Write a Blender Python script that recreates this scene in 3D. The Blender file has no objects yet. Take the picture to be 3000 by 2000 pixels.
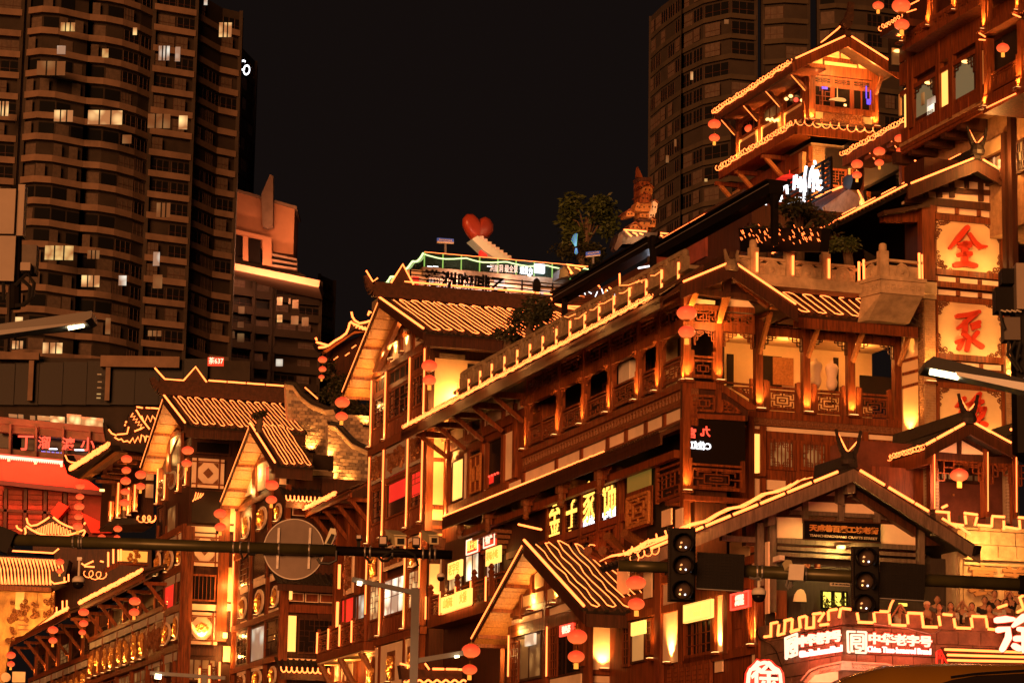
import bpy,bmesh,math,random
from mathutils import Vector,Matrix
random.seed(7)
SC = bpy.context.scene
COL = SC.collection
PI = math.pi
# ------------------------------------------------------------------ camera
F_PX = 8418.7                       # focal length in pixels of a 3000 px wide frame
PITCH,ROLL,YAW_U = 0.190544,0.016746,0.316838
CAM = Vector((0,0,1.6))
_h = Vector((0,1,0)); _r = Vector((1,0,0)); _z = Vector((0,0,1))
FW = _h*math.cos(PITCH) + _z*math.sin(PITCH)
_up = -_h*math.sin(PITCH) + _z*math.cos(PITCH)
RT = _r*math.cos(ROLL) + _up*math.sin(ROLL)
UPV = -_r*math.sin(ROLL) + _up*math.cos(ROLL)
cd = bpy.data.cameras.new('camera'); cam = bpy.data.objects.new('camera',cd); COL.objects.link(cam)
cd.sensor_width = 36; cd.lens = 36*F_PX/3000; cd.clip_start = 0.5; cd.clip_end = 4000
cam.matrix_world = Matrix(((RT.x,UPV.x,-FW.x,CAM.x),(RT.y,UPV.y,-FW.y,CAM.y),(RT.z,UPV.z,-FW.z,CAM.z),(0,0,0,1)))
SC.camera = cam
# ------------------------------------------------------------------ night sky, city glow, exposure
SC.view_settings.view_transform = 'Standard'; SC.view_settings.look = 'None'
SC.view_settings.exposure = 0.5; SC.view_settings.gamma = 1; SC.view_settings.use_curve_mapping = False
W = bpy.data.worlds.new('World'); SC.world = W; W.use_nodes = True
nt = W.node_tree; bg = nt.nodes['Background']; out = nt.nodes['World Output']
bg.inputs[0].default_value = (0.0046,0.0029,0.0025,1); bg.inputs[1].default_value = 1.0
sky = nt.nodes.new('ShaderNodeTexSky'); sky.sky_type = 'NISHITA'; sky.sun_disc = False
sky.sun_elevation = math.radians(-9); sky.sun_rotation = math.radians(200)
bg2 = nt.nodes.new('ShaderNodeBackground'); bg2.inputs[1].default_value = 0.002
add = nt.nodes.new('ShaderNodeAddShader')
nt.links.new(sky.outputs[0],bg2.inputs[0]); nt.links.new(bg.outputs[0],add.inputs[0]); nt.links.new(bg2.outputs[0],add.inputs[1])
nt.links.new(add.outputs[0],out.inputs[0])
sl = bpy.data.lights.new('city_glow','SUN'); sun = bpy.data.objects.new('city_glow',sl); COL.objects.link(sun)
sl.energy = 2.3; sl.color = (1.0,0.34,0.10); sl.angle = math.radians(24)
sun.rotation_euler = Vector((0.28,1.0,-0.10)).to_track_quat('-Z','Y').to_euler()
SC.cycles.use_denoising = True
SC.cycles.max_bounces = 5; SC.cycles.diffuse_bounces = 3; SC.cycles.glossy_bounces = 2; SC.cycles.transmission_bounces = 4
SC.cycles.sample_clamp_indirect = 4.0; SC.cycles.sample_clamp_direct = 0
SC.cycles.caustics_reflective = False; SC.cycles.caustics_refractive = False

# ------------------------------------------------------------------ pixel rays and planes
def ray(p):
    x = (p[0]-1500)/F_PX; y = -(p[1]-1000)/F_PX
    return FW + RT*x + UPV*y
def at_dist(p,y):                  # point on the pixel's ray at world depth y
    r = ray(p); return CAM + r*((y-CAM.y)/r.y)
U = Vector((-math.sin(YAW_U),math.cos(YAW_U),0))     # street direction, receding to the left
V = Vector((math.cos(YAW_U),math.sin(YAW_U),0))      # cross direction, receding to the right
def horiz(p,q):                    # horizontal direction of a line seen through two pixels
    n = ray(p).cross(ray(q)); d = n.cross(Vector((0,0,1))); d.normalize(); return d
class Plane:
    def __init__(s,P,d):
        s.P = P.copy(); s.d = d.normalized(); n = Vector((s.d.y,-s.d.x,0))
        if n.dot(CAM-P) < 0: n = -n
        s.n = n
    def at(s,p,off=0.0):
        r = ray(p); k = (s.P + s.n*off - CAM).dot(s.n)/r.dot(s.n); return CAM + r*k
    def sz(s,p,off=0.0):
        w = s.at(p,off); return ((w-s.P).dot(s.d),w.z)
    def s_(s,p,off=0.0): return s.sz(p,off)[0]
    def z_(s,p,off=0.0): return s.sz(p,off)[1]
    def pt(s,a,z,off=0.0):
        w = s.P + s.d*a + s.n*off; w.z = z; return w
    def shift(s,off): return Plane(s.P + s.n*off,s.d)
class Q:                            # coordinates read in an enlarged crop of the picture
    def __init__(s,x,y,k): s.x,s.y,s.k = x,y,k
    def __call__(s,x,y): return (s.x + x/s.k,s.y + y/s.k)
    def l(s,pts): return [s(*p) for p in pts]
T = {(i,j): Q(i*1000,(0,660,1330)[j],2.34) for i in range(3) for j in range(3)}
I = Q(0,0,1)

# ------------------------------------------------------------------ materials
MATS = {}
def mat(name,col,rough=.6,var=0.0,scale=3.0,stretch=(1,1,1),bump=0.0,emit=None,es=0.0,metal=0.0,spec=.4,col2=None):
    m = bpy.data.materials.new(name); m.use_nodes = True; n = m.node_tree; b = n.nodes['Principled BSDF']
    b.inputs['Base Color'].default_value = (*col,1); b.inputs['Roughness'].default_value = rough
    b.inputs['Metallic'].default_value = metal; b.inputs['Specular IOR Level'].default_value = spec
    if var or bump:
        tc = n.nodes.new('ShaderNodeTexCoord'); mp = n.nodes.new('ShaderNodeMapping'); mp.inputs['Scale'].default_value = stretch
        nz = n.nodes.new('ShaderNodeTexNoise'); nz.inputs['Scale'].default_value = scale; nz.inputs['Detail'].default_value = 6
        nz.inputs['Roughness'].default_value = .65
        n.links.new(tc.outputs['Object'],mp.inputs[0]); n.links.new(mp.outputs[0],nz.inputs['Vector'])
        if var:
            r = n.nodes.new('ShaderNodeValToRGB'); c2 = col2 or tuple(c*(1-var) for c in col); c3 = tuple(min(1,c*(1+var*.6)) for c in col)
            r.color_ramp.elements[0].position = .32; r.color_ramp.elements[1].position = .68
            r.color_ramp.elements[0].color = (*c2,1); r.color_ramp.elements[1].color = (*c3,1)
            n.links.new(nz.outputs[0],r.inputs[0]); n.links.new(r.outputs[0],b.inputs['Base Color'])
        if bump:
            bp = n.nodes.new('ShaderNodeBump'); bp.inputs['Strength'].default_value = bump; bp.inputs['Distance'].default_value = .03
            n.links.new(nz.outputs[0],bp.inputs['Height']); n.links.new(bp.outputs[0],b.inputs['Normal'])
    if emit:
        b.inputs['Emission Color'].default_value = (*emit,1); b.inputs['Emission Strength'].default_value = es
    MATS[name] = m; return m
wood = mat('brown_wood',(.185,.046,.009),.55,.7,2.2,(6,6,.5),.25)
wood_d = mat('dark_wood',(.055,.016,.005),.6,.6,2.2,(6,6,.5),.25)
wood_r = mat('red_wood',(.19,.048,.016),.5,.55,2.2,(5,5,.6),.2)
wood_g = mat('grey_timber',(.15,.11,.085),.65,.45,2.5,(4,4,.6),.3)
plank_m = mat('soffit_plank',(.40,.165,.045),.55,.4,3,(5,1,5),.15)
plaster = mat('white_plaster',(.84,.68,.52),.8,.16,.9,(1,1,1),.1)
plaster_y = mat('cream_plaster',(.80,.60,.34),.8,.14,.8,(1,1,1),.1)
stone = mat('carved_stone',(.22,.17,.11),.8,.3,5,(1,1,1),.4)
stone_w = mat('warm_stone',(.50,.38,.24),.85,.35,2.5,(1,1,1),.6)
brick_m = mat('grey_brick',(.30,.22,.15),.85,.4,3.5,(1,1,1),.5)
brick_o = mat('orange_brick',(.40,.24,.12),.85,.35,4,(1,1,1),.4)
mortar = mat('pale_mortar',(.42,.34,.24),.9,.2,6)
tile_m = mat('roof_tile',(.022,.017,.014),.6,.5,6,(1,1,1),.3)
tile_b = mat('brown_roof_tile',(.052,.022,.010),.65,.5,6,(1,1,1),.3)
black = mat('black_metal',(.007,.006,.0055),.5,.3,8,spec=.1)
gold = mat('gilded_carving',(.50,.25,.06),.45,.4,14,(1,1,1),.8)
carve = mat('carved_wood',(.20,.075,.026),.5,.5,18,(1,1,1),.9)
steel = mat('galvanised_steel',(.30,.29,.28),.45,.3,5,metal=.6)
grey_p = mat('grey_paint',(.26,.27,.29),.5,.15,4)
white_p = mat('white_plastic',(.72,.68,.60),.5,.1,4)
glass_d = mat('dark_glass',(.012,.009,.008),.22,spec=.1)
glass_b = mat('bluish_glass',(.009,.010,.011),.3,spec=.06)
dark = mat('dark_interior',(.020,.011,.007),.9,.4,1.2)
conc = mat('tower_concrete',(.20,.135,.098),.85,.3,.35,(1,1,1))
conc_d = mat('tower_wall',(.032,.024,.019),.85,.35,.4)
conc_r = mat('brown_tower_render',(.036,.028,.022),.9,.3,.3)
conc_rb = mat('pale_tower_band',(.058,.045,.030),.9,.3,.3)
def glow(name,col,s,base=(.05,.05,.05),room=0):
    m = mat(name,base,.6,emit=col,es=s)
    if room:                        # a lit room: lamps, furniture and curtains make it uneven
        n = m.node_tree; b = n.nodes['Principled BSDF']; tc = n.nodes.new('ShaderNodeTexCoord'); vo = n.nodes.new('ShaderNodeTexVoronoi'); vo.inputs['Scale'].default_value = room
        r = n.nodes.new('ShaderNodeValToRGB'); r.color_ramp.elements[0].color = (*[min(1,c*1.15) for c in col],1); r.color_ramp.elements[1].color = (*[c*.14 for c in col],1); r.color_ramp.elements[0].position = .1; r.color_ramp.elements[1].position = .62
        n.links.new(tc.outputs['Object'],vo.inputs['Vector']); n.links.new(vo.outputs['Distance'],r.inputs[0]); n.links.new(r.outputs[0],b.inputs['Emission Color'])
    return m
led = glow('warm_light_strip',(1.0,.150,.028),3.7)
led_s = glow('soft_light_strip',(1.0,.155,.028),3.0)
lamp_w = glow('warm_uplight',(1.0,.45,.12),3.0)
lit_panel = glow('backlit_panel',(1.0,.42,.085),1.3,(.6,.5,.3))
lit_room = glow('lit_room',(1.0,.60,.24),.9,(.5,.4,.3),1.6)
lit_white = glow('bright_room',(1.0,.80,.58),1.3,(.6,.6,.6),1.1)
lit_cool = glow('cool_room',(.72,.85,.72),.5,(.5,.5,.5),1.3)
lit_dim = glow('dim_room',(.75,.36,.10),.22,(.2,.15,.1),1.6)
neon_w = glow('white_neon',(.95,.95,1.0),1.8)
neon_r = glow('red_neon',(1.0,.06,.03),1.5)
neon_p = glow('pink_white_neon',(1.0,.52,.32),1.7)
neon_y = glow('yellow_neon',(1.0,.42,.06),2.0)
blue_l = glow('blue_light',(.05,.04,1.0),1.2)
green_l = glow('green_light',(.05,1.0,.15),1.0)
red_board = glow('red_board',(1.0,.06,.02),.55,(.4,.03,.02))
red_cloth = glow('red_curtain',(1.0,.035,.02),.45,(.5,.03,.02))
red_letter = mat('red_lacquer',(.62,.055,.025),.35)

# ------------------------------------------------------------------ objects
def thing(name,label,cat,loc=(0,0,0),group=None,kind=None):
    o = bpy.data.objects.new(name,None); COL.objects.link(o); o.location = loc; o.empty_display_size = .3
    o['label'] = label; o['category'] = cat
    if group: o['group'] = group
    o['kind'] = kind or 'thing'
    return o
def wloc(o):
    v = Vector((0,0,0))
    while o: v = v + Vector(o.location); o = o.parent
    return v
class MB:
    def __init__(s): s.v = []; s.f = []
    def add(s,vs,fs):
        k = len(s.v); s.v += [Vector(v) for v in vs]; s.f += [tuple(i+k for i in f) for f in fs]; return s
    def hull(s,front,back):       # two matching outlines joined to a solid
        n = len(front)
        s.add(list(front)+list(back),[tuple(range(n)),tuple(range(2*n-1,n-1,-1))] + [((i+1) % n,i,n+i,n+(i+1) % n) for i in range(n)]); return s
    def poly(s,pl,pts,off=0.0,th=.05):
        fr = [pl.at(p,off) for p in pts]; s.hull(fr,[q - pl.n*th for q in fr]); return s
    def quad(s,pts): s.add(pts,[tuple(range(len(pts)))]); return s
    def fbox(s,pl,s0,s1,z0,z1,d0,d1):
        fr = [pl.pt(s0,z0,d1),pl.pt(s1,z0,d1),pl.pt(s1,z1,d1),pl.pt(s0,z1,d1)]
        s.hull(fr,[q + pl.n*(d0-d1) for q in fr]); return s
    def bar(s,a,b,w,h=None,up=Vector((0,0,1))):
        h = h or w; a = Vector(a); b = Vector(b); d = b-a
        if d.length < 1e-6: return s
        d.normalize(); x = d.cross(up)
        if x.length < 1e-3: x = d.cross(Vector((1,0,0)))
        x.normalize(); y = x.cross(d); x *= w/2; y *= h/2
        s.hull([a-x-y,a+x-y,a+x+y,a-x+y],[b-x-y,b+x-y,b+x+y,b-x+y]); return s
    def tube(s,pts,r,n=5,closed=False):
        pts = [Vector(p) for p in pts]
        q = [pts[0]]
        for p in pts[1:]:
            if (p-q[-1]).length > 1e-4: q.append(p)
        pts = q; m = len(pts)
        if m < 2: return s
        vs = []; fs = []; ref = None
        for i,p in enumerate(pts):
            t = (pts[min(i+1,m-1)] - pts[max(i-1,0)])
            if t.length < 1e-9: t = pts[min(i+1,m-1)] - p
            if t.length < 1e-9: t = Vector((0,0,1))
            t.normalize()
            if ref is None:
                ref = t.cross(Vector((0,0,1)))
                if ref.length < .05: ref = t.cross(Vector((0,1,0)))
            ref = ref - t*ref.dot(t)
            if ref.length < 1e-6: ref = t.orthogonal()
            ref.normalize(); b = t.cross(ref)
            for k in range(n):
                a = 2*PI*k/n; vs.append(p + ref*(math.cos(a)*r) + b*(math.sin(a)*r))
        for i in range(m-1):
            for k in range(n): fs.append((i*n+k,i*n+(k+1) % n,(i+1)*n+(k+1) % n,(i+1)*n+k))
        fs.append(tuple(range(n-1,-1,-1))); fs.append(tuple((m-1)*n+k for k in range(n)))
        s.add(vs,fs); return s
    def lathe(s,c,prof,n=16,axis=Vector((0,0,1)),ripple=0.0):   # prof: (radius, height)
        c = Vector(c); a = axis.normalized(); x = a.orthogonal().normalized(); y = a.cross(x); m = len(prof); vs = []; fs = []
        for r,h in prof:
            for k in range(n):
                t = 2*PI*k/n; rr = r*(1 - (ripple if k % 2 else 0)); vs.append(c + a*h + x*(rr*math.cos(t)) + y*(rr*math.sin(t)))
        for i in range(m-1):
            for k in range(n): fs.append((i*n+k,i*n+(k+1) % n,(i+1)*n+(k+1) % n,(i+1)*n+k))
        fs.append(tuple(range(n-1,-1,-1))); fs.append(tuple((m-1)*n+k for k in range(n)))
        s.add(vs,fs); return s
    def ball(s,c,rx,ry,rz,n=10,m=7,M=None):
        c = Vector(c); vs = []; fs = []
        for i in range(m+1):
            p = PI*i/m
            for k in range(n):
                t = 2*PI*k/n; w = Vector((rx*math.sin(p)*math.cos(t),ry*math.sin(p)*math.sin(t),rz*math.cos(p)))
                vs.append(c + (M @ w if M else w))
        for i in range(m):
            for k in range(n): fs.append((i*n+k,(i+1)*n+k,(i+1)*n+(k+1) % n,i*n+(k+1) % n))
        s.add(vs,fs); return s
    def build(s,name,m,parent=None,kind=None,label=None,smooth=False,cat=None):
        me = bpy.data.meshes.new(name); o0 = wloc(parent) if parent else Vector((0,0,0))
        me.from_pydata([tuple(v-o0) for v in s.v],[],s.f); me.update()
        ms = m if isinstance(m,(list,tuple)) else [m]
        for x in ms: me.materials.append(x)
        if smooth:
            for p in me.polygons: p.use_smooth = True
        o = bpy.data.objects.new(name,me); COL.objects.link(o)
        if parent: o.parent = parent
        if kind: o['kind'] = kind
        if label: o['label'] = label
        if cat: o['category'] = cat
        bm = bmesh.new(); bm.from_mesh(me); bmesh.ops.recalc_face_normals(bm,faces=bm.faces[:]); bm.to_mesh(me); bm.free()
        return o
def slab(name,pl,pts,off,th,m,par,**k): return MB().poly(pl,pts,off,th).build(name,m,par,**k)
def box(name,pl,s0,s1,z0,z1,d0,d1,m,par,**k): return MB().fbox(pl,s0,s1,z0,z1,d0,d1).build(name,m,par,**k)
def bpts(a,b,w):                  # outline of a beam between two pixels, w wide across its shorter way
    if abs(b[1]-a[1]) > abs(b[0]-a[0]): return [(a[0]-w/2,a[1]),(a[0]+w/2,a[1]),(b[0]+w/2,b[1]),(b[0]-w/2,b[1])]
    return [(a[0],a[1]-w/2),(b[0],b[1]-w/2),(b[0],b[1]+w/2),(a[0],a[1]+w/2)]
def beam(name,pl,a,b,w,off,th,m,par,**k): return slab(name,pl,bpts(a,b,w),off,th,m,par,**k)
def strip(pl,pts,off,par,r=.032,m=None,name='light_strip',n=5):
    return MB().tube([pl.at(p,off) for p in pts],r,n).build(name,m or led,par)
def strip3(pts,par,r=.032,m=None,name='light_strip',n=5): return MB().tube(pts,r,n).build(name,m or led,par)
def coil(a,b,par,rad=.085,pitch=.15,r=.015,m=None,sag=0,seed=0,name='coiled_light_strip',ax=None,gap=0.0):
    rnd = random.Random(seed); a = Vector(a); b = Vector(b); d = b-a; L = d.length; d.normalize()
    x = ax or (UPV - d*UPV.dot(d)).normalized(); y = d.cross(x); n = max(3,int(L/pitch)); pts = []
    for i in range(n):
        rr = rad*.78*rnd.uniform(.75,1.25); ph = rnd.uniform(-.4,.4); dz = rnd.uniform(-.03,.03)
        for k in range(9):
            t = k/9; an = 2*PI*t + ph*math.sin(PI*t)
            pts.append(a + d*((i+t)*L/n - math.sin(an)*rr*.9) + x*(rr*math.cos(an) + dz) + y*(rr*.5*math.sin(an)))
    return MB().tube(pts,r*.72,4).build(name,m or led,par)
def lattice(name,q,m,par,rnd=0,style=0,r=.022,n=(6,4),frame=True,**kw):
    # fretwork between four 3-D corners (tl, tr, br, bl)
    tl,tr,br,bl = [Vector(p) for p in q]; rn = random.Random(rnd); mb = MB()
    nrm = (tr-tl).cross(bl-tl).normalized()
    if nrm.dot(CAM-tl) < 0: nrm = -nrm
    def P(u,v): return tl*((1-u)*(1-v)) + tr*(u*(1-v)) + br*(u*v) + bl*((1-u)*v)
    def B(u0,v0,u1,v1,w=r): mb.bar(P(u0,v0),P(u1,v1),w,w*1.2,nrm)
    if frame:
        for a in ((0,0,1,0),(1,0,1,1),(1,1,0,1),(0,1,0,0)): B(*a,w=r*1.8)
    if style == 0:                  # nested keys
        B(.25,.25,.75,.25); B(.25,.75,.75,.75); B(.25,.25,.25,.75); B(.75,.25,.75,.75); B(0,.5,.25,.5); B(.75,.5,1,.5)
        B(.5,0,.5,.25); B(.5,.75,.5,1); B(.12,.12,.4,.12); B(.12,.12,.12,.38); B(.6,.12,.88,.12); B(.88,.12,.88,.38)
        B(.12,.88,.4,.88); B(.12,.62,.12,.88); B(.6,.88,.88,.88); B(.88,.62,.88,.88); B(.38,.42,.62,.42); B(.38,.58,.62,.58); B(.38,.42,.38,.58); B(.62,.42,.62,.58)
        B(.25,0,.25,.12); B(.75,0,.75,.12); B(.25,.88,.25,1); B(.75,.88,.75,1)
    elif style == 1:                # ice-ray of staggered bars
        nu,nv = n
        for j in range(1,nv): 
            for i in range(nu):
                if rn.random() < .75: B(i/nu,j/nv,(i+1)/nu,j/nv)
        for i in range(1,nu):
            for j in range(nv):
                if rn.random() < .75: B(i/nu,j/nv,i/nu,(j+1)/nv)
    elif style == 2:                # plain grid
        nu,nv = n
        for i in range(1,nu): B(i/nu,0,i/nu,1)
        for j in range(1,nv): B(0,j/nv,1,j/nv)
    elif style == 3:                # ring of rectangles
        B(.2,.3,.8,.3); B(.2,.7,.8,.7); B(.2,.3,.2,.7); B(.8,.3,.8,.7); B(.5,0,.5,.3); B(.5,.7,.5,1); B(0,.5,.2,.5); B(.8,.5,1,.5); B(.35,.3,.35,.7); B(.65,.3,.65,.7)
    return mb.build(name,m,par,**kw)
def corner_fret(name,P,ux,uz,w,h,m,par,r=.022):   # stepped bracket under a lintel: P corner point, ux along, uz down
    mb = MB(); nrm = ux.cross(uz).normalized()
    def B(a,b,c,d): mb.bar(P+ux*(a*w)+uz*(b*h),P+ux*(c*w)+uz*(d*h),r,r,nrm)
    for a in ((0,.02,1,.02),(.02,0,.02,1),(0,.98,.18,.98),(.18,.98,.18,.62),(.02,.62,.4,.62),(.4,.62,.4,.34),(.18,.34,.72,.34),(.72,.34,.72,.16),(.4,.16,1,.16),(1,.16,1,.02),(.4,.02,.4,.34),(.18,.02,.18,.62),(.72,.02,.72,.2)): B(*a)
    return mb.build(name,m,par)
def lamp(loc,energy,par=None,kind='POINT',col=(1,.37,.075),r=.06,spot=None,aim=None):
    l = bpy.data.lights.new('lamp_light',kind); l.energy = energy*6.2; l.color = col
    if hasattr(l,'shadow_soft_size'): l.shadow_soft_size = r
    o = bpy.data.objects.new('lamp_light',l); COL.objects.link(o)
    if par: o.parent = par; o.location = Vector(loc) - wloc(par)
    else: o.location = loc
    if kind == 'SPOT': l.spot_size = math.radians(spot or 60); l.spot_blend = .9
    if aim is not None: o.rotation_euler = Vector(aim).to_track_quat('-Z','Y').to_euler()
    return o
UP = Vector((0,0,1))
def uplight(P,n,par,energy=14,fix=True,w=.16,spread=75,tilt=.32):   # small fixture at a column's foot that washes it upwards
    if fix:
        x = Vector((-n.y,n.x,0)); mb = MB(); P = Vector(P)
        mb.hull([P-x*w+n*.02,P+x*w+n*.02,P+x*w+n*.22,P-x*w+n*.22],[q+Vector((0,0,-.07)) for q in (P-x*w+n*.02,P+x*w+n*.02,P+x*w+n*.22,P-x*w+n*.22)])
        f = mb.build('uplight',wood,par)
        MB().hull([P-x*w*.8+n*.05+UP*.004,P+x*w*.8+n*.05+UP*.004,P+x*w*.8+n*.19+UP*.004,P-x*w*.8+n*.19+UP*.004],[q+UP*.02 for q in (P-x*w*.8+n*.05,P+x*w*.8+n*.05,P+x*w*.8+n*.19,P-x*w*.8+n*.19)]).build('lens',lamp_w,f)
    lamp(Vector(P)+n*.16+UP*.06,energy*1.5,par,'SPOT',spot=spread,aim=UP - n*tilt,r=.05)
def roof_slope(name,a,b,c,d,par,m=None,pitch=.30,r=.075,thick=.12,label=None):
    # ridge a->b, eave d->c : one tiled slope with raised tile rows, joined as one part
    a,b,c,d = map(Vector,(a,b,c,d)); mb = MB(); L = max((b-a).length,(c-d).length); nrm = (b-a).cross(d-a).normalized()
    if nrm.z < 0: nrm = -nrm
    mb.hull([a,b,c,d],[p - nrm*thick for p in (a,b,c,d)])
    o = mb.build(name,m or tile_m,par,label=label)
    n = max(2,int(L/pitch)); mt = MB()
    for i in range(n+1):
        t = i/n; p = a.lerp(b,t) + nrm*.01; q = d.lerp(c,t) + nrm*.01; mt.tube([p,q],r,6)
    mt.build('tile_row',m or tile_m,o,kind='stuff')
    return o,nrm
def squiggle(a,b,c,d,nrm,par,n,seed=0,r=.02,t0=.03,t1=.97,m=None,wob=.03,skip=()):
    # a light hose run up and down a slope between the tile rows
    rn = random.Random(seed); a,b,c,d = map(Vector,(a,b,c,d)); pts = []; objs = []; r *= .72; wob *= .45
    def P(u,v): return a.lerp(b,u).lerp(d.lerp(c,u),v) + nrm*.12
    for i in range(n):
        u0 = (i+.25)/n; u1 = (i+.75)/n; vb = t1 - rn.random()*.05; va = t0 + rn.random()*.06
        k = []
        for j in range(9): v = va + (vb-va)*j/8; k.append(P(u0 + rn.uniform(-wob,wob)/n,v))
        k.append(P((u0+u1)/2,vb+.025))
        for j in range(9): v = vb - (vb-va)*j/8; k.append(P(u1 + rn.uniform(-wob,wob)/n,v))
        k.append(P(u1+.13/n,va-.03)); k.append(P(u1+.3/n,va-.03))
        if i in skip:
            objs.append(pts); pts = []
            continue
        pts += k
    objs.append(pts); mb = MB()
    for p in objs:
        if len(p) > 2: mb.tube(p,r,4)
    return mb.build('looped_light_strip',m or led,par)
def text(body,P,xd,yd,size,m,par,name='lettering',ext=.02,bold=.0,align='CENTER',shear=0,sx=1.0,kind=None,label=None,off=0.0):
    c = bpy.data.curves.new(name,'FONT'); c.body = body; c.size = size; c.extrude = ext; c.offset = bold; c.align_x = align; c.align_y = 'CENTER'; c.shear = shear
    c.resolution_u = 3
    o = bpy.data.objects.new(name,c); COL.objects.link(o); o.data.materials.append(m)
    xd = Vector(xd).normalized(); yd = Vector(yd).normalized(); zd = xd.cross(yd)
    M = Matrix(((xd.x*sx,yd.x,zd.x,P[0]),(xd.y*sx,yd.y,zd.y,P[1]),(xd.z*sx,yd.z,zd.z,P[2]),(0,0,0,1)))
    me = bpy.data.meshes.new_from_object(o); bpy.data.objects.remove(o)
    me.transform(M); o0 = wloc(par) if par else Vector((0,0,0)); me.transform(Matrix.Translation(-o0))
    o = bpy.data.objects.new(name,me); COL.objects.link(o)
    if not me.materials: me.materials.append(m)
    if par: o.parent = par
    if kind: o['kind'] = kind
    if label: o['label'] = label
    return o
def text_px(pl,body,p,q,hpx,m,par,off=.1,**k):
    # lettering on a plane: centred between two pixels, hpx tall there
    c = ((p[0]+q[0])/2,(p[1]+q[1])/2); P = pl.at(c,off); h = (pl.at((c[0],c[1]-hpx/2),off) - pl.at((c[0],c[1]+hpx/2),off)).length
    xd = pl.at(q,off) - pl.at(p,off); n = len(body.split('\n')[0])
    o = text(body,(0,0,0),Vector((1,0,0)),Vector((0,0,1)),1.0,m,None,ext=0,**{kk: v for kk,v in k.items() if kk in ('bold',)})
    xs = [v.co.x for v in o.data.vertices]; zs = [v.co.z for v in o.data.vertices]; w0 = max(xs)-min(xs); h0 = max(zs)-min(zs)
    bpy.data.objects.remove(o)
    sz = h/h0; k.setdefault('ext',.02)
    return text(body,P,xd,UP,sz,m,par,sx=(xd.length)/(w0*sz),**k)

# ------------------------------------------------------------------ facade pieces
def SZ(pl,tl,br,off=0.0):        # facade coordinates of a rectangle seen between two pixels
    a = pl.sz(tl,off); b = pl.sz(br,off); return a[0],b[0],b[1],a[1]
def rect(name,pl,tl,br,off,th,m,par,**k):
    s0,s1,z0,z1 = SZ(pl,tl,br,off); return box(name,pl,s0,s1,z0,z1,off-th,off,m,par,**k)
def railing(pl,s0,s1,z0,z1,off,par,m=None,style=1,seed=0,n=(7,4),posts=True,r=.026):
    m = m or wood; mb = MB(); t = .07; h = z1-z0
    if s0 > s1: s0,s1 = s1,s0
    mb.fbox(pl,s0,s1,z1-t,z1,off-.09,off+.02); mb.fbox(pl,s0,s1,z0,z0+t*.8,off-.07,off); mb.fbox(pl,s0,s1,z1-h*.2,z1-h*.2+t*.5,off-.06,off-.01)
    if posts:
        for s in (s0,s1): mb.fbox(pl,s-.055,s+.055,z0-.03,z1+.16,off-.10,off+.025)
    o = mb.build('railing',m,par)
    q = [pl.pt(s0+.06,z1-h*.22,off-.03),pl.pt(s1-.06,z1-h*.22,off-.03),pl.pt(s1-.06,z0+t,off-.03),pl.pt(s0+.06,z0+t,off-.03)]
    lattice('fretwork',q,m,o,seed,style,r,n)
    return o
def window(pl,s0,s1,z0,z1,off,par,glass,m=None,style=None,seed=0,n=(3,4),fw=.09,r=.022,label=None,mull=1,depth=.12):
    m = m or wood; mb = MB()
    if s0 > s1: s0,s1 = s1,s0
    for a in ((s0,s0+fw,z0,z1),(s1-fw,s1,z0,z1),(s0+fw,s1-fw,z0,z0+fw),(s0+fw,s1-fw,z1-fw,z1)): mb.fbox(pl,*a,off-depth,off)
    for i in range(1,mull): x = s0+(s1-s0)*i/mull; mb.fbox(pl,x-fw*.35,x+fw*.35,z0+fw,z1-fw,off-depth,off-.02)
    o = mb.build('window',m,par,label=label)
    MB().fbox(pl,s0+fw*.9,s1-fw*.9,z0+fw*.9,z1-fw*.9,off-depth,off-.045).build('pane',glass,o)
    if style is not None:
        q = [pl.pt(s0+fw,z1-fw,off-.02),pl.pt(s1-fw,z1-fw,off-.02),pl.pt(s1-fw,z0+fw,off-.02),pl.pt(s0+fw,z0+fw,off-.02)]
        lattice('fretwork',q,m,o,seed,style,r,n,frame=False)
    return o
def win_px(pl,tl,br,off,par,glass,**k):
    s0,s1,z0,z1 = SZ(pl,tl,br,off); return window(pl,s0,s1,z0,z1,off,par,glass,**k)
def column(pl,s,z0,z1,off,par,w=.24,m=None,d=None):
    return MB().fbox(pl,s-w/2,s+w/2,z0,z1,off-(d or w),off).build('column',m or wood,par)
def strut(a,b,par,w=.16,m=None,name='bracket'):   # slanting eave strut with its short arm
    a = Vector(a); b = Vector(b); mb = MB().bar(a,b,w,w*1.1); h = Vector((a.x,a.y,b.z)); mb.bar(h - (b-h)*.05,b + (b-h)*.12,w*.9,w*.9)
    return mb.build(name,m or wood,par)
def planks(name,a,b,c,d,n,m,par,th=.05,gap=.06,label=None):  # boards lying side by side between edge a->b and edge d->c
    a,b,c,d = map(Vector,(a,b,c,d)); nr = (b-a).cross(d-a).normalized()*th; out = []
    for i in range(n):
        u0 = (i+gap/2)/n; u1 = (i+1-gap/2)/n; q = [a.lerp(b,u0),a.lerp(b,u1),d.lerp(c,u1),d.lerp(c,u0)]
        o = MB(); o.hull(q,[p+nr for p in q]); out.append(o.build(name,m,par))
    return out

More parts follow.
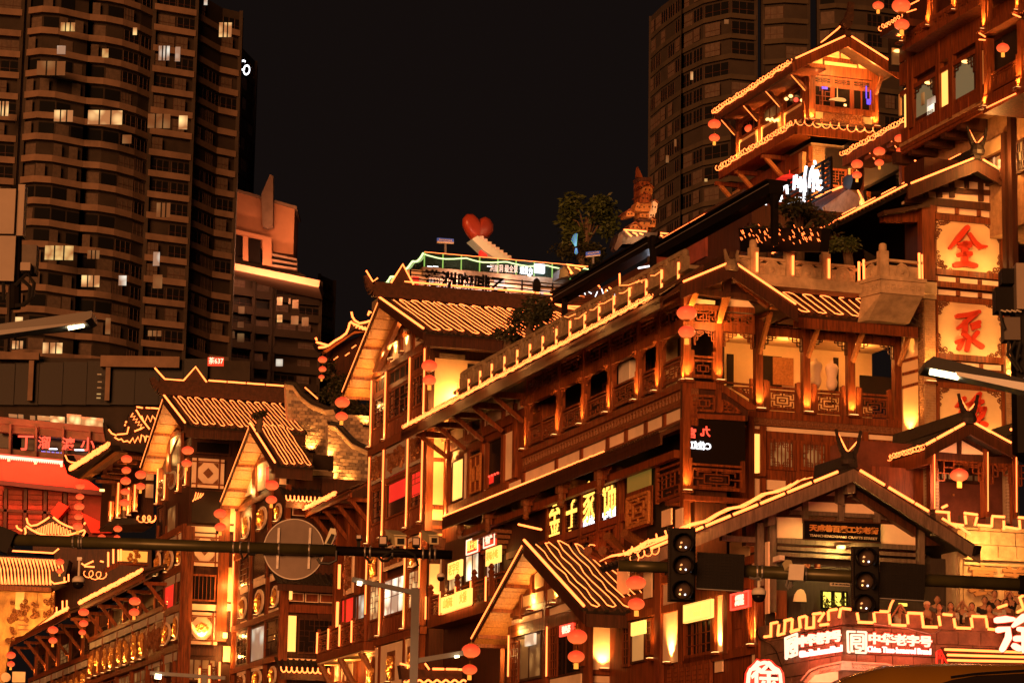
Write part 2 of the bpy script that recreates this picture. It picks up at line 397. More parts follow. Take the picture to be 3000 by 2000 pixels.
def gable(pl,off,ap,lf,rt,back,par,board=.34,tile=None,wood_m=None,lights=(1,1),rows=True,pitch=.3,ext=(1.0,1.0),ridge=True,horn=True,bt=.10,ledr=.036,sides=(1,1),soffit=False):
    # gable front in plane pl: apex and two foot pixels; the ridge runs straight back from it
    A,L,R = pl.at(ap,off),pl.at(lf,off),pl.at(rt,off); B = -pl.n*back; wm = wood_m or wood_d; out = {}
    for nm,E,k in (('left',L,0),('right',R,1)):
        if not sides[k]: continue
        o,nr = roof_slope('roof_slope',A,A+B,E+B,E,par,tile or tile_m,pitch)
        out[nm] = (A,A+B,E+B,E,nr)
        dn = -UP*board
        mb = MB(); q = [A+pl.n*bt,E+pl.n*bt,E+pl.n*bt+dn,A+pl.n*bt+dn]; mb.hull(q,[p - pl.n*bt for p in q]); mb.build('bargeboard',wm,par)
        if lights[k]:
            a = A.lerp(E,.05) + UP*.10 + pl.n*(bt+.02); b = A.lerp(E,.97) + UP*.10 + pl.n*(bt+.02); n = max(1,int((b-a).length/1.6))
            for i in range(n): strip3([a.lerp(b,i/n+.012),a.lerp(b,(i+1)/n-.012)],par,ledr)
    if ridge:
        MB().hull([A+pl.n*bt+UP*.04+pl.d*.13,A+pl.n*bt+UP*.04-pl.d*.13,A+pl.n*bt+UP*.42-pl.d*.09,A+pl.n*bt+UP*.42+pl.d*.09],[p+B for p in (A+UP*.04+pl.d*.13,A+UP*.04-pl.d*.13,A+UP*.42-pl.d*.09,A+UP*.42+pl.d*.09)]).build('ridge',tile or tile_m,par)
    if horn:
        swallow(A+UP*.42+pl.n*bt,pl.d,par,.55,tile or tile_m)
    return out
def swallow(P,d,par,h,m,led_on=True):      # carved ridge end with two curling horns
    P = Vector(P); d = d.normalized(); mb = MB(); o = MB()
    mb.lathe(P-UP*.25,[(.22,0),(.26,.12),(.2,.3),(.14,.36)],10)
    r = mb.build('ridge_end',m,par)
    for sg in (-1,1):
        pts = [P + d*(sg*h*(.1+.55*t)) + UP*(h*(1.15*t*t+.1*t)) for t in [i/6 for i in range(7)]]
        t = MB()
        for i in range(6): t.bar(pts[i],pts[i+1],.15*(1-i/9),.2*(1-i/8))
        t.build('horn',m,r)
    if led_on:
        strip3([P - d*h*.62 + UP*h*1.15,P - d*h*.05 + UP*h*.18,P + d*h*.5 + UP*h*.75],par,.03)
def brush(pl,strokes,off,th,m,par,name='character',led_rim=None):  # brush strokes: lists of (pixel x, y, width)
    mb = MB()
    for st in strokes:
        L = []; Rr = []; n = len(st)
        for i,(x,y,w) in enumerate(st):
            x0,y0 = st[max(i-1,0)][:2]; x1,y1 = st[min(i+1,n-1)][:2]; dx,dy = x1-x0,y1-y0; l = math.hypot(dx,dy) or 1
            nx,ny = -dy/l*w/2,dx/l*w/2; L.append((x+nx,y+ny)); Rr.append((x-nx,y-ny))
        x,y,w = st[0]; dx,dy = st[0][0]-st[1][0],st[0][1]-st[1][1]; l = math.hypot(dx,dy) or 1; c0 = [(x+dx/l*w*.42+a*dy/l*w*.3,y+dy/l*w*.42-a*dx/l*w*.3) for a in (1,-1)]
        x,y,w = st[-1]; dx,dy = st[-1][0]-st[-2][0],st[-1][1]-st[-2][1]; l = math.hypot(dx,dy) or 1; c1 = [(x+dx/l*w*.42+a*dy/l*w*.3,y+dy/l*w*.42-a*dx/l*w*.3) for a in (-1,1)]
        out = [pl.at(p,off) for p in L]; rgt = [pl.at(p,off) for p in Rr]; e0 = [pl.at(p,off) for p in c0]; e1 = [pl.at(p,off) for p in c1]
        segs = [(e0[0],e0[1])] + list(zip(out,rgt)) + [(e1[0],e1[1])]
        if (segs[0][0]-segs[1][0]).length > (segs[0][1]-segs[1][0]).length: segs[0] = (segs[0][1],segs[0][0])
        if (segs[-1][0]-segs[-2][0]).length > (segs[-1][1]-segs[-2][0]).length: segs[-1] = (segs[-1][1],segs[-1][0])
        for (a,b),(c,d) in zip(segs[:-1],segs[1:]): mb.hull([a,b,d,c],[p - pl.n*th for p in (a,b,d,c)])
    return mb.build(name,m,par)
def crenels(pl,Q_,pts,off,par,r=.04):       # light bars drawn one by one along the notched parapet
    for a,b in pts: strip(pl,[Q_(*a),Q_(*b)],off,par,r)
LANT = {}
def lantern(P,w,label,group=None,par=None,tassel=True):   # round red silk lantern, w metres wide; P is its centre
    if 'body' not in LANT:
        lm = bpy.data.materials.new('red_lantern_silk'); lm.use_nodes = True; n = lm.node_tree; b = n.nodes['Principled BSDF']
        b.inputs['Base Color'].default_value = (.55,.035,.02,1); b.inputs['Roughness'].default_value = .45
        tc = n.nodes.new('ShaderNodeTexCoord'); sp = n.nodes.new('ShaderNodeSeparateXYZ'); rp = n.nodes.new('ShaderNodeValToRGB')
        n.links.new(tc.outputs['Generated'],sp.inputs[0]); n.links.new(sp.outputs['Z'],rp.inputs[0]); n.links.new(rp.outputs[0],b.inputs['Emission Color'])
        rp.color_ramp.elements[0].position = 0; rp.color_ramp.elements[0].color = (1,.16,.035,1); e = rp.color_ramp.elements.new(.28); e.color = (.95,.075,.025,1)
        rp.color_ramp.elements[1].position = 1; rp.color_ramp.elements[1].color = (.48,.022,.010,1)
        b.inputs['Emission Strength'].default_value = .85
        LANT['m'] = lm
        prof = [(.10,-.335)] + [(.5*math.sin(PI*t),-.36*math.cos(PI*t)) for t in [.10+.8*i/12 for i in range(13)]] + [(.10,.335)]
        vs = MB().lathe((0,0,0),prof,32,ripple=.055); me = bpy.data.meshes.new('lantern_body'); me.from_pydata([tuple(v) for v in vs.v],[],vs.f); me.materials.append(lm)
        for p in me.polygons: p.use_smooth = True
        LANT['body'] = me
        for nm,pr in (('cap',[(.11,.33),(.17,.335),(.17,.38),(.05,.40),(.012,.41),(.012,.62)]),('base_ring',[(.17,-.39),(.18,-.385),(.18,-.34),(.10,-.33)])):
            x = MB().lathe((0,0,0),pr,12); me = bpy.data.meshes.new(nm); me.from_pydata([tuple(v) for v in x.v],[],x.f); me.materials.append(gold); LANT[nm] = me
        x = MB()
        for k in range(14):
            a = 2*PI*k/14; x.bar((.11*math.cos(a),.11*math.sin(a),-.39),(.12*math.cos(a),.12*math.sin(a),-.72),.04,.04)
        x.lathe((0,0,0),[(.09,-.70),(.10,-.39)],8)
        me = bpy.data.meshes.new('tassel'); me.from_pydata([tuple(v) for v in x.v],[],x.f); me.materials.append(glow('lit_tassel',(1,.36,.05),.7,(.7,.4,.08))); LANT['tassel'] = me
    t = thing('red_lantern',label,'lantern',P,group)
    for nm in ('body','cap','base_ring') + (('tassel',) if tassel else ()):
        o = bpy.data.objects.new(nm,LANT[nm]); COL.objects.link(o); o.parent = t
    t.scale = (w,w,w*random.uniform(.93,1.05)); t.rotation_euler = (random.uniform(-.03,.03),random.uniform(-.03,.03),random.uniform(0,6))
    return t
LN = []
def lan(pl,off,p,wpx,label,group=None,tassel=True):
    P = pl.at(p,off); w = wpx*(P-CAM).dot(FW)/F_PX; LN.append(P); return lantern(P,w,label,group,tassel=tassel)
def lan_at(y,p,wpx,label,group=None,tassel=True):
    P = at_dist(p,y); w = wpx*(P-CAM).dot(FW)/F_PX; LN.append(P); return lantern(P,w,label,group,tassel=tassel)

# ================================================================== ground and far towers
g = MB().quad([(-900,-60,0),(900,-60,0),(900,1500,0),(-900,1500,0)]).build('ground',mat('asphalt',(.05,.047,.044),.8,.3,.5),None,kind='structure')
X_ = Vector((1,0,0)); T00 = T[0,0]; T10 = T[1,0]; T20 = T[2,0]; T01 = T[0,1]
curt = mat('curtain',(.10,.075,.06),.9,.3,2); win_lit = dict(w=glow('warm_room',(1,.62,.25),.8,(.3,.2,.15),.55),c=glow('pale_room',(.72,.85,.75),.6,(.3,.3,.3),.6),y=glow('yellow_room',(.95,.72,.25),.5,(.3,.2,.15),.6),d=glow('faint_room',(.6,.42,.16),.12,(.15,.1,.07),.5))
def tower(nm,label,bays,yref,zref,pitch,nfl,m_band,m_wall,band=.9,seed=0,rec=1.1,gap=.35,up=2):
    C0 = at_dist((bays[0][0][0],yref),bays[0][0][1]); t = thing(nm,label,'building',(C0.x,C0.y,0)); rn = random.Random(seed); zs_ = [zref+pitch*k for k in range(-nfl,up)]
    for bay in bays:
        P = [at_dist((x,yref),d) for x,d in bay]; back = Vector((0,14,0)); n = len(P)
        zt,zb = zs_[-1]+pitch,zs_[0]-pitch
        q = [Vector((p.x,p.y+rec,zt)) for p in P]; q += [Vector((P[-1].x,P[-1].y+4,zt)),Vector((P[0].x,P[0].y+4,zt))]; MB().hull(q,[Vector((v.x,v.y,zb)) for v in q]).build('tower_wall',m_wall,t)
        for z in zs_:
            f = [Vector((p.x,p.y,z)) for p in P]+[Vector((p.x,p.y+rec+.5,z)) for p in reversed(P)]; MB().hull(f,[v-UP*band for v in f]).build('balcony_band',m_band,t)
            for a,b in zip(P[:-1],P[1:]):
                L = (b-a).length; k = max(1,round(L/3.2))
                for i in range(k):
                    r_ = rn.random()
                    if r_ < .18: continue
                    u0,u1 = (i+.06)/k,(i+.94 if r_ < .75 else i+.6)/k; p,q2 = a.lerp(b,u0),a.lerp(b,u1); y_ = rec-.12-(.7 if r_ > .8 else 0)
                    w = [Vector((v.x,v.y+y_,zz)) for v,zz in ((p,z+.02),(q2,z+.02),(q2,z+pitch-band-gap),(p,z+pitch-band-gap))]; wo = MB().hull(w,[v+Vector((0,.08,0)) for v in w]).build('window',glass_b if r_ < .6 else curt,t)
                    if L > 3: mb = MB(); [mb.bar(w[0].lerp(w[1],j/3)-Vector((0,.03,0)),w[3].lerp(w[2],j/3)-Vector((0,.03,0)),.07,.05) for j in range(4)]; mb.bar(w[0].lerp(w[3],.4)-Vector((0,.03,0)),w[1].lerp(w[2],.4)-Vector((0,.03,0)),.06); mb.build('window_frame',wood_d,wo)
        for x,d in (bay[0],bay[-1]): p = at_dist((x,yref),d); MB().bar(Vector((p.x,p.y+.3,zb)),Vector((p.x,p.y+.3,zt)),.22,.5).build('pier',m_wall,t)
    return t
def lit(t,tl,L,dist):
    for x,y,w,h,k in L:
        pl = Plane(at_dist(tl(x,y),dist),X_); o = rect('lit_window',pl,tl(x-w/2,y-h/2),tl(x+w/2,y+h/2),.0,.1,win_lit[k],t)
        if w > 60:
            for u in (-.17,.17): rect('mullion',pl,tl(x+w*u-2.5,y-h/2),tl(x+w*u+2.5,y+h/2),.08,.06,black,o)
zr_ = at_dist((252,41),386.5).z
LT = tower('apartment_tower','tall curved apartment tower at the left with pale balcony bands and scattered lit rooms',[[(-40,384),(52,385)],[(70,384),(110,383),(160,383.5),(205,385),(252,386.5)],[(252,386.5),(300,387),(350,388.5),(400,391),(440,394)],[(442,390.5),(566,393.5)],[(568,394.5),(640,401),(697,403)]],300,zr_,3.03,16,conc,conc_d,seed=3)
lit(LT,T00,[(465,185,95,60,'y'),(925,215,25,50,'w'),(420,343,55,58,'c'),(722,365,40,60,'y'),(1125,365,70,100,'c'),(1218,372,30,100,'c'),(1545,205,82,100,'w'),(350,468,190,100,'d'),(435,795,125,80,'w'),(720,805,230,100,'w'),(1255,840,55,95,'w'),(20,745,70,100,'w'),(870,955,60,60,'d'),(1090,830,150,100,'d'),(1120,1440,90,100,'d'),(1410,15,22,40,'c')],380)
lit(LT,T01,[(405,188,190,100,'y'),(620,382,120,80,'w'),(840,378,50,68,'c'),(1072,230,40,95,'c'),(1080,385,60,95,'d'),(120,818,70,55,'w'),(360,840,130,75,'w'),(740,690,30,110,'d'),(1060,740,90,40,'d'),(640,200,80,60,'d'),(130,645,50,35,'w')],379)
p_ = Plane(at_dist((300,1150),378),X_); 
for i in range(9): rect('glass_wall_panel',p_,T01(-60+165*i,945-4*i),T01(95+165*i,1230),-1,.3,glass_b,LT)
rect('podium_band',p_,T01(690,890),T01(1228,975),.5,1,conc,LT); rect('podium_band',p_,T01(-50,865),T01(265,920),.5,1,conc,LT); rect('podium_wall',p_,T01(-50,900),T01(1700,1400),-2,1,conc_d,LT)
for x in (210,738): rect('podium_pier',p_,T01(x-10,925),T01(x+10,1200),.2,.6,conc,LT)
for k,(x,y) in enumerate([(680,1020),(683,1072),(680,1112),(677,1155),(675,1182)]): rect('sign_stroke',p_,T01(x-14,y-4),T01(x+14,y+4),.5,.1,win_lit['y'],LT)
rsn = thing('number_sign','small red glowing sign with numbers on the side of the big apartment tower','sign',p_.at(T01(1478,930),20)); rect('board',p_,T01(1425,903),T01(1532,963),20,.3,red_board,rsn); text_px(p_,'茶637',T01(1430,930),T01(1530,932),19,neon_p,rsn,20.1,bold=.01)
# dark hotel behind with white roof letters
DT = tower('hotel_tower','almost black hotel tower hidden behind the apartment tower, with white letters high up',[[(690,430),(745,440)]],300,at_dist((700,240),430).z,3.2,20,mat('black_render',(.012,.009,.008),.9),mat('black_render_wall',(.008,.006,.006),.9),seed=5)
hp0 = Plane(at_dist((710,190),426),(X_-Vector((0,0,0)))); 
for ch,x,y in (('O',1627,418),('C',1660,452),('O',1690,485)): text(ch,hp0.at(T00(x,y),.2),X_,UP+X_*.05,2.35,neon_w,DT,'white_letter',.1,.02,sx=.62)
MT = tower('residential_tower','dim residential tower with a floodlit orange crown right of the big apartment tower',[[(672,424),(738,426)],[(742,427),(790,428)],[(800,429),(935,432)]],1000,at_dist((700,905),428).z,2.7,12,mat('dim_tower_render',(.035,.024,.015),.9,.3,.3),MATS['dim_tower_render'],seed=8,band=1.2)
MT2 = tower('residential_tower','faint dark tower edge behind the residential tower with the orange crown',[[(930,455),(975,460)]],1000,at_dist((950,900),455).z,2.8,14,mat('dim_render',(.04,.03,.022),.9),conc_r,seed=9)
lit(MT,T01,[(1917,520,35,55,'w'),(1985,520,12,40,'d'),(1917,638,35,50,'y'),(2092,660,45,60,'d'),(1915,940,45,50,'c'),(2020,650,50,60,'d'),(1655,580,40,50,'d'),(1585,750,45,50,'d'),(1650,770,45,60,'d'),(1650,680,40,40,'d'),(2025,540,40,60,'d')],421)
mp = Plane(at_dist((780,700),424),X_); crown = mat('orange_crown',(.42,.20,.11),.8,.15,.3)
for nm,pts,off,th,m_ in [('crown_wall',[(1570,100),(1590,-250),(2020,-115),(2010,200),(1860,180)],0,8,crown),('roof_edge',[(1580,-262),(2035,-130),(2035,-112),(1580,-245)],.6,9,conc),('fin',[(1800,0),(1790,-210),(1850,-350),(1872,-340),(1870,0),(1830,15)],2,2,conc),('frame',[(1568,15),(1862,85),(1862,280),(1800,270),(1800,95),(1580,45),(1580,220),(1568,220)],1.6,1.5,crown),('window',[(1582,50),(1662,70),(1662,210),(1582,210)],.6,.3,glass_d),('window',[(1702,80),(1785,100),(1785,260),(1702,250)],.6,.3,glass_d),('frame_post',[(1665,70),(1700,78),(1700,245),(1665,240)],1.2,.6,crown),('ledge',[(1560,250),(2195,378),(2185,425),(1560,295)],3,9,mat('pale_ledge',(.6,.36,.24),.8)),('crown_base',[(1560,200),(2030,310),(2100,350),(1560,260)],.2,8,conc_d)]: slab(nm,mp,T01.l(pts),off,th,m_,MT)
for i in range(3): slab('louvre',mp,T01.l([(1862,190+38*i),(2035,228+32*i),(2035,240+32*i),(1862,205+38*i)]),2,2,conc,MT)
for k in range(8): x = 1600+78*k; y = 278+16*k; lamp(mp.at(T01(x,y+28),5.5),70,MT,r=.3,col=(1,.35,.15)); 
for x in (1700,1950): lamp(mp.at(T01(x,180),9),150,MT,r=.5,col=(1,.33,.13))
lamp(mp.at(T01(1830,-120),9),110,MT,r=.5,col=(1,.33,.13))
zr2 = at_dist((2140,330),388).z
RT_ = tower('apartment_tower','dim brown curved apartment tower behind the hillside pavilion',[[(1905,410),(1935,405),(1998,397)],[(2000,397),(2060,392),(2140,389),(2215,390)],[(2235,392),(2300,391),(2370,391.5)],[(2400,394),(2450,393),(2540,394),(2640,396)]],300,zr2,2.97,7,conc_rb,conc_r,.7,seed=6,rec=.6,up=7); 
tower_up = [zr2+2.97*k for k in range(4,8)]
lit(RT_,T20,[(62,520,18,55,'w'),(160,1235,20,20,'y'),(300,150,30,30,'d')],386); lit(RT_,T10,[(2235,1090,20,50,'d'),(2290,980,14,50,'d')],395)
# ================================================================== viaduct building, red awning and brick wall at the left
b4 = Q(0,1180,4.126); b2 = Q(0,1480,3.015); vp = Plane(at_dist((180,1300),250),X_)
VB_ = thing('viaduct_building','long low concrete building with a bright glazed top floor and small red neon characters','building',vp.at((150,1400)))
def vs(nm,pts,off,th,m_): return slab(nm,vp,b4.l(pts),off,th,m_,VB_)
vs('body',[(-20,90),(1600,250),(1600,800),(-20,700)],-2,6,conc_d); vs('fascia',[(-20,165),(1300,295),(1300,365),(-20,245)],.6,1,conc); vs('fascia',[(-20,250),(1300,372),(1300,470),(-20,345)],.3,1,conc); vs('lower_band',[(-20,545),(1100,640),(1100,720),(-20,625)],.3,1,conc)
for x0,x1,y0,y1 in ((105,205,130,175),(220,280,135,185),(362,420,150,203),(452,600,150,215),(605,780,155,240),(808,980,130,262),(985,1245,165,288)): vs('lit_window',[(x0,y0),(x1,y0+(x1-x0)*.08),(x1,y1),(x0,y1-(x1-x0)*.08)],.0,.3,win_lit['w'] if x0 < 440 else lit_room)
for x in (125,440,765,1085): vs('pier',[(x-14,240+x*.095),(x+10,240+x*.095),(x,620+x*.1),(x-24,620+x*.1)],.9,1,conc)
for i,x0 in enumerate((-20,145,465,785,1100)): vs('window_band',[(x0,355+x0*.09),(x0+285,380+x0*.09),(x0+275,560+x0*.09),(x0-8,540+x0*.09)],-1.2,.3,glass_d)
for x0,x1,y in ((590,690,552),(900,1050,565)): vs('tube_light',[(x0,y-8),(x1,y-4),(x1,y+8),(x0,y+6)],-.6,.2,neon_w)
for k in range(14): x = 500+18*k; vs('light_rail',[(x,575+.08*(x-500)),(x+9,576+.08*(x-500)),(x+9,612+.08*(x-500)),(x,610+.08*(x-500))],-.8,.2,glow('violet_light',(.45,.3,1),.8) if k == 0 else MATS['violet_light'] if k % 3 else win_lit['y'])
vs('violet_strip',[(630,412),(755,425),(755,434),(630,422)],-.6,.2,MATS['violet_light'])
for ch,x,y,s_ in (('丁',310,490,3.4),('溜',535,490,2.6),('渡',825,505,2.6),('小',1060,510,2.8)): text(ch,vp.at(b4(x,y),1.2),X_,UP,s_*.45,neon_r,VB_,'red_neon_character',.05,.02)
AW = thing('red_awning','long red lit awning hung with tiny lights below the concrete viaduct building','awning',vp.at(b4(400,900),3)); ap = vp.shift(3)
redw = mat('red_fabric',(.55,.045,.025),.8,.25,.25); slab('cloth',ap,b4.l([(-20,640),(770,720),(800,740),(1240,1060),(700,1000),(-20,935)]),0,.4,redw,AW); beam('edge_beam',ap,b4(-20,955),b4(1250,1090),14,.3,.8,conc_d,AW)
for i in range(30): x = -10+26*i; MB().lathe(ap.at(b4(x,632+x*.095),.6),[(.02,-.32),(.16,0)],5).build('flag_light',neon_p,AW)
strip(ap,[b4(-20,622),b4(770,700)],.5,AW,.10,neon_r)
for x,y in ((105,680),(427,715),(742,745),(-150,660)): rect('wash_lamp',ap,b4(x-14,y-24),b4(x+14,y+24),.5,.4,white_p,AW); lamp(ap.at(b4(x,y+60),2.0),110,AW,r=.3,col=(1,.12,.05)); 
lamp(ap.at(b4(1000,930),2.5),70,AW,r=.3,col=(1,.12,.05))
BW = thing('red_brick_wall','dark red panelled wall below the red awning with a slanted red stair side','wall',ap.at(b4(300,1400),-2)); wp = ap.shift(-1)
slab('wall',wp,b4.l([(-20,920),(1400,1060),(1400,1700),(-20,1700)]),-.3,.5,mat('red_brown_wall',(.15,.032,.018),.8,.4,.5),BW)
for i in range(4): slab('pillar',wp,b4.l([(50+240*i,1030),(90+240*i,1030),(75+240*i,1600),(35+240*i,1600)]),.1,.5,wood_d,BW)
beam('cornice',wp,b4(-20,1290),b4(700,1330),8,.1,.5,wood_d,BW)
for r_ in range(9):
    for i in range(5): slab('plank',wp,b4.l([(-140+240*i,1050+60*r_),(30+240*i,1055+60*r_),(30+240*i,1108+60*r_),(-140+240*i,1103+60*r_)]),-.05+.04*(r_ % 2),.2,mat('red_plank',(.20,.04,.02),.7,.4,1) if 'red_plank' not in MATS else MATS['red_plank'],BW)
slab('stair_side',wp,b4.l([(710,1190),(830,1250),(700,1400),(610,1330)]),1,1,redw,BW); slab('stair_side',wp,b4.l([(980,1320),(1350,1500),(1350,1568),(1100,1568)]),.8,1,redw,BW)
lamp(wp.at(b4(300,1300),8),110,BW,r=.5,col=(1,.14,.05)); lamp(wp.at(b4(1100,1400),6),60,BW,r=.5,col=(1,.14,.05))
# little pagoda roof and the hall with a mural
pp = Plane(at_dist((150,1550),185),X_); Pg = thing('pagoda','small pagoda with curling eaves outlined in lights in front of the red wall','building',pp.at((150,1640)))
slab('roof',pp,b2.l([(235,180),(300,190),(440,95),(470,95),(650,205),(740,215),(700,290),(560,290),(450,282),(330,250),(240,285)]),0,2.4,tile_m,Pg); slab('body',pp,b2.l([(290,280),(680,280),(680,420),(290,420)]),-.8,1.5,wood_d,Pg)
for st in ([(235,110),(245,155),(275,180),(330,170),(390,135),(437,102)],[(470,102),(530,150),(590,180),(650,200)],[(145,175),(155,200),(195,222)],[(230,180),(280,215),(340,245),(420,268),(500,270),(590,265),(660,245),(745,215)],[(220,195),(228,240),(210,272),(140,255)],[(740,215),(752,230),(735,262),(710,290)],[(742,168),(755,148)]): strip(pp,b2.l(st),.2,Pg,.065)
for i in range(11): x = 310+30*i; h = 90-abs(x-455)*.42; strip(pp,b2.l([(x,245+min(20,i*4)-abs(i-5)),(x-6,250-h*1.1),(x+10,244-h*1.1),(x+16,250)]),.2,Pg,.03)
hp2 = Plane(at_dist((100,1750),165),X_); Hl = thing('mural_hall','hall with a light striped roof above an orange lit mural wall at the lower left','building',hp2.at((100,1900)))
slab('roof',hp2,b2.l([(-20,440),(490,470),(610,480),(560,690),(430,735),(-20,715)]),0,1.5,tile_m,Hl); slab('eave',hp2,b2.l([(-20,700),(450,725),(450,755),(-20,745)]),.3,1,wood,Hl)
pts = []
for i in range(20):
    x = -30+31*i; k = 1-i*.012; pts += [(x,455+i*1.5),(x+18+40*k*.5,560+i),(x+40*k,690+i*.4),(x+55*k,695+i*.4),(x+20+12,560+i),(x+14,455+i*1.5)]
MB().tube([hp2.at(b2(*p),.15) for p in pts if p[0] < 570 and (p[1] < 660 or p[0] < 455)],.028,4).build('looped_light_strip',led,Hl)
for st in ([(-20,396),(120,400),(470,420),(520,380)],[(440,660),(480,690),(590,672)],[(605,605),(605,670)],[(568,630),(568,675)],[(720,510),(745,528),(825,490)],[(745,537),(835,542)],[(885,490),(915,498)],[(500,895),(500,945),(535,930)],[(552,840),(552,930)],[(590,835),(590,920)]): strip(hp2,b2.l(st),.5,Hl,.05)
mur = mat('mural_plaster',(.55,.33,.12),.8,.55,1.3,(1,1,.6),.5,col2=(.22,.12,.05)); slab('mural',hp2,b2.l([(35,745),(480,765),(470,950),(200,1150),(90,1170),(30,1568),(-20,1568),(-20,745)]),-.3,.4,mur,Hl)
for x,y,w,h in ((175,840,70,160),(280,820,90,110),(390,850,110,160)): rect('mural_panel',hp2,b2(x-w/2,y-h/2),b2(x+w/2,y+h/2),-.2,.15,plaster_y if x < 200 else mur,Hl)
for y in (1010,1050,1090): beam('mural_step',hp2,b2(160,y),b2(250,y+4),3,-.15,.1,carve,Hl)
for x,y in ((420,980),(250,1080),(90,1000)): lamp(hp2.at(b2(x,y),1.6),22,Hl,r=.2,col=(1,.42,.08))
MB().poly(hp2,[b2(50+42*math.cos(i*PI/8),1515+42*math.sin(i*PI/8)) for i in range(16)],.2,.2).build('round_panel',plaster,Hl); rect('poster',hp2,b2(110,1465),b2(220,1560),.1,.1,plaster,Hl)
slab('dark_block',hp2,b2.l([(480,385),(1340,385),(1340,640),(620,1000),(480,900)]),-3,2,wood_d,Hl); coil(hp2.at(b2(750,605),1),hp2.at(b2(925,615),1),Hl,.3,.4,.035,seed=31)

# ================================================================== the long balcony building (main corner house)
PA = at_dist((2012,1115),89); ML = Plane(PA,U); MR = Plane(PA,V)
A_ = Q(1500,800,4.238); B_ = Q(1240,1130,3.484); C_ = Q(1980,1080,3.268)
M = thing('corner_house','long brown timber house with lattice balcony, stone walkway on top and a corner porch','building',(ML.pt(0,0,0).x,ML.pt(0,0,0).y,0))
S = [16.0,12.4,9.77,7.14,4.44,2.57,0.02]
zb,zt = 17.66,20.36
# solid core behind everything
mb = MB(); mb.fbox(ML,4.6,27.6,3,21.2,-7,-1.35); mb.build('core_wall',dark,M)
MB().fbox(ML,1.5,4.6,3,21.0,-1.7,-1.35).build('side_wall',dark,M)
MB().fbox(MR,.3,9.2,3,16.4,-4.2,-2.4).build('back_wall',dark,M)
# balcony floor, carved band under it
box('balcony_floor',ML,-.05,16.2,zb-.28,zb-.05,-1.24,.10,wood,M)
box('carved_band',ML,-.02,16.2,16.98,zb-.28,-.4,.02,carve,M)
mb = MB()
for i in range(54):
    s = .2+i*.295; z = 17.02
    for a in ((0,.06,.2,.26),(.2,.06,.2,.3),(.06,.26,.24,.26),(0,.06,.0,.3)): mb.bar(ML.pt(s+a[0],z+a[1],.03),ML.pt(s+a[2],z+a[3],.03),.03,.03)
mb.build('key_fret',carve,M,kind='stuff')
box('sill_beam',ML,-.02,16.2,16.86,16.97,-.4,.06,wood,M)
# plaster panels under the band, each between posts
pz1,pz0 = 16.84,ML.z_(B_(1335,865))
pxs = [1015,1350,1605,1872,2060,2262,2450,2630]
ss = [ML.s_(B_(x,1000 - .42*(x-1015))) for x in pxs]; ss[-1] = .1
for i in range(7): box('plaster_panel',ML,ss[i]-.13,ss[i+1]+.13,pz0,pz1,-.3,-.06,plaster,M)
for s in ss: box('post',ML,s-.13,s+.13,pz0-.1,pz1,-.35,0,wood,M)
box('lower_beam',ML,0,16.3,pz0-.25,pz0,-.4,.02,wood,M)
# columns, lintels, fret panels, railings, bay by bay
zl1,zl0 = ML.z_(A_(1860,470)),ML.z_(A_(1860,690))
zr1,zr0 = ML.z_(A_(1860,1125)),ML.z_(A_(1860,1405))
for i,s in enumerate(S[:-1]):
    column(ML,s,zb-.05,zt,0,M,.25); column(ML,s-.22,zb-.05,zr1+.2,-.02,M,.10)
    uplight(ML.pt(s,zb+.02,.02),ML.n,M,26)
    box('bracket_block',ML,s-.02,s+.35,zl0-.34,zl0-.12,-.1,.10,wood,M)
    n = S[i+1]; a,b = n+.14,s-.14
    box('lintel',ML,a,b,zl0-.36,zl0-.04,-.2,-.02,wood,M)
    box('upper_beam',ML,a,b,zl1+.04,zl1+.22,-.2,-.02,wood,M)
    w = b-a; k = 2 if w > 3 else 1
    for j in range(k):
        a1,b1 = a+w*j/k+.03,a+w*(j+1)/k-.03
        lattice('fret_panel',[ML.pt(b1,zl1,-.08),ML.pt(a1,zl1,-.08),ML.pt(a1,zl0,-.08),ML.pt(b1,zl0,-.08)],wood,M,i*3+j,1,.045,(7,4))
        railing(ML,a1,b1-.22 if j == k-1 else b1,zr0,zr1,-.03,M,wood,1,11+i+j,(8,6),r=.035)
    for sd in (0,1):
        P = ML.pt(b-.02 if sd else a+.02,zl0-.38,-.1); corner_fret('corner_fret',P,ML.d*(-1 if sd else 1),-UP,min(.5,w*.2),.26,wood,M,.025)
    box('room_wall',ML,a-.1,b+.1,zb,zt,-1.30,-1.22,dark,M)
# things behind the balcony openings
win_px(ML,A_(1640,960),A_(1725,1230),-1.2,M,glass_b,style=2,n=(2,2)); win_px(ML,A_(1120,1370),A_(1175,1440),-1.2,M,lit_cool)
mb = MB(); s0,s1,z0,z1 = SZ(ML,A_(1315,1100),A_(1455,1285),-.35); z0 -= .25
o = box('louvre_box',ML,s0,s1,z0,z1,-.6,-.4,white_p,M)
for k in range(13): box('slat',ML,s0-.04,s1+.04,z0+.05+(z1-z0-.1)*k/13,z0+.12+(z1-z0-.1)*k/13,-.4,-.36,white_p,o)
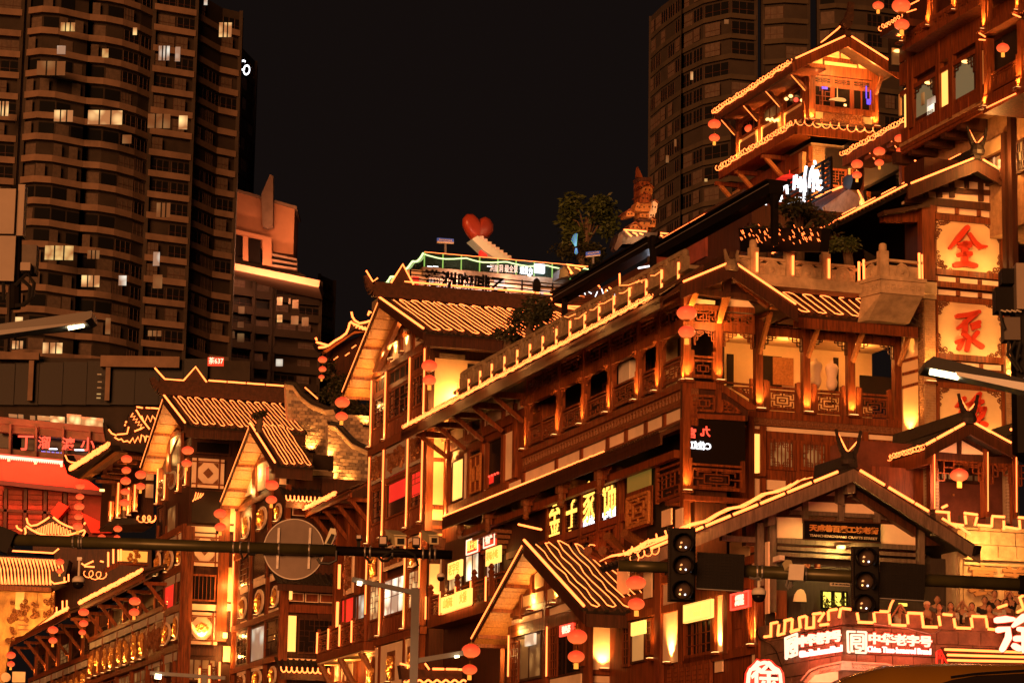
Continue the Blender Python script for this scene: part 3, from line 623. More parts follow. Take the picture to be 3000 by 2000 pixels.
# eave over the balcony: soffit, fascia, tile edge, coiled light
eo = 1.15
mb = MB()
E0,E1 = -.6,28.5
ez = ML.z_(A_(1100,660),eo)
fr = lambda s,z,o: ML.pt(s,z,o)
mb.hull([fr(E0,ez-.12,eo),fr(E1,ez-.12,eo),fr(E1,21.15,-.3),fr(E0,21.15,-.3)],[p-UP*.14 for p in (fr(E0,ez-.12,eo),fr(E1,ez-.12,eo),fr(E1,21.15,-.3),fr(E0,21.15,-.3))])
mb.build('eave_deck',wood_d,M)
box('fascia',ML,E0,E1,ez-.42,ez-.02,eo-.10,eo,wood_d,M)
box('eave_purlin',ML,E0,E1,zt-.02,zt+.26,-.12,.14,wood,M)
mb = MB()
for i in range(int((E1-E0)/.21)):
    s = E0 + .21*i; mb.tube([fr(s,ez+.02,eo+.06),fr(s,21.2,-.3)],.055,6)
mb.build('tile_row',tile_b,M,kind='stuff')
coil(ML.pt(27.9,ez+.07,eo+.1),ML.pt(-.1,ez+.07,eo+.1),M,.085,.16,.016); strip3([ML.pt(27.9,ez+.05,eo+.09),ML.pt(-.1,ez+.05,eo+.09)],M,.022)
for i in range(7): lamp(ML.pt(1.5+4*i,ez+.1,eo+.45),4,M)
# stone walkway balustrade with light bars, above the eave
BS = ML.shift(.05)
bars = [(800,1085,1195),(877,1055,1165),(955,998,1115),(1035,950,1055),(1122,900,1015),(1210,855,968),(1297,815,927),(1385,762,880),(1478,710,830),(1572,655,780),(1673,613,730),(1772,558,672),(1873,485,620),(1979,428,570),(2095,378,512),(2200,305,440),(2316,255,390)]
T11 = T[1,1]; ztr = []; sb = []
for x,y0,y1 in bars:
    a = BS.sz(T11(x,y0)); b = BS.sz(T11(x,y1)); sb.append((a[0]+b[0])/2)
    strip3([BS.pt(sb[-1],b[1],.02),BS.pt(sb[-1],a[1],.02)],M,.044)
    ztr.append(a[1])
zba = BS.z_(T11(1572,655)); zbb = 21.25
par = M
for i,s in enumerate(sb):
    s2 = s-.28
    o = MB().fbox(BS,s2-.13,s2+.13,zbb-.1,zba+.12,-.2,.0).build('stone_post',stone,M); MB().lathe(BS.pt(s2,zba+.12,-.1),[(.10,0),(.12,.05),(.11,.2),(.05,.25)],10).build('post_cap',stone,o)
    if i+1 < len(sb):
        a,b = sb[i+1]-.15,s2-.13
        o = MB().fbox(BS,a,b,zbb,zbb+.24,-.14,-.05).build('balustrade_panel',stone,M); box('handrail',BS,a,b,zbb+.52,zbb+.66,-.16,-.03,stone,o)
        for k in range(3):
            x = a+(b-a)*(k+.5)/3; box('baluster',BS,x-.09,x+.09,zbb+.24,zbb+.52,-.13,-.06,stone,o)
box('stone_kerb',BS,-.4,sb[0]+.5,zbb-.12,zbb,-.3,.05,stone,M)
# small festoon of bulbs drooping along the walkway
for k,(p,q) in enumerate([((1530,625),(1605,608)),((1600,640),(1680,595)),((1705,580),(1770,545)),((1760,540),(1880,490)),((1905,465),(1990,425)),((1905,412),(2090,370)),((2020,385),(2040,375)),((2120,345),(2200,310))]):
    a = BS.at(T11(*p),.1); b = BS.at(T11(*q),.1); strip3([a,a.lerp(b,.35)-UP*.06,a.lerp(b,.6)-UP*.03,b],M,.015,led_s)
# ---- wall bay left of the balcony, set back
MW = ML.shift(-.55); K = B_
wallbits = [((92,470),(222,735))]
mb = MB(); mb.fbox(MW,15.9,27.7,15.4,21,-1,-.06); mb.build('bay_wall',wood,M)
def pp(tl,br,m=plaster,nm='plaster_panel',off=-.01,th=.04): return rect(nm,MW,K(*tl),K(*br),off,th,m,M)
for tl,br in [((268,465),(405,560)),((430,380),(455,520)),((610,290),(630,440)),((655,270),(800,355)),((825,195),(912,295)),((942,130),(1020,220)),((418,690),(452,1140)),((598,610),(634,1070)),((818,500),(912,935)),((800,1030),(985,1000))]: pp(tl,br)
win_px(MW,K(482,350),K(582,470),.02,M,glass_d)
for tl,br in [((175,475),(222,560))]: pp(tl,br,plaster_y)
for x,y0,y1 in [(240,450,1330),(415,400,560),(590,300,480),(805,200,340),(925,180,930),(436+20,660,1150),(590,590,1080),(640,580,1050),(805,500,1000)]:
    s,z1 = MW.sz(K(x,y0),.1); z0 = MW.z_(K(x,y1),.1); box('post',MW,s-.13,s+.13,z0,z1,-.06,.10,wood,M)
for y in ((640,560,250,990),):
    pass
zz = MW.z_(K(330,640),.06); box('wall_beam',MW,16,27,zz-.02,zz+.34,-.05,.06,wood_r,M)
zz = MW.z_(K(400,1165),.06); box('sill_beam',MW,19.5,27,zz-.28,zz,-.05,.09,wood,M)
for tl,br in [((260,1270),(390,1270)),((455,1160),(575,1190)),((630,1100),(780,1110))]: pass
for a,b,g,st in [((290,770),(400,1150),lit_panel,None),((655,570),(800,1000),glass_d,None),((465,680),(585,1080),glass_d,3)]:
    win_px(MW,K(*a),K(*b),.04,M,g,m=wood_d,fw=.07)
o = rect('shutter',MW,K(487,735),K(580,1060),.22,.05,wood,M); s0,s1,z0,z1 = SZ(MW,K(487,735),K(580,1060),.24)
lattice('fretwork',[MW.pt(s0,z1,.25),MW.pt(s1,z1,.25),MW.pt(s1,z0,.25),MW.pt(s0,z0,.25)],plank_m,o,0,3,.04)
s0,s1,z0,z1 = SZ(MW,K(672,905),K(785,985),-.02); 
for k in range(4): MB().ball(MW.pt(s0+(s1-s0)*(k+.5)/4,z1-.1,.03),.05,.05,.05,8,5).build('red_bulb',neon_r,M)
rect('red_curtain',MW,K(672,915),K(715,985),.01,.01,red_cloth,M)
for (a,b) in [((105,450),(250,730)),((270,355),(428,650)),((445,255),(608,560)),((640,155),(803,465)),((838,55),(1020,370))]:
    w = MW.at(K(*b),.15); t = ML.at(K(a[0]+10,a[1]),.75); s = MW.sz(K(*b),.15)[0]
    t = ML.pt((w-ML.P).dot(ML.d),ML.z_(K(*a),.75),.75)
    MB().bar(w,t,.14,.16).build('eave_strut',wood,M)
    MB().fbox(ML,s-.09,s+.09,t.z-.02,t.z+.2,-.5,.95).build('strut_arm',wood,M)
# ---- second eave, lower down, with tile edge and light
e2 = 0.75; za = ML.z_(B_(1000,1045),e2)
sA,sB = ML.s_(B_(190,1400),e2),.4
pts = [fr(sB,za,e2),fr(sA,za,e2),fr(sA,za+.55,-.4),fr(sB,za+.55,-.4)]
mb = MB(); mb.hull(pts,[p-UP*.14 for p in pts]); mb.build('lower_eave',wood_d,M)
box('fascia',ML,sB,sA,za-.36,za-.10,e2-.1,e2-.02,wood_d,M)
box('eave_purlin',ML,sB,sA-.4,za-.75,za-.50,.05,.25,wood,M)
mb = MB()
for i in range(int((sA-sB)/.2)): s = sB+.2*i; mb.tube([fr(s,za+.03,e2+.05),fr(s,za+.58,-.4)],.055,6)
mb.build('tile_row',tile_b,M,kind='stuff')
rn = random.Random(3); x = sA-.2
while x > 6.0:
    L = rn.uniform(.25,.6) if x < 17.5 or x > 24 else 5.5
    strip3([fr(x,za+.12+.02*rn.random(),e2+.02),fr(x-L,za+.12,e2+.02)],M,.036 if L > 1 else .03,led if L > 1 else led_s); x -= L+rn.uniform(.04,.12)
for (x,y) in [(370,1400),(660,1340),(1050,1210),(1405,1080),(1800,945)]:    # carved hanging posts under that eave
    s,z = ML.sz(B_(x,y),.45); o = MB().fbox(ML,s-.16,s+.16,z-.05,z+.45,-.4,.6).build('hanging_bracket',carve,M)
    MB().lathe(ML.pt(s,z-.55,.45),[(.03,0),(.13,.06),(.09,.14),(.13,.22),(.09,.3),(.12,.5)],10).build('pendant',carve,o)
    corner_fret('corner_fret',ML.pt(s-.15,z+.3,.4),-ML.d,-UP,.8,.6,wood,o,.035)
# ---- storey below: neon character windows and dark panelling
MN = ML.shift(-.25); zc = za-.5
mb = MB(); mb.fbox(MN,.2,27,6,zc,-1.2,-.12); mb.build('lower_wall',wood_d,M)
T12 = T[1,2]
nw = [((1425,370),(1497,550),'金'),((1540,315),(1615,495),'子'),((1655,270),(1735,525),'家'),((1790,220),(1880,480),'饰')]
for i,(a,b,ch) in enumerate(nw):
    s0,s1,z0,z1 = SZ(MN,T12(*a),T12(*b),.02); z0 -= .05; z1 += .0
    o = window(MN,s0+.15,s1-.1,z0,z1,.03,M,glass_d,m=wood_d,fw=.08,style=2,n=(3,8),r=.02)
    w = abs(s1-s0); text(ch,MN.pt((s0+s1)/2,(z0+z1)/2+(.25 if i > 1 else 0),.01),-MN.d,UP,w*1.25,neon_y,o,'neon_character',.015,.012,sx=.85)
    if i > 1: text('首饰' if i == 2 else '定制',MN.pt((s0+s1)/2,z0+.3,.01),-MN.d,UP,w*.5,neon_w,o,'white_lettering',.012,.01)
for x in (1405,1520,1635,1755,1895): 
    s = MN.s_(T12(x,400),.1); column(MN,s,12,zc,.1,M,.2,wood)
z0 = MN.z_(T12(1450,560),.06); box('sill_beam',MN,6,18.5,z0-.3,z0-.05,-.1,.08,wood_r,M)
zk = MN.z_(T12(1450,680),.04); s0,s1 = MN.s_(T12(1390,690)),MN.s_(T12(1900,520))
for i in range(6):
    a = s0+(s1-s0)*i/6; b = s0+(s1-s0)*(i+1)/6
    lattice('fret_panel',[MN.pt(a-.05,z0-.4,.05),MN.pt(b+.05,z0-.4,.05),MN.pt(b+.05,z0-1.4,.05),MN.pt(a-.05,z0-1.4,.05)],wood,M,i,1,.05,(5,5))
# carved eave stack and shutters between
o = MB()
for k in range(5): o.fbox(MN,19.2-.2*k,21.2,14.2+.17*k,14.33+.17*k,-.1,.1+.12*k)
o.build('carved_corbel',carve,M)
strip(ML,[T12(1215,480),T12(1370,515)],.7,M,.04)
# shop front at the left: bright windows with red sign boards
for a,b,m_ in [((845,690),(940,860),lit_white),((1060,500),(1085,840),lit_white),((730,830),(825,940),lit_room),((990,640),(1085,850),lit_white)]:
    win_px(MN,T12(*a),T12(*b),.0,M,m_,m=wood_d,mull=2)
def signboard(pl,tl,br,off,body,mface,mtext,label,hpx,par=None,frame=None):
    s0,s1,z0,z1 = SZ(pl,tl,br,off); t = thing('sign_board',label,'sign',pl.pt((s0+s1)/2,min(z0,z1),off))
    box('board',pl,s0,s1,z0,z1,off-.08,off,mface,t)
    if frame:
        mb = MB()
        for a in ((s0,s1,z0,z0+.05),(s0,s1,z1-.05,z1)): mb.fbox(pl,*a,off-.01,off+.03)
        for a in ((s0,s0-.05 if s0 > s1 else s0+.05,z0+.05,z1-.05),(s1,s1+.05 if s0 > s1 else s1-.05,z0+.05,z1-.05)): mb.fbox(pl,*a,off-.01,off+.03)
        mb.build('frame',frame,t)
    if body:
        y = (tl[1]+br[1])/2; x0,x1 = tl[0]+(br[0]-tl[0])*.12,br[0]-(br[0]-tl[0])*.12
        sl = (br[1]-tl[1]); zc_ = (z0+z1)/2; L = abs(s1-s0)*.8; nn = max(len(x) for x in body.split('\n'))
        text(body,pl.pt((s0+s1)/2,zc_,off+.02),pl.d if s1 > s0 else -pl.d,UP,min(L/nn*1.05,(z1-z0)*.75/(1.35*body.count('\n')+1)),mtext,t,'lettering',.01,.006)
    return t
yel_board = glow('lit_yellow_board',(1.0,.50,.10),1.3,(.6,.5,.2)); amb_board = glow('lit_amber_board',(1.0,.33,.04),1.0,(.6,.3,.1))
signboard(MN,T12(860,590),T12(937,665),.45,'鲜土司',red_board,neon_y,'small red board with yellow characters hanging in front of the bright shop windows',40,frame=neon_p)
signboard(MN,T12(978,545),T12(1052,620),.45,'特产',red_board,neon_p,'red shop board with a white end, right of the other red board',40,frame=neon_p)
signboard(MN,T12(990,655),T12(1085,735),.40,'美味小吃',yel_board,amb_board,'glowing yellow board hung under the red shop board',40)
signboard(MN,T12(730,750),T12(820,830),.45,'老字号',yel_board,amb_board,'glowing yellow board at the left end of the bright shop front',40)
# its balcony with yellow light boxes
zf = ML.z_(T12(680,1105),.5)
box('shop_balcony',ML,ML.s_(T12(590,1150),.5),ML.s_(T12(1100,900),.5),zf-.35,zf,-.5,.5,wood,M)
for k,(x,yb,yt) in enumerate([(595,1130,960),(780,1060,890),(895,1010,860),(1012,970,820)]):
    s,z0 = ML.sz(T12(x,yb),.5); z1 = ML.z_(T12(x,yt),.5); column(ML,s,z0,z1,.5,M,.16); MB().lathe(ML.pt(s,z1,.42),[(.10,0),(.14,.08),(.06,.18),(.13,.26),(.04,.4)],8).build('post_cap',wood,M)
for (x,y0,y1) in [(578,975,1130),(675,940,1100),(780,908,1060),(886,870,1035),(990,840,1005)]:
    s,z0 = ML.sz(T12(x,y1),.55); z1 = ML.z_(T12(x,y0),.55); strip3([ML.pt(s,z0,.56),ML.pt(s,z1,.56)],M,.035)
for i,(x0,x1) in enumerate([(600,670),(690,780),(790,890),(900,990),(1030,1100)]):
    ya = 980-(x0-600)*.37; s0,z1 = ML.sz(T12(x0,ya),.5); s1 = ML.s_(T12(x1,ya-.37*(x1-x0)),.5); railing(ML,s0,s1,zf+.02,z1,.45,M,wood,1,i,(4,4),False)
for k,(x0,y0,x1,y1,tx) in enumerate([(688,985,776,1060,'山城味'),(790,945,885,1025,'火锅')]):
    signboard(ML,T12(x0,y0),T12(x1,y1),.62,tx,yel_board,amb_board,['yellow glowing light box on the balcony rail, the left of the two side by side','yellow glowing light box on the balcony rail, right of its twin'][k],40,frame=neon_y)
strip(ML,[T12(690,1095),T12(890,1030)],.64,M,.03)

# ================================================================== corner porch and right wing of the corner house
D_ = Q(2000,700,4.612); E_ = Q(2200,1180,4.127); F_ = Q(2540,1160,3.92); G_ = Q(2380,380,3.734); H_ = Q(2640,560,2.1778); I_ = Q(1820,1560,3.564); J_ = Q(2300,1640,4.357); K_ = Q(2600,1560,3.5625)
T21 = T[2,1]; T22 = T[2,2]
ro = gable(MR,.75,D_(655,350),D_(-40,640),D_(1545,955),3.0,M,.42,tile_b,wood_d,sides=(1,1),horn=False)
swallow(MR.at(D_(655,330),.8),MR.d,M,.35,stone,False)
for a,b in [((150,650),(1040,800))]:
    slab('tie_beam',MR,D_.l([(145,650),(1020,760),(1020,835),(145,742)]),.15,.25,wood_d,M)
slab('king_post',MR,D_.l([(555,450),(655,450),(655,720),(555,715)]),.2,.2,wood_d,M)
slab('gable_strut',MR,D_.l([(640,520),(720,520),(1180,870),(1160,930)]),.2,.2,wood,M)
slab('plaster_panel',MR,D_.l([(265,680),(550,570),(555,700),(270,690)]),.02,.05,plaster_y,M)
slab('gable_wall',MR,D_.l([(160,640),(640,430),(1300,900),(1160,900),(150,760)]),-.05,.1,wood_d,M)
for k in range(3):
    x,y = 660+190*k,450+150*k
    for j in range(3): beam('rafter',MR,D_(x+20*j,y+18*j),D_(x+130+20*j,y+100+18*j),3.4,.55,.08,wood,M)
for a,b in [((1200,870),(1400,890)),((1200,925),(1460,960))]: beam('rafter_beam',MR,D_(*a),D_(*b),6,.45,.15,plank_m,M)
for st in ([(140,738),(225,735),(150,905),(85,885)],[(545,790),(650,783),(528,1140),(462,1135)]):
    slab('lit_strut',MR,D_.l(st),.38,.10,plank_m,M)
lamp(MR.at(D_(480,1160),.6),10,M); lamp(MR.at(D_(100,930),.6),8,M)
slab('plaster_panel',MR,D_.l([(180,805),(440,835),(440,885),(170,870)]),.0,.06,plaster,M)
slab('plaster_panel',MR,D_.l([(600,800),(880,830),(970,925),(580,905)]),.0,.06,plaster,M)
slab('frieze_beam',MR,D_.l([(150,880),(975,930),(975,1005),(150,940)]),.03,.2,wood,M)
for a in ([(110,950),(440,960),(440,1145),(110,1130)],[(545,1020),(950,1040),(950,1170),(545,1140)]):
    q = [MR.at(D_(*p),.0) for p in a]; lattice('fret_panel',q,wood,M,3,1,.04,(8,4))
slab('porch_lintel',MR,D_.l([(100,1135),(975,1175),(975,1280),(100,1215)]),.02,.2,wood,M)
for x,w in ((490,70),):
    s,z1 = MR.sz(D_(x,1130),.02); z0 = MR.z_((2105,1118),.02); column(MR,s,z0,z1,.05,M,.22); uplight(MR.pt(s,z0+.03,.05),MR.n,M,14)
sA_ = MR.s_((2012,1115)); column(MR,sA_,9.5,zt+.2,.04,M,.26); uplight(MR.pt(sA_,17.62,.04),MR.n,M,22); uplight(ML.pt(0,17.62,.04),ML.n,M,18)
for a,b in [((150,1240),(440,1300)),((540,1260),(955,1300))]:
    P = MR.at(D_(*a),-.02); Qe = MR.at(D_(b[0],a[1]),-.02); w = (Qe-P).length
    corner_fret('corner_fret',P,MR.d,-UP,w*.45,.45,wood,M,.03); corner_fret('corner_fret',Qe,-MR.d,-UP,w*.45,.55,wood,M,.03)
s0,s1,z0,z1 = SZ(MR,(2028,1040),(2092,1108),.0); railing(MR,s0,s1,z0-.02,z1,.02,M,wood,3,2,r=.035)
s0,s1,z0,z1 = SZ(MR,T21(280,1075),T21(475,1240),-.3)
slab('stair_board',MR,C_.l([(410,190),(470,160),(765,355),(765,390),(690,390)]),.05,.2,wood,M)
slab('railing_top',MR,C_.l([(470,120),(735,145),(735,162),(470,137)]),-.4,.08,wood,M)
lattice('fretwork',[MR.at(C_(*p),-.4) for p in ((540,180),(720,185),(720,285),(640,230))],wood,M,1,2,.035,(4,3))
# lower porch: fret band, dark glass sign, railing
slab('porch_band',MR,C_.l([(60,150),(420,190),(690,400),(690,500),(60,465)]),-.05,.15,wood_d,M)
for a in ([(150,255),(365,265),(365,405),(150,395)],[(445,300),(520,340),(620,420),(445,410)]):
    lattice('fret_panel',[MR.at(C_(*p),.0) for p in a],wood,M,5,3 if a[0][0] < 200 else 2,.04,(3,3))
slab('beam',MR,C_.l([(130,425),(665,450),(665,500),(130,465)]),.03,.15,wood_r,M)
slab('post',MR,C_.l([(385,200),(440,200),(440,420),(385,415)]),.04,.1,wood,M)
dk = slab('dark_shop_window',MR,C_.l([(130,470),(665,505),(665,930),(130,900)]),-.05,.06,glass_d,M)
text('九',MR.at(C_(283,605),-.02),-MR.d,UP,.34,neon_r,dk,'red_character',.01,.01); text('宫',MR.at(C_(150,620),-.02),-MR.d,UP,.34,neon_r,dk,'red_character',.01,.01)
text('C位红',MR.at(C_(235,740),-.02),-MR.d,UP+MR.d*0,.27,neon_w,dk,'white_lettering',.01,.008)
s0,s1,z0,z1 = SZ(MR,C_(135,900),C_(640,1180),.02); railing(MR,s0,s1,z0,z1,.06,M,wood,0,4,r=.04)
s0,s1,z0,z1 = SZ(MR,C_(130,1210),C_(690,1290),.05); box('porch_floor',MR,s0-.2,s1+.1,z0,z1,-1.5,.12,wood_r,M)
uplight(MR.at(C_(100,1165),.06),MR.n,M,18)
s0,s1,z0,z1 = SZ(ML,C_(-160,930),C_(50,1190),.0); railing(ML,2.6,.25,z0-.05,z1-.1,.0,M,wood,1,6,(6,5),r=.035)
rect('plaster_panel',MR,C_(130,1350),C_(400,1520),-.6,.05,plaster_y,M); lamp(MR.at(C_(200,1500),.2),16,M)
# ---- right wing, set back from the porch
MQ = MR.shift(-1.3)
zfl = MQ.z_(T21(700,1280)); cs = [MQ.s_(T21(x,900)) for x in (525,850,1157,1475)]; ztp = MQ.z_(T21(850,620)); 
for i,s in enumerate(cs):
    column(MQ,s,zfl,ztp,.02,M,.25)
    if i < 3: uplight(MQ.pt(s,zfl+.04,.03),MQ.n,M,30,w=.18)
    column(MQ,s+.24,zfl,MQ.z_(T21(545,1055)),0,M,.10); column(MQ,s-.26,zfl,MQ.z_(T21(545,1055)),0,M,.10)
zA = MQ.z_(T21(700,650)); zB = MQ.z_(T21(700,712)); zC = MQ.z_(T21(700,762)); zr = MQ.z_(T21(690,1108))
for i in range(3):
    a,b = cs[i]+.13,cs[i+1]-.13
    lattice('fret_panel',[MQ.pt(a,zA,-.06),MQ.pt(b,zA,-.06),MQ.pt(b,zB,-.06),MQ.pt(a,zB,-.06)],wood,M,0,3,.035)
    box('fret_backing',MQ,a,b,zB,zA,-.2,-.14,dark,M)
    box('lintel',MQ,a,b,zC,zB-.02,-.15,-.01,wood,M); box('upper_beam',MQ,a,b,zA+.02,ztp,-.15,-.01,wood,M)
    railing(MQ,a+.18,b-.2,zfl+.05,zr,0,M,wood,0,i,r=.035)
    w = b-a
    corner_fret('corner_fret',MQ.pt(a,zC,-.05),MQ.d,-UP,w*.34,.45,wood_d,M,.032); corner_fret('corner_fret',MQ.pt(b,zC,-.05),-MQ.d,-UP,w*.34,.45,wood_d,M,.032)
a,b = cs[0]-1.35,cs[0]-.13
corner_fret('corner_fret',MQ.pt(b,zC,-.05),-MQ.d,-UP,.5,.45,wood_d,M,.032)
# room behind the wing's railing
box('room_back_wall',MQ,cs[0]-2.5,cs[3]+.3,zfl,ztp,-2.7,-2.6,plaster_y,M); box('room_ceiling',MQ,cs[0]-2.5,cs[3]+.3,zC+.2,zC+.3,-2.6,-.2,plaster_y,M)
box('room_floor',MQ,cs[0]-2.5,cs[3]+.2,zfl-.25,zfl,-2.6,.08,wood,M)
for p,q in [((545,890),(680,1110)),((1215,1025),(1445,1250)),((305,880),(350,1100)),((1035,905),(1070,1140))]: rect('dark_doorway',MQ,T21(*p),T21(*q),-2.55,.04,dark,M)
rect('curtain',MQ,T21(620,900),T21(760,1100),-2.5,.04,plank_m,M)
lamp(MQ.at(T21(720,830),-1.2),6,M,r=.2); lamp(MQ.at(T21(1230,870),-1.2),7,M,r=.2); lamp(MQ.at(T21(400,830),-1.4),3,M,r=.2)
for k,(x,y) in enumerate([(912,1060),(1022,1075)]):
    P = MQ.at(T21(x,y+45),-1.0); t = thing('shop_mannequin',['white headless dress form behind the railing, the left of two in the lit upper room','white headless dress form behind the railing, the right of two in the lit upper room'][k],'mannequin',P-UP*.5)
    mb = MB().lathe(P-UP*.05,[(.10,0),(.17,.12),(.19,.26),(.15,.42),(.2,.62),(.23,.74),(.16,.86),(.06,.90),(.055,.99),(.03,1.0)],14); mb.build('torso',plaster,t,smooth=True)
    MB().lathe(P-UP*.5,[(.16,0),(.16,.03),(.02,.05),(.02,.5)],10).build('stand',black,t)
# carved key band, plaster strips and lower windows of the wing
s0,s1,z0,z1 = SZ(MQ,E_(20,150),E_(1830,330),.05); zt1 = MQ.z_(E_(30,150),.05); zb1 = MQ.z_(E_(30,245),.05)
box('carved_band',MQ,s0-.05,s1,zb1-.04,zfl-.1,-.2,.05,carve,M)
mb = MB(); n = 26
for i in range(n):
    s = s0+.06+(s1-s0)*i/n; w = (s1-s0)/n; zz = zb1+.02; h = (zt1-zb1)*.62
    for a in ((0,0,0,.9),(0,.9,.75,.9),(.75,.9,.75,.3),(.35,.3,.75,.3),(.35,.3,.35,.55)): mb.bar(MQ.pt(s+a[0]*w,zz+a[1]*h,.06),MQ.pt(s+a[2]*w,zz+a[3]*h,.06),.03,.03)
mb.build('key_fret',carve,M,kind='stuff')
box('wing_wall',MQ,s0-.3,s1+.6,8,zb1-.04,-1,-.06,wood,M)
for p,q in [((30,275),(112,315)),((178,285),(1355,418)),((1412,380),(1790,462)),((1412,490),(1620,660)),((30,910),(120,1180)),((178,925),(420,1060))]: rect('plaster_panel',MQ,E_(*p),E_(*q),-.03,.04,plaster,M)
rect('backlit_panel',MQ,E_(28,370),E_(130,850),-.02,.04,lit_panel,M)
for x,y0,y1 in [(150,275,1150),(8,120,1200),(1385,350,800)]:
    s,z1 = MQ.sz(E_(x,y0),.05); box('post',MQ,s-.1,s+.1,MQ.z_(E_(x,y1),.05),z1,-.06,.06,wood,M)
s,z = MQ.sz(E_(110,855),.1); box('lamp_bracket',MQ,s-.12,s+.12,z-.1,z,-.05,.28,wood,M)
for p,q,st in [((200,425),(545,820),1),((600,455),(935,830),1),((985,465),(1340,850),1)]:
    o = win_px(MQ,E_(*p),E_(*q),.02,M,lit_dim,style=2,n=(6,1),r=.03)
    s0,s1,z0,z1 = SZ(MQ,E_(*p),E_(*q),.04)
    for k in (0,1): 
        for j in (0,1): corner_fret('fret',MQ.pt(s0+.1 if not k else s1-.1,z1-.1 if not j else z0+.1,.0),MQ.d*(1 if not k else -1),UP*(-1 if not j else 1),.45,.45,wood,o,.025)
# outrigger struts under the wing eave
for x0,y0,x1,y1 in [(610,600,525,878),(960,635,860,902),(1265,665,1165,934),(1580,690,1485,960)]:
    t = MQ.at(T21(x0-8,y0),.95); w = MQ.at(T21(x1,y1),.12); MB().bar(w,t,.11,.16).build('eave_strut',plank_m,M)
    s = MQ.s_(T21(x1,y1)); MB().bar(MQ.pt((t-MQ.P).dot(MQ.d),t.z+.03,.95),MQ.pt(s,t.z+.06,0),.12,.16).build('strut_arm',wood,M)
    MB().bar(t,t+MQ.d*.18+UP*.06+MQ.n*.05,.11,.05).build('strut_tip',plank_m,M)
# wing eave with tile ends and a looped light hose
eL,eR = MQ.at(T21(785,612),1.1),MQ.at(T21(1612,690),1.1); eR.z = eL.z; rL = MQ.pt((eL-MQ.P).dot(MQ.d)-.4,eL.z+1.05,-.6); rR = MQ.pt((eR-MQ.P).dot(MQ.d),eL.z+1.05,-.6)
o,nr = roof_slope('wing_eave',rL,rR,eR,eL,M,tile_b,.33,.09)
squiggle(rL,rL.lerp(rR,.70),eL.lerp(eR,.70),eL,nr,M,5,4,.022,.12,.98)
s0 = (eL-MQ.P).dot(MQ.d); s1 = (eR-MQ.P).dot(MQ.d); box('fascia',MQ,s0-.1,s1,eL.z-.42,eL.z-.08,1.0,1.1,wood,M)
box('eave_soffit',MQ,s0-.2,s1,eL.z-.1,eL.z-.04,-.2,1.0,wood_d,M)
# end wall between the wing and the sign pillar: cream, striped, lit from below
rect('cream_wall',MQ,T21(1508,700),T21(1618,1450),.28,.1,plaster_y,M); s,z = MQ.sz(T21(1562,1440),.3); lamp(MQ.pt(s,z+.1,.45),34,M,'SPOT',spot=75,aim=UP-MQ.n*.25)
for y in (920,1010,1100): beam('timber_stripe',MQ,T21(1508,y+10),T21(1615,y-18),9,.32,.05,wood,M)
# ---- stone balustrade over the wing with carved roundels
SB = MR.shift(.1); zk = SB.z_(T21(620,335))
ps = [(492,120,330),(738,143,365),(985,170,385)]
zc1 = SB.z_(T21(492,150)); ztop = SB.z_(T21(600,222)); zbt = SB.z_(T21(600,345))
posts = [SB.s_(T21(x,300)) for x,_,_ in ps] + [SB.s_(T21(1215,300))]; posts = [SB.s_(T21(360,260))] + posts
box('stone_base',SB,posts[0]-.1,posts[-1]+.1,zbt-.35,zbt,-.6,.12,stone_w,M)
for i,s in enumerate(posts):
    if 0 < i < 4:
        o = box('stone_post',SB,s-.14,s+.14,zbt,zc1,-.24,.03,stone_w,M); MB().lathe(SB.pt(s,zc1,-.1),[(.12,0),(.13,.06),(.12,.22),(.08,.26)],12).build('post_cap',stone_w,o)
    if i: 
        sl_ = s+.07 if i < 4 else s-.06
        strip3([SB.pt(sl_,zbt+.08,.06),SB.pt(sl_,ztop+.12,.06)],M,.042)
    if i < 4:
        a,b = s+.15,posts[i+1]-.15; h = ztop-zbt
        o = box('balustrade_panel',SB,a,b,zbt,zbt+h*.68,-.16,-.04,stone_w,M)
        box('handrail',SB,a,b,ztop-h*.14,ztop,-.18,-.02,stone_w,o)
        c = SB.pt((a+b)/2,zbt+h*.34,-.04); MB().lathe(c,[(.30,0),(.30,.03),(.25,.035),(.245,.01),(.1,.012),(.05,.04),(0.01,.04)],20,SB.n).build('roundel',stone_w,o)
        for k in range(3):
            x = a+(b-a)*k/2; mb = MB(); hw = .13
            fr_ = [SB.pt(x-hw*.4,zbt+h*.68,-.06),SB.pt(x+hw*.4,zbt+h*.68,-.06),SB.pt(x+hw*1.6,zbt+h*.86,-.06),SB.pt(x-hw*1.6,zbt+h*.86,-.06)]; mb.hull(fr_,[p-SB.n*.08 for p in fr_]); mb.build('baluster',stone_w,o)
        for sd in (-1,1):
            mb = MB(); x = (a+b)/2+sd*(b-a)*.34
            for q in ((-.12,.1,.12,.1),(-.12,.1,-.12,.5),(-.12,.5,.1,.5),(.1,.5,.1,.25),(-.02,.25,.1,.25)): mb.bar(SB.pt(x-sd*q[0],zbt+q[1]*h,-.03),SB.pt(x-sd*q[2],zbt+q[3]*h,-.03),.035,.03)
            mb.build('carved_scroll',stone_w,o)
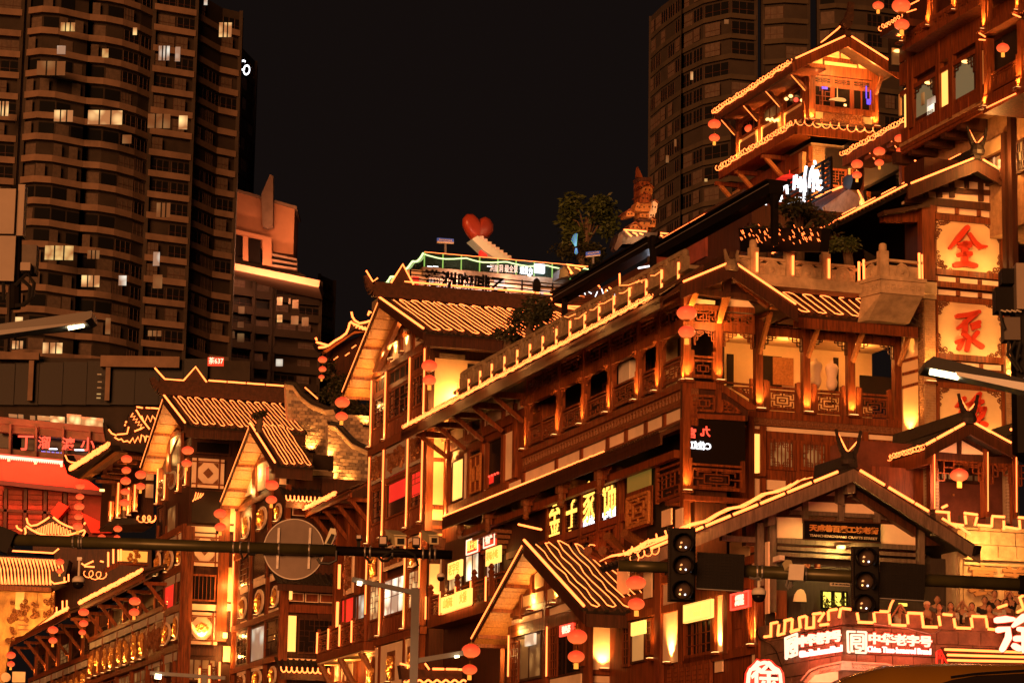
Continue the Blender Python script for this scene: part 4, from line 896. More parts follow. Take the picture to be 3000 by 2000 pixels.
# pentagonal stone bay beside the pillar
pA = SB.at(T21(1240,400),.0); pB = SB.at(T21(1362,350),.0); nA = SB.pt((pA-SB.P).dot(SB.d),zbt,0); nB = SB.pt((pB-SB.P).dot(SB.d),zbt,1.0); sC = SB.s_(T21(1640,350),1.0); nC = SB.pt(sC,zbt,1.0)
zb2 = SB.z_(T21(1500,360),1.0); dz = zb2-zbt
nA.z = zb2-.35; nB.z = nC.z = zb2
nB = SB.at(T21(1362,355),1.0); nB.z = zb2; nC = SB.at(T21(1645,375),1.0); nC.z = zb2; nA = SB.at(T21(1225,410),.05); nA.z = zb2
for k,(a,b) in enumerate(((nA,nB),(nB,nC))):
    pl = Plane(a,b-a); L = (b-a).length; h = ztop-zbt
    o = box('bay_panel',pl,.08,L-.08,zb2,zb2+h*.66,-.12,0,stone_w,M); box('handrail',pl,0,L,zb2+h*.86,zb2+h,-.14,.02,stone_w,o)
    MB().lathe(pl.pt(L*.5,zb2+h*.33,0),[(.27,0),(.27,.03),(.22,.035),(.21,.01),(.08,.012),(.05,.05)],18,pl.n).build('roundel',stone_w,o)
    MB().fbox(pl,L*.47,L*.53,zb2+h*.66,zb2+h*.86,-.1,-.02).build('baluster',stone_w,o)
    box('bay_band',pl,-.05,L+.05,zb2-.55,zb2-.02,-.3,.06,stone_w,M); box('bay_cornice',pl,-.1,L+.1,zb2-.12,zb2,-.3,.12,stone_w,M)
    mb = MB()
    for i in range(int(L/.22)):
        s = .1+.22*i
        for q in ((0,0,0,.16),(0,.16,.14,.16),(.14,.16,.14,.05),(.07,.05,.14,.05)): mb.bar(pl.pt(s+q[0],zb2-.42+q[1],.07),pl.pt(s+q[2],zb2-.42+q[3],.07),.025,.02)
    mb.build('key_fret',stone_w,M,kind='stuff')
MB().hull([nA-UP*.55,nB-UP*.55,nC-UP*.55,nC-UP*.55-SB.n*1.2],[nA-UP*1.3-SB.n*.3,nB-UP*1.25-SB.n*1.0,nC-UP*1.25-SB.n*1.0,nC-UP*1.25-SB.n*1.3]).build('bay_corbel',stone_w,M)
o = MB().fbox(SB,SB.s_(T21(1380,350),1.0)-.15,SB.s_(T21(1380,350),1.0)+.15,zb2,SB.z_(T21(1380,175),1.0),.78,1.06).build('stone_post',stone_w,M)
MB().lathe(SB.pt(SB.s_(T21(1380,350),1.0),SB.z_(T21(1380,175),1.0),.92),[(.12,0),(.13,.06),(.12,.22),(.08,.26)],12).build('post_cap',stone_w,o)
for x,y0,y1 in ((1240,235,400),(1620,190,370)): strip(SB,[T21(x,y0),T21(x+4,y1)],1.0 if x > 1500 else .2,M,.042)
strip(SB,[T21(1640,200),T21(1644,370)],.95,M,.03,led_s)
# ================================================================== sign pillar with three gilded panels
PL = MR.shift(-.75)
Z = thing('sign_pillar','tall brick and timber pillar with red characters on lit cream panels under a tiled gable','building',(PL.at(H_(430,1200)).x,PL.at(H_(430,1200)).y,0))
s0,s1,z0,z1 = SZ(PL,H_(145,75),H_(745,1568)); box('pillar_core',PL,s0+.08,s1-.05,8,z1+1.6,-1.6,-.12,wood_d,Z)
lw = MB().fbox(PL,s0+.02,s0+.12,8,PL.z_(H_(145,690)),-1.2,.0).build('brick_side',mortar,Z)
for tl,br in [((145,690),(228,1560)),((663,950),(745,1560))]:
    a,b,c,d = SZ(PL,H_(*tl),H_(*br),.02); bk = box('brick_pier',PL,a,b,8,d,-.3,.02,mortar,Z); mb = MB(); k = 0; z = c
    rn = random.Random(5)
    while z < d-.06:
        x = a - (.13 if k % 2 else 0)
        while x < b:
            mb.fbox(PL,max(x,a)+.008,min(x+.25,b)-.008,z+.008,z+.075,0,.035+rn.uniform(-.004,.006)); x += .26
        z += .085; k += 1
    mb.build('brick',brick_o,bk,kind='stuff')
    if tl[0] < 200:
        mb = MB(); z = c; k = 0
        while z < d-.06:
            y = -1.2 - (.13 if k % 2 else 0)
            while y < 0: mb.fbox(PL,a-.03,a+.02,z+.008,z+.075,max(y,-1.2)+.008,min(y+.25,.0)-.008); y += .26
            z += .085; k += 1
        mb.build('brick',brick_o,lw,kind='stuff')
rect('stone_capital',PL,H_(138,575),H_(230,660),.12,.4,stone_w,Z); rect('capital_step',PL,H_(143,655),H_(229,690),.07,.3,stone_w,Z)
for tl,br in [((133,80),(222,572)),((636,150),(732,560)),((228,1240),(250,1568)),((645,1240),(668,1568)),((232,700),(240,1050)),((640,700),(662,1050))]: rect('timber_post',PL,H_(*tl),H_(*br),.10,.35,wood,Z)
zz = [(30,110,75),(165,205,150),(500,545,490),(575,625,565),(668,715,660),(1035,1080,1030),(1120,1150,1110),(1210,1260,1205)]
a0,a1 = PL.s_(H_(225,600),.06),PL.s_(H_(645,600),.06)
def zrow(y,x=430): return PL.z_(H_(x,y),.06)
for y0,y1 in [(160,200),(510,548),(590,625),(680,715),(1045,1085),(1130,1160),(1230,1265)]: box('crossbeam',PL,a0,a1,zrow(y1),zrow(y0),-.1,.08,wood,Z)
for y0,y1 in [(112,152),(556,586),(640,672),(1092,1125),(1175,1205)]:
    for k in range(3):
        w = (a1-a0)/3; box('plaster_panel',PL,a0+w*k+.09,a0+w*(k+1)-.06,zrow(y1),zrow(y0),-.1,.0,plaster,Z); box('stud',PL,a0+w*k-.07,a0+w*k+.07,zrow(y1),zrow(y0),-.1,.05,wood,Z)
for y0,y1 in [(200,510),(715,1045),(1265,1600)]:
    zt_,zb_ = zrow(y0),zrow(y1); box('cream_panel',PL,a0+.06,a1-.06,zb_,zt_,-.1,.01,plaster_y,Z)
    for cx,cz,sx,sz_ in ((a0+.05,zt_,1,-1),(a1-.05,zt_,-1,-1),(a0+.05,zb_,1,1),(a1-.05,zb_,-1,1)):
        mb = MB(); rn = random.Random(int(cx*10+cz))
        for k in range(16):
            t = rn.random(); e = (1-t); u,v = (t*.5,rn.random()*.28*(1-t)) if k % 2 else (rn.random()*.28*(1-t),t*.62)
            c = PL.pt(cx+sx*u,cz+sz_*v,.03); R_ = rn.uniform(.05,.09)
            mb.tube([c + PL.d*(R_*math.cos(q)*(1-.07*j)) + UP*(R_*math.sin(q)*(1-.07*j)) for j,q in enumerate([i*.7 for i in range(9)])],.02,4)
        mb.build('carved_corner',carve,Z,kind='stuff')
    zl = zb_+.12
    for x in (.25,.75): lamp(PL.pt(a0+(a1-a0)*x,zl,.55),2.6,Z,r=.08,col=(1,.48,.12))
brush(PL,[[(*H_(425,230),15),(*H_(375,290),17),(*H_(315,360),8)],[(*H_(440,270),9),(*H_(475,325),13),(*H_(510,355),14),(*H_(548,352),7)],[(*H_(370,335),8),(*H_(440,330),12)],[(*H_(380,350),12),(*H_(440,345),16)],[(*H_(372,405),12),(*H_(445,398),15)],[(*H_(412,330),17),(*H_(408,460),19)],[(*H_(350,468),15),(*H_(420,460),17),(*H_(480,475),14)]],.16,.12,red_letter,Z)
brush(PL,[[(*H_(362,795),13),(*H_(430,788),15),(*H_(500,768),12)],[(*H_(480,780),12),(*H_(420,830),13),(*H_(370,870),10)],[(*H_(412,830),14),(*H_(412,890),15)],[(*H_(500,835),14),(*H_(455,850),13),(*H_(462,875),10),(*H_(500,860),12)],[(*H_(405,905),14),(*H_(440,940),15),(*H_(425,1010),12)],[(*H_(365,960),14),(*H_(400,945),10)],[(*H_(400,945),10),(*H_(375,1000),13)],[(*H_(490,900),14),(*H_(455,945),11)],[(*H_(455,945),11),(*H_(520,990),15)]],.16,.12,red_letter,Z)
brush(PL,[[(*H_(405,1320),14),(*H_(360,1370),9)],[(*H_(505,1290),13),(*H_(440,1360),10)],[(*H_(430,1355),10),(*H_(520,1340),14)],[(*H_(500,1300),12),(*H_(490,1390),14)],[(*H_(440,1400),12),(*H_(535,1385),15)],[(*H_(535,1385),14),(*H_(520,1430),15),(*H_(480,1470),12)],[(*H_(470,1410),12),(*H_(470,1465),13)],[(*H_(520,1480),17),(*H_(545,1488),15)],[(*H_(390,1400),11),(*H_(385,1500),12)]],.16,.12,red_letter,Z)
for x,y in ((185,1215),(705,1250)):
    s,z = PL.sz(H_(x,y),.1); uplight(PL.pt(s,z,.06),PL.n,Z,55,w=.2,spread=60)
# roof of the pillar
gr_ = gable(PL,.9,G_(1790,335),G_(1030,640),G_(2700,860),11,Z,.40,tile_m,wood_d,horn=True,lights=(1,1),ridge=True)
gw = [(1020,770),(1780,400),(2330,780),(2330,900),(1020,800)]
slab('gable_wall',PL,G_.l(gw),.02,.3,plaster,Z)
for x0,y0,x1,y1,w in [(1020,755,2330,880,22),(1260,640,2110,700,15),(1240,655,1255,740,12),(1385,560,1395,740,16),(1525,480,1535,740,14),(1690,430,1695,670,11),(1845,440,1850,780,14),(1975,560,1985,800,13),(2110,640,2120,830,13),(1490,500,1950,560,16)]: beam('gable_timber',PL,G_(x0,y0),G_(x1,y1),w,.1,.1,wood_d,Z)
beam('gable_collar',PL,G_(1700,440),G_(1700,520),20,.08,.1,wood_d,Z)
A,AB,EB,E,nr = gr_['left']
strip3([E+UP*.12,EB+UP*.12],Z,.034)
for k in range(6):
    p = A.lerp(AB,.1+.15*k) + UP*.48; strip3([p,A.lerp(AB,.2+.15*k)+UP*.48],Z,.028)
for t in (.38,.8):
    P = A.lerp(AB,t)+UP*.42; MB().hull([P+UP*0-PL.n*-.25,P-PL.n*.25,P-PL.n*.12+UP*.6,P+PL.n*.12+UP*.55],[q+PL.d*.12 for q in (P+PL.n*.25,P-PL.n*.25,P-PL.n*.12+UP*.6,P+PL.n*.12+UP*.55)]).build('ridge_finial',tile_m,Z)
    strip3([P-PL.d*.06+UP*.62-PL.n*.2,P-PL.d*.06+PL.n*.3+UP*.05],Z,.036)
slab('side_beam',PL,G_.l([(780,890),(1190,870),(1290,800),(1290,850),(1140,1010),(780,1000)]),-.3,.3,wood,Z)
slab('side_eave',PL,G_.l([(780,885),(1290,800),(1290,840),(790,925)]),.2,.5,tile_b,Z)

# ================================================================== crafts street gate house (grey timber gable)
PG = at_dist((2465,1600),82); GR = Plane(PG,V)
AR = thing('gate_house','grey timber gate house with a black name board under its wide tiled gable','building',(PG.x,PG.y,0))
gable(GR,1.0,E_(1225,800),(1848,1640),(2868,1612),2.4,AR,.36,tile_m,wood_g,lights=(0,0),horn=False)
swallow(GR.at(E_(1180,640),.9),GR.d,AR,.6,tile_m)
g2 = gable
Ax,Lx,Rx = GR.at(E_(1225,800),1.12),GR.at((1848,1640),1.12),GR.at((2868,1612),1.12)
for i in range(7): a,b = i/7+.008,(i+1)/7-.008; strip3([Ax.lerp(Lx,.06+.86*a)+UP*.10,Ax.lerp(Lx,.06+.86*b)+UP*.10],AR,.042)
for a,b in ((1320,1615),(1665,1970),(1990,2146)):
    strip(GR,[E_(a,815+(a-1320)*.595),E_(b,815+(b-1320)*.595)],1.15,AR,.045)
for p,q in [((1890,490),(1970,548)),]: strip(GR,[T22(*p),T22(*q)],1.1,AR,.04)
for p,q in [((1780,440),(1880,500))]: strip(GR,[T22(*p),T22(*q)],1.15,AR,.04)
Bk = -GR.n
for k in range(5):      # lights lying along the left slope
    o_ = Bk*(.5+.5*k)+UP*.22; p = Ax.lerp(Lx,.15)+o_; q = Ax.lerp(Lx,1.0)+o_; n = 16; pts = [p.lerp(q,i/n)+UP*(.05*math.sin(i*1.9+k)) for i in range(n+1)]; strip3(pts,AR,.014)
coil(Lx+UP*.02+GR.n*.05,Lx.lerp(Ax,.12)+UP*.0+GR.n*.05,AR,.12,.2,.018,seed=2)
coil(Lx+Bk*.5+UP*.25,Lx.lerp(Ax,.22)+Bk*.5+UP*.3,AR,.14,.26,.02,seed=3)
lamp(Ax.lerp(Lx,.75)+UP*.5+GR.n*.2,10,AR)
mb = MB(); s0,s1,z0,z1 = SZ(GR,(2235,1560),(2790,2000)); mb.fbox(GR,s0+.25,s1,6,z1-.4,-3,-.35); mb.build('gate_wall',mat('dark_timber',(.035,.027,.022),.7,.4,2.2,(5,5,.5),.2),AR)
slab('gable_wall',GR,E_.l([(-60,1480),(1215,860),(2500,1560),(2500,1720),(-60,1720)]),-.06,.3,wood_d,AR)
def gp(pts,m=plaster,off=.0,nm='plaster_panel',th=.05): return slab(nm,GR,pts,off,th,m,AR)
gp(E_.l([(915,1115),(1040,1050),(1040,1120)])); gp(E_.l([(1165,1130),(1215,1100),(1280,1130)])); gp(E_.l([(480,1300),(618,1240),(618,1310)]))
gp(E_.l([(695,1190),(1055,1205),(1055,1340),(695,1318)])); gp(E_.l([(1135,1215),(1440,1225),(1500,1260),(1500,1368),(1135,1348)])); gp(E_.l([(1575,1310),(1710,1382),(1575,1380)]))
gp(T22.l([(648,428),(822,436),(822,578),(648,572)])); gp(T22.l([(1360,478),(1540,485),(1595,525),(1595,628),(1360,620)]))
for x0,y0,x1,y1,w in [(845,320,845,470,34),(1090,260,1090,470,36),(1340,360,1340,490,34),(620,370,620,1080,46),(1640,500,1640,1000,40),(535,470,535,900,46)]: beam('timber_post',GR,T22(x0,y0),T22(x1,y1),w/2.34,.10,.22,wood_g,AR)
for x0,y0,x1,y1,w in [(740,395,1440,430,28),(270,570,500,585,36),(650,590,1600,640,34),(650,640,1600,690,26),(650,680,1600,735,26),(1290,420,1420,440,26),(1170,295,1300,345,26)]: beam('timber_beam',GR,T22(x0,y0),T22(x1,y1),w/2.34,.06,.2,wood_g,AR)
slab('ridge_post',GR,E_.l([(1160,880),(1262,880),(1262,1090),(1165,1085)]),.75,.3,wood_g,AR)
slab('ridge_post',GR,E_.l([(1050,1000),(1130,980),(1130,1240),(1050,1200)]),.2,.25,wood_g,AR)
slab('rafter_beam',GR,T22.l([(640,360),(860,280),(920,280),(900,300),(640,400)]),.3,.25,wood_d,AR); slab('rafter_beam',GR,T22.l([(1190,240),(1600,500),(1600,560),(1190,290)]),.25,.25,wood_d,AR)
slab('bracket_post',GR,T22.l([(585,400),(635,385),(635,480),(585,490)]),.6,.3,wood_g,AR); slab('bracket_post',GR,T22.l([(1730,510),(1775,520),(1775,560),(1730,555)]),.6,.3,wood_g,AR)
# black name board, a sign of its own
sgn = thing('name_board','black board with gold characters hung in the middle of the grey gate house gable','sign',GR.at(T22(1095,600),.4))
slab('board',GR,T22.l([(835,448),(1357,470),(1357,605),(835,580)]),.42,.08,black,sgn)
bf = MB()
for a in ([(832,445),(1360,468),(1360,476),(832,453)],[(832,578),(1360,602),(1360,609),(832,585)]): bf.poly(GR,T22.l(a),.46,.1)
bf.build('board_frame',wood_d,sgn)
gold_t = mat('gold_letter',(.55,.24,.07),.5)
text_px(GR,'天成巷百業工坊老街',T22(872,505),T22(1340,530),19,gold_t,sgn,.44,bold=.008)
text_px(GR,'TIANCHENGXIANG CRAFTS STREET',T22(872,555),T22(1335,580),7,mat('pale_letter',(.6,.5,.4),.5),sgn,.44)
o = rect('wall_lamp',GR,T22(1075,622),T22(1115,645),.35,.2,lamp_w,AR)
lamp(GR.at(T22(1095,660),.5),14,AR,col=(1,.62,.15))
# inside the gate: lit shop window, arch niche, shutters, small street sign
for p,q in [((955,930),(1030,1060)),((1035,935),(1100,1050)),((1103,938),(1132,1045))]:
    m_ = glow('garden_window',(1.0,.78,.10),1.1,(.4,.35,.1)) if 'garden_window' not in MATS else MATS['garden_window']; win_px(GR,T22(*p),T22(*q),-.12,AR,m_,m=black,fw=.04)
rn = random.Random(9)
mb = MB()
for k in range(60):
    x,y = rn.uniform(965,1125),1055-abs(rn.gauss(0,40)); c = GR.at(T22(x,y),-.08); d = Vector((rn.uniform(-1,1),0,rn.uniform(.2,1.4)))*.13; mb.hull([c-GR.d*.03,c+GR.d*.03,c+d],[p-GR.n*.01 for p in (c-GR.d*.03,c+GR.d*.03,c+d)])
mb.build('pot_plant_leaf',mat('plant_leaf',(.05,.075,.012),.6,.5,9),AR,kind='stuff')
niche = [T22(760,1008),T22(770,960),T22(790,930),T22(810,922),T22(830,930),T22(845,960),T22(850,1010)]; gp(niche,plaster,-.2,'niche_back')
rect('tall_board',GR,T22(640,930),T22(715,1130),-.15,.08,wood_r,AR)
for a in ((915,750,945,800),(830,750,875,800)): win_px(GR,T22(*a[:2]),T22(*a[2:]),-.1,AR,glass_d)
ss_ = thing('street_sign','small white direction sign with an arrow behind the right traffic light','sign',GR.at(T22(1075,890),1.5))
slab('sign_plate',GR,T22.l([(1010,878),(1145,885),(1145,905),(1012,900)]),1.5,.03,white_p,ss_); text_px(GR,'◂ 西  BO ZAI CHONG',T22(1018,889),T22(1142,895),6,black,ss_,1.51)
wc = thing('wall_camera','small white bullet camera on the grey post of the gate house','camera',GR.at(T22(655,715),.3))
MB().bar(GR.at(T22(635,722),.3),GR.at(T22(682,708),.7),.16,.14).build('camera_body',white_p,wc); MB().bar(GR.at(T22(640,730),.2),GR.at(T22(645,720),.35),.06).build('mount',grey_p,wc)
# light strip hanging inside the parapet and yellow lit doorway
rect('lit_doorway',GR,T22(1485,1018),T22(1540,1040),-.2,.05,MATS['garden_window'],AR)
# ---- side of the gate house along the street: shop windows with signs
AL = Plane(GR.at((2235,1700)),U)
sA0 = AL.s_(I_(1430,1200)); sA1 = AL.s_(I_(350,1300))
o = MB().fbox(AL,.45,14,6,GR.z_((2235,1640)),-2,-.08).build('side_wall',wood,AR)
for tl,br,m_ in [((232,400),(312,670),plaster),((418,510),(585,770),plaster),((418,820),(585,1345),plaster),((975,660),(1052,1245),plaster),((1365,680),(1397,1160),plaster),((975,1335),(1052,1445),plaster),((1365,300),(1397,480),plaster),((1500,100),(1535,840),plaster),((1365,1260),(1395,1380),plaster),((1130,100),(1330,280),plaster_y)]: rect('plaster_panel',AL,I_(*tl),I_(*br),.0,.05,m_,AR)
for x,y0,y1,w in [(380,100,1568,.5),(610,420,1400,.25),(960,560,1260,.22),(1085,600,1260,.3),(1345,460,1160,.2),(1415,660,1400,.22),(640,760,1340,.12)]:
    s,z1 = AL.sz(I_(x,y0),.1); z0 = AL.z_(I_(x,y1),.1); box('timber_post',AL,s-w/2,s+w/2,z0,z1,-.05,.10,wood_r if w > .4 else wood,AR)
for x0,y0,x1,y1 in [(420,790,590,775),(640,1330,960,1265),(590,1380,1400,1200),(420,480,580,470),(0,890,340,820),(780,640,1330,560),(1290,290,1420,260)]:
    a = AL.sz(I_(x0,y0),.08); b = AL.sz(I_(x1,y1),.08); z = (a[1]+b[1])/2; box('timber_beam',AL,a[0],b[0],z-.12,z+.12,-.05,.08,wood,AR)
win_px(AL,I_(670,930),I_(940,1290),.02,AR,glass_d,m=wood,style=2,n=(5,3),r=.03,mull=4)
win_px(AL,I_(1175,790),I_(1270,1210),-.05,AR,glass_d,m=wood_r,style=2,n=(5,2),r=.025)
o = rect('shutter',AL,I_(1275,770),I_(1325,1170),.12,.05,wood,AR)
win_px(AL,I_(95,930),I_(240,1340),.02,AR,glow('amber_room',(1,.45,.12),.28,(.3,.2,.1)),m=wood_d,fw=.07)
for a in ((5,950,75,1390),(248,900,305,1270)): win_px(AL,I_(*a[:2]),I_(*a[2:]),.03,AR,glass_d,m=wood,style=2,n=(2,5),r=.025)
for x,y,e in [(500,1350,70),(1010,1250,50),(1375,1165,40),(325,1310,25)]:
    s,z = AL.sz(I_(x,y),.08); uplight(AL.pt(s,z,.05),AL.n,AR,e,spread=75)
for k in range(7):
    x = 470+65*k; s,z1 = AL.sz(I_(x,1395-10*k),.12); 
    s2,z0 = AL.sz(I_(x+60,1568),.12); window(AL,s,s2,z0-.4,z1,.12,AR,glass_d,style=2,n=(3,6),r=.025)
slab('dark_beam',AL,I_.l([(100,260),(500,110),(500,330),(100,420)]),.4,.3,wood_d,AR)
aa = AL.at(I_(90,215),.6); ab = AL.at(I_(490,90),.6); coil(aa,ab,AR,.13,.22,.02,seed=5); strip3([AL.at(I_(160,190),.55),AL.at(I_(500,55),.55)],AR,.035)
signboard(AL,I_(655,755),I_(942,880),.35,'小城故事\n串串香',yel_board,neon_y,'glowing yellow shop sign over a barred window, left of the red sign',60,frame=lit_panel)
signboard(AL,I_(1145,640),I_(1335,770),.45,'小城故事\n小吃·冷饮',red_board,neon_p,'red neon shop sign with white characters beside the hanging dome camera',60,frame=neon_r)
signboard(AL,T12(1985,1155),T12(2075,1225),.25,'茶楼',yel_board,neon_y,'small glowing box sign in the window right of the low gable',40)
# ================================================================== low gable house in front (K)
KL = ML.shift(1.45)
KH = thing('gable_house','low street house with lit plank soffit, looped light hoses on its roof and white panels','building',(KL.at((1600,1900)).x,KL.at((1600,1900)).y,0))
def kp(*p): return KL.at(T12(*p),.8)
Ak = kp(1262,612); Lk = kp(905,1262); Rk = kp(1672,1072); VB = V*2.9
# ridge along the cross street
RB = Ak + V*3.0
o,nr = roof_slope('roof_slope',Ak,Ak+VB,Rk+VB,Rk,KH,tile_m,.33,.10)
squiggle(Ak.lerp(Ak+VB,.05),Ak+VB,Rk+VB,Rk.lerp(Rk+VB,.05),nr,KH,5,8,.026,.0,.97,wob=.25)
strip3([Ak+UP*.12-V*.05,Rk+UP*.16-V*.05],KH,.05)
q = [Ak,Rk,Rk-UP*.42,Ak-UP*.42]; MB().hull([p-V*.06 for p in q],[p+V*.04 for p in q]).build('bargeboard',wood_d,KH)
q = [Ak,Lk,Lk-UP*.12,Ak-UP*.12]; MB().hull([p-V*.06 for p in q],[p+V*.04 for p in q]).build('bargeboard',wood_d,KH)
MB().hull([Rk-UP*.1,Rk+VB-UP*.1,Rk+VB-UP*.5,Rk-UP*.5],[p-U*.12 for p in (Rk-UP*.1,Rk+VB-UP*.1,Rk+VB-UP*.5,Rk-UP*.5)]).build('fascia',wood_d,KH)
rr = roof_slope('roof_slope',Ak,Ak+VB,Lk+VB,Lk,KH,tile_m,.33,.09)
planks('soffit_board',Ak.lerp(Lk,.05)-UP*.16,Lk-UP*.16,Lk-UP*.16+V*1.35,Ak.lerp(Lk,.05)-UP*.16+V*1.35,15,plank_m,KH)
for t in (.36,.62,.9,1.0): p = Ak.lerp(Lk,t)-UP*.24; MB().bar(p-V*.02,p+V*1.4,.14,.14).build('purlin',wood,KH)
for t in (.25,.5,.75): lamp(Ak.lerp(Lk,t)+V*.6-UP*1.3-U*.1,9,KH,r=.15,col=(1,.5,.13))
strip3([Ak.lerp(Lk,.02)-V*.08,Lk-V*.08],KH,.03,led_s)
KW = KL
mb = MB().fbox(KW,KW.s_(T12(1150,1300)),KW.s_(T12(1695,1300))+.35,6,KW.z_(T12(1700,1040)),-2.5,-.06); mb.build('house_wall',wood,KH)
slab('gable_wall',KW,T12.l([(1150,1250),(1265,720),(1640,1090),(1640,1140)]),-.02,.25,wood,KH)
def kpp(tl,br,m=plaster): rect('plaster_panel',KW,T12(*tl),T12(*br),.02,.05,m,KH)
for st in [[(1245,975),(1378,935),(1378,1020),(1245,1075)],[(1412,930),(1508,890),(1508,960),(1412,1010)],[(1168,1140),(1365,1075),(1365,1135),(1168,1200)],[(1428,1060),(1610,985),(1630,1040),(1428,1115)],[(1325,820),(1378,790),(1378,900),(1325,920)],[(1415,835),(1450,860),(1415,890)]]: slab('plaster_panel',KW,T12.l(st),.03,.06,plaster_y if st[0][0] > 1240 and st[0][1] < 990 else plaster,KH)
for x,y in ((1310,1065),(1470,1020)):
    s,z = KW.sz(T12(x,y),.06); uplight(KW.pt(s,z,.06),KW.n,KH,20,spread=90)
for x,y0,y1,w in [(1395,780,1568,.22),(1300,830,950,.2),(1225,960,1130,.18),(1150,1180,1568,.24),(1640,1080,1450,.22),(1690,1100,1568,.24),(1090,1330,1568,.1),(1410,1100,1520,.16)]:
    s,z1 = KW.sz(T12(x,y0),.1); z0 = KW.z_(T12(x,y1),.1); box('timber_post',KW,s-w/2,s+w/2,z0,z1,-.05,.10,wood,KH)
for x0,y0,x1,y1 in [(1160,1120,1690,915),(1160,1215,1690,1035),(1160,1245,1640,1090)]:
    a = KW.sz(T12(x0,y0),.08); b = KW.sz(T12(x1,y1),.08); z = (a[1]+b[1])/2; box('timber_beam',KW,a[0],b[0],z-.14,z+.1,-.05,.09,wood,KH)
for p,q,g in [((1195,1250),(1365,1530),lit_dim),((1430,1140),(1640,1500),glass_d)]: win_px(KW,T12(*p),T12(*q),.03,KH,g,m=wood_d,mull=2)
for p,q in [((1435,1190),(1480,1520)),((1170,1290),(1215,1560)),((1600,1130),(1640,1430))]:
    s0,s1,z0,z1 = SZ(KW,T12(*p),T12(*q),.06); lattice('fret_panel',[KW.pt(s0,z1,.07),KW.pt(s1,z1,.07),KW.pt(s1,z0,.07),KW.pt(s0,z0,.07)],wood,KH,3,2,.03,(3,6))
signboard(KW,T12(1500,1175),T12(1590,1230),.12,'特色茶',red_board,neon_p,'little red sign with a lit frame in the window of the low gable house',30,frame=neon_r)
signboard(KW,T12(1257,1240),T12(1322,1300),.12,'',lit_white,neon_w,'small blank white light box in the left window of the low gable house',30)
rect('plaster_panel',KW,T12(1430,1540),T12(1640,1568),.02,.05,plaster,KH)
strip3([KW.pt(KW.s_(T12(1410,1300),.12),KW.z_(T12(1410,1520),.12),.13),KW.pt(KW.s_(T12(1410,1300),.12),KW.z_(T12(1410,1180),.12),.13)],KH,.03)
strip3([KW.pt(KW.s_(T12(1148,1300),.12),KW.z_(T12(1148,1520),.12),.13),KW.pt(KW.s_(T12(1148,1300),.12),KW.z_(T12(1148,1240),.12),.13)],KH,.03)
# the side facing the crossing
KR = Plane(KW.at(T12(1695,1300)),V)
MB().fbox(KR,.1,2.2,6,KR.z_(T12(1800,1090)),-3,-.06).build('end_wall',wood,KH)
rect('plaster_panel',KR,T12(1705,1100),T12(1875,1480),.0,.05,plaster,KH); rect('plaster_panel',KR,T12(1700,1515),T12(1875,1568),.0,.05,plaster,KH)
beam('timber_beam',KR,T12(1690,1490),T12(1900,1500),12,.08,.15,wood,KH); beam('timber_post',KR,T12(1885,1090),T12(1890,1568),12,.08,.15,wood,KH)
s,z = KR.sz(T12(1795,1468),.06); uplight(KR.pt(s,z,.06),KR.n,KH,24,spread=95)
slab('corbel',KR,T12.l([(1760,1100),(1870,1100),(1865,1160),(1820,1155)]),.45,.2,wood,KH)
# panels and carved logs between the low gable and the corner house
for tl,br in [((1890,770),(1965,950)),((2075,815),(2125,960)),((2195,800),(2290,1040)),((2195,1080),(2290,1410)),((2195,390),(2260,480)),((2290,380),(2335,500))]: rect('plaster_panel',ML.shift(.5),T12(*tl),T12(*br),.0,.05,plaster,M)
for (x0,y0,x1,y1) in [(1940,540,2080,630),(1820,560,1960,690),(1790,660,1890,760),(1690,660,1790,720)]: MB().tube([ML.at(T12(x0,y0),1.0),ML.at(T12(x1,y1),.1)],.16,8).build('carved_log',carve,M)
rect('shutter_panel',ML,T12(1955,270),T12(2120,480),.0,.08,wood,M); s0,s1,z0,z1 = SZ(ML,T12(1965,310),T12(2110,460),.02); lattice('fret_panel',[ML.pt(s0,z1,.03),ML.pt(s1,z1,.03),ML.pt(s1,z0,.03),ML.pt(s0,z0,.03)],plank_m,M,0,0,.06)
rect('amber_window',ML,T12(1960,110),T12(2110,265),-.05,.08,glow('green_amber',(.45,.28,.04),.18,(.2,.15,.05)),M)

# ================================================================== notched stone terrace with neon signs
PN = at_dist(J_(726,870),76); NR = Plane(PN,V); NL = Plane(PN,U)
N = thing('stone_terrace','dark stone terrace corner with notched parapet outlined in light bars and red neon signs','building',(PN.x,PN.y,0))
stone_k = mat('brown_stone',(.13,.082,.056),.85,.45,2.5,(1,1,1),.6)
arch_m = mat('pale_arch_stone',(.42,.36,.32),.75,.25,4,(1,1,1),.4)
zlow = NR.z_(J_(1030,795)); ztop_ = NR.z_(J_(1230,655)); zfloor = zlow-1.0
MB().fbox(NR,.06,12,3,zlow-.08,-1.0,-.06).build('terrace_wall',stone_k,N)
MB().fbox(NL,.06,6.0,3,zlow-.08,-1.2,-.06).build('terrace_wall',stone_k,N)
MB().fbox(NR,.8,14,zfloor-.3,zfloor,-6,-1.0).build('terrace_floor',stone_k,N)
def blocks(pl,s0,s1,z0,z1,bw,bh,off,m,par,seed=0,name='stone_block'):
    rn = random.Random(seed); z = z0; k = 0
    while z < z1-.05:
        x = s0-(bw*.5 if k % 2 else 0); h = min(bh,z1-z)
        while x < s1:
            w = bw*rn.uniform(.8,1.2); a,b = max(x,s0)+.012,min(x+w,s1)-.012
            if b-a > .08: box(name,pl,a,b,z+.012,z+h-.012,off-.12,off+rn.uniform(-.02,.03),m,par)
            x += w
        z += bh; k += 1
zsg = NR.z_(J_(1030,1260))
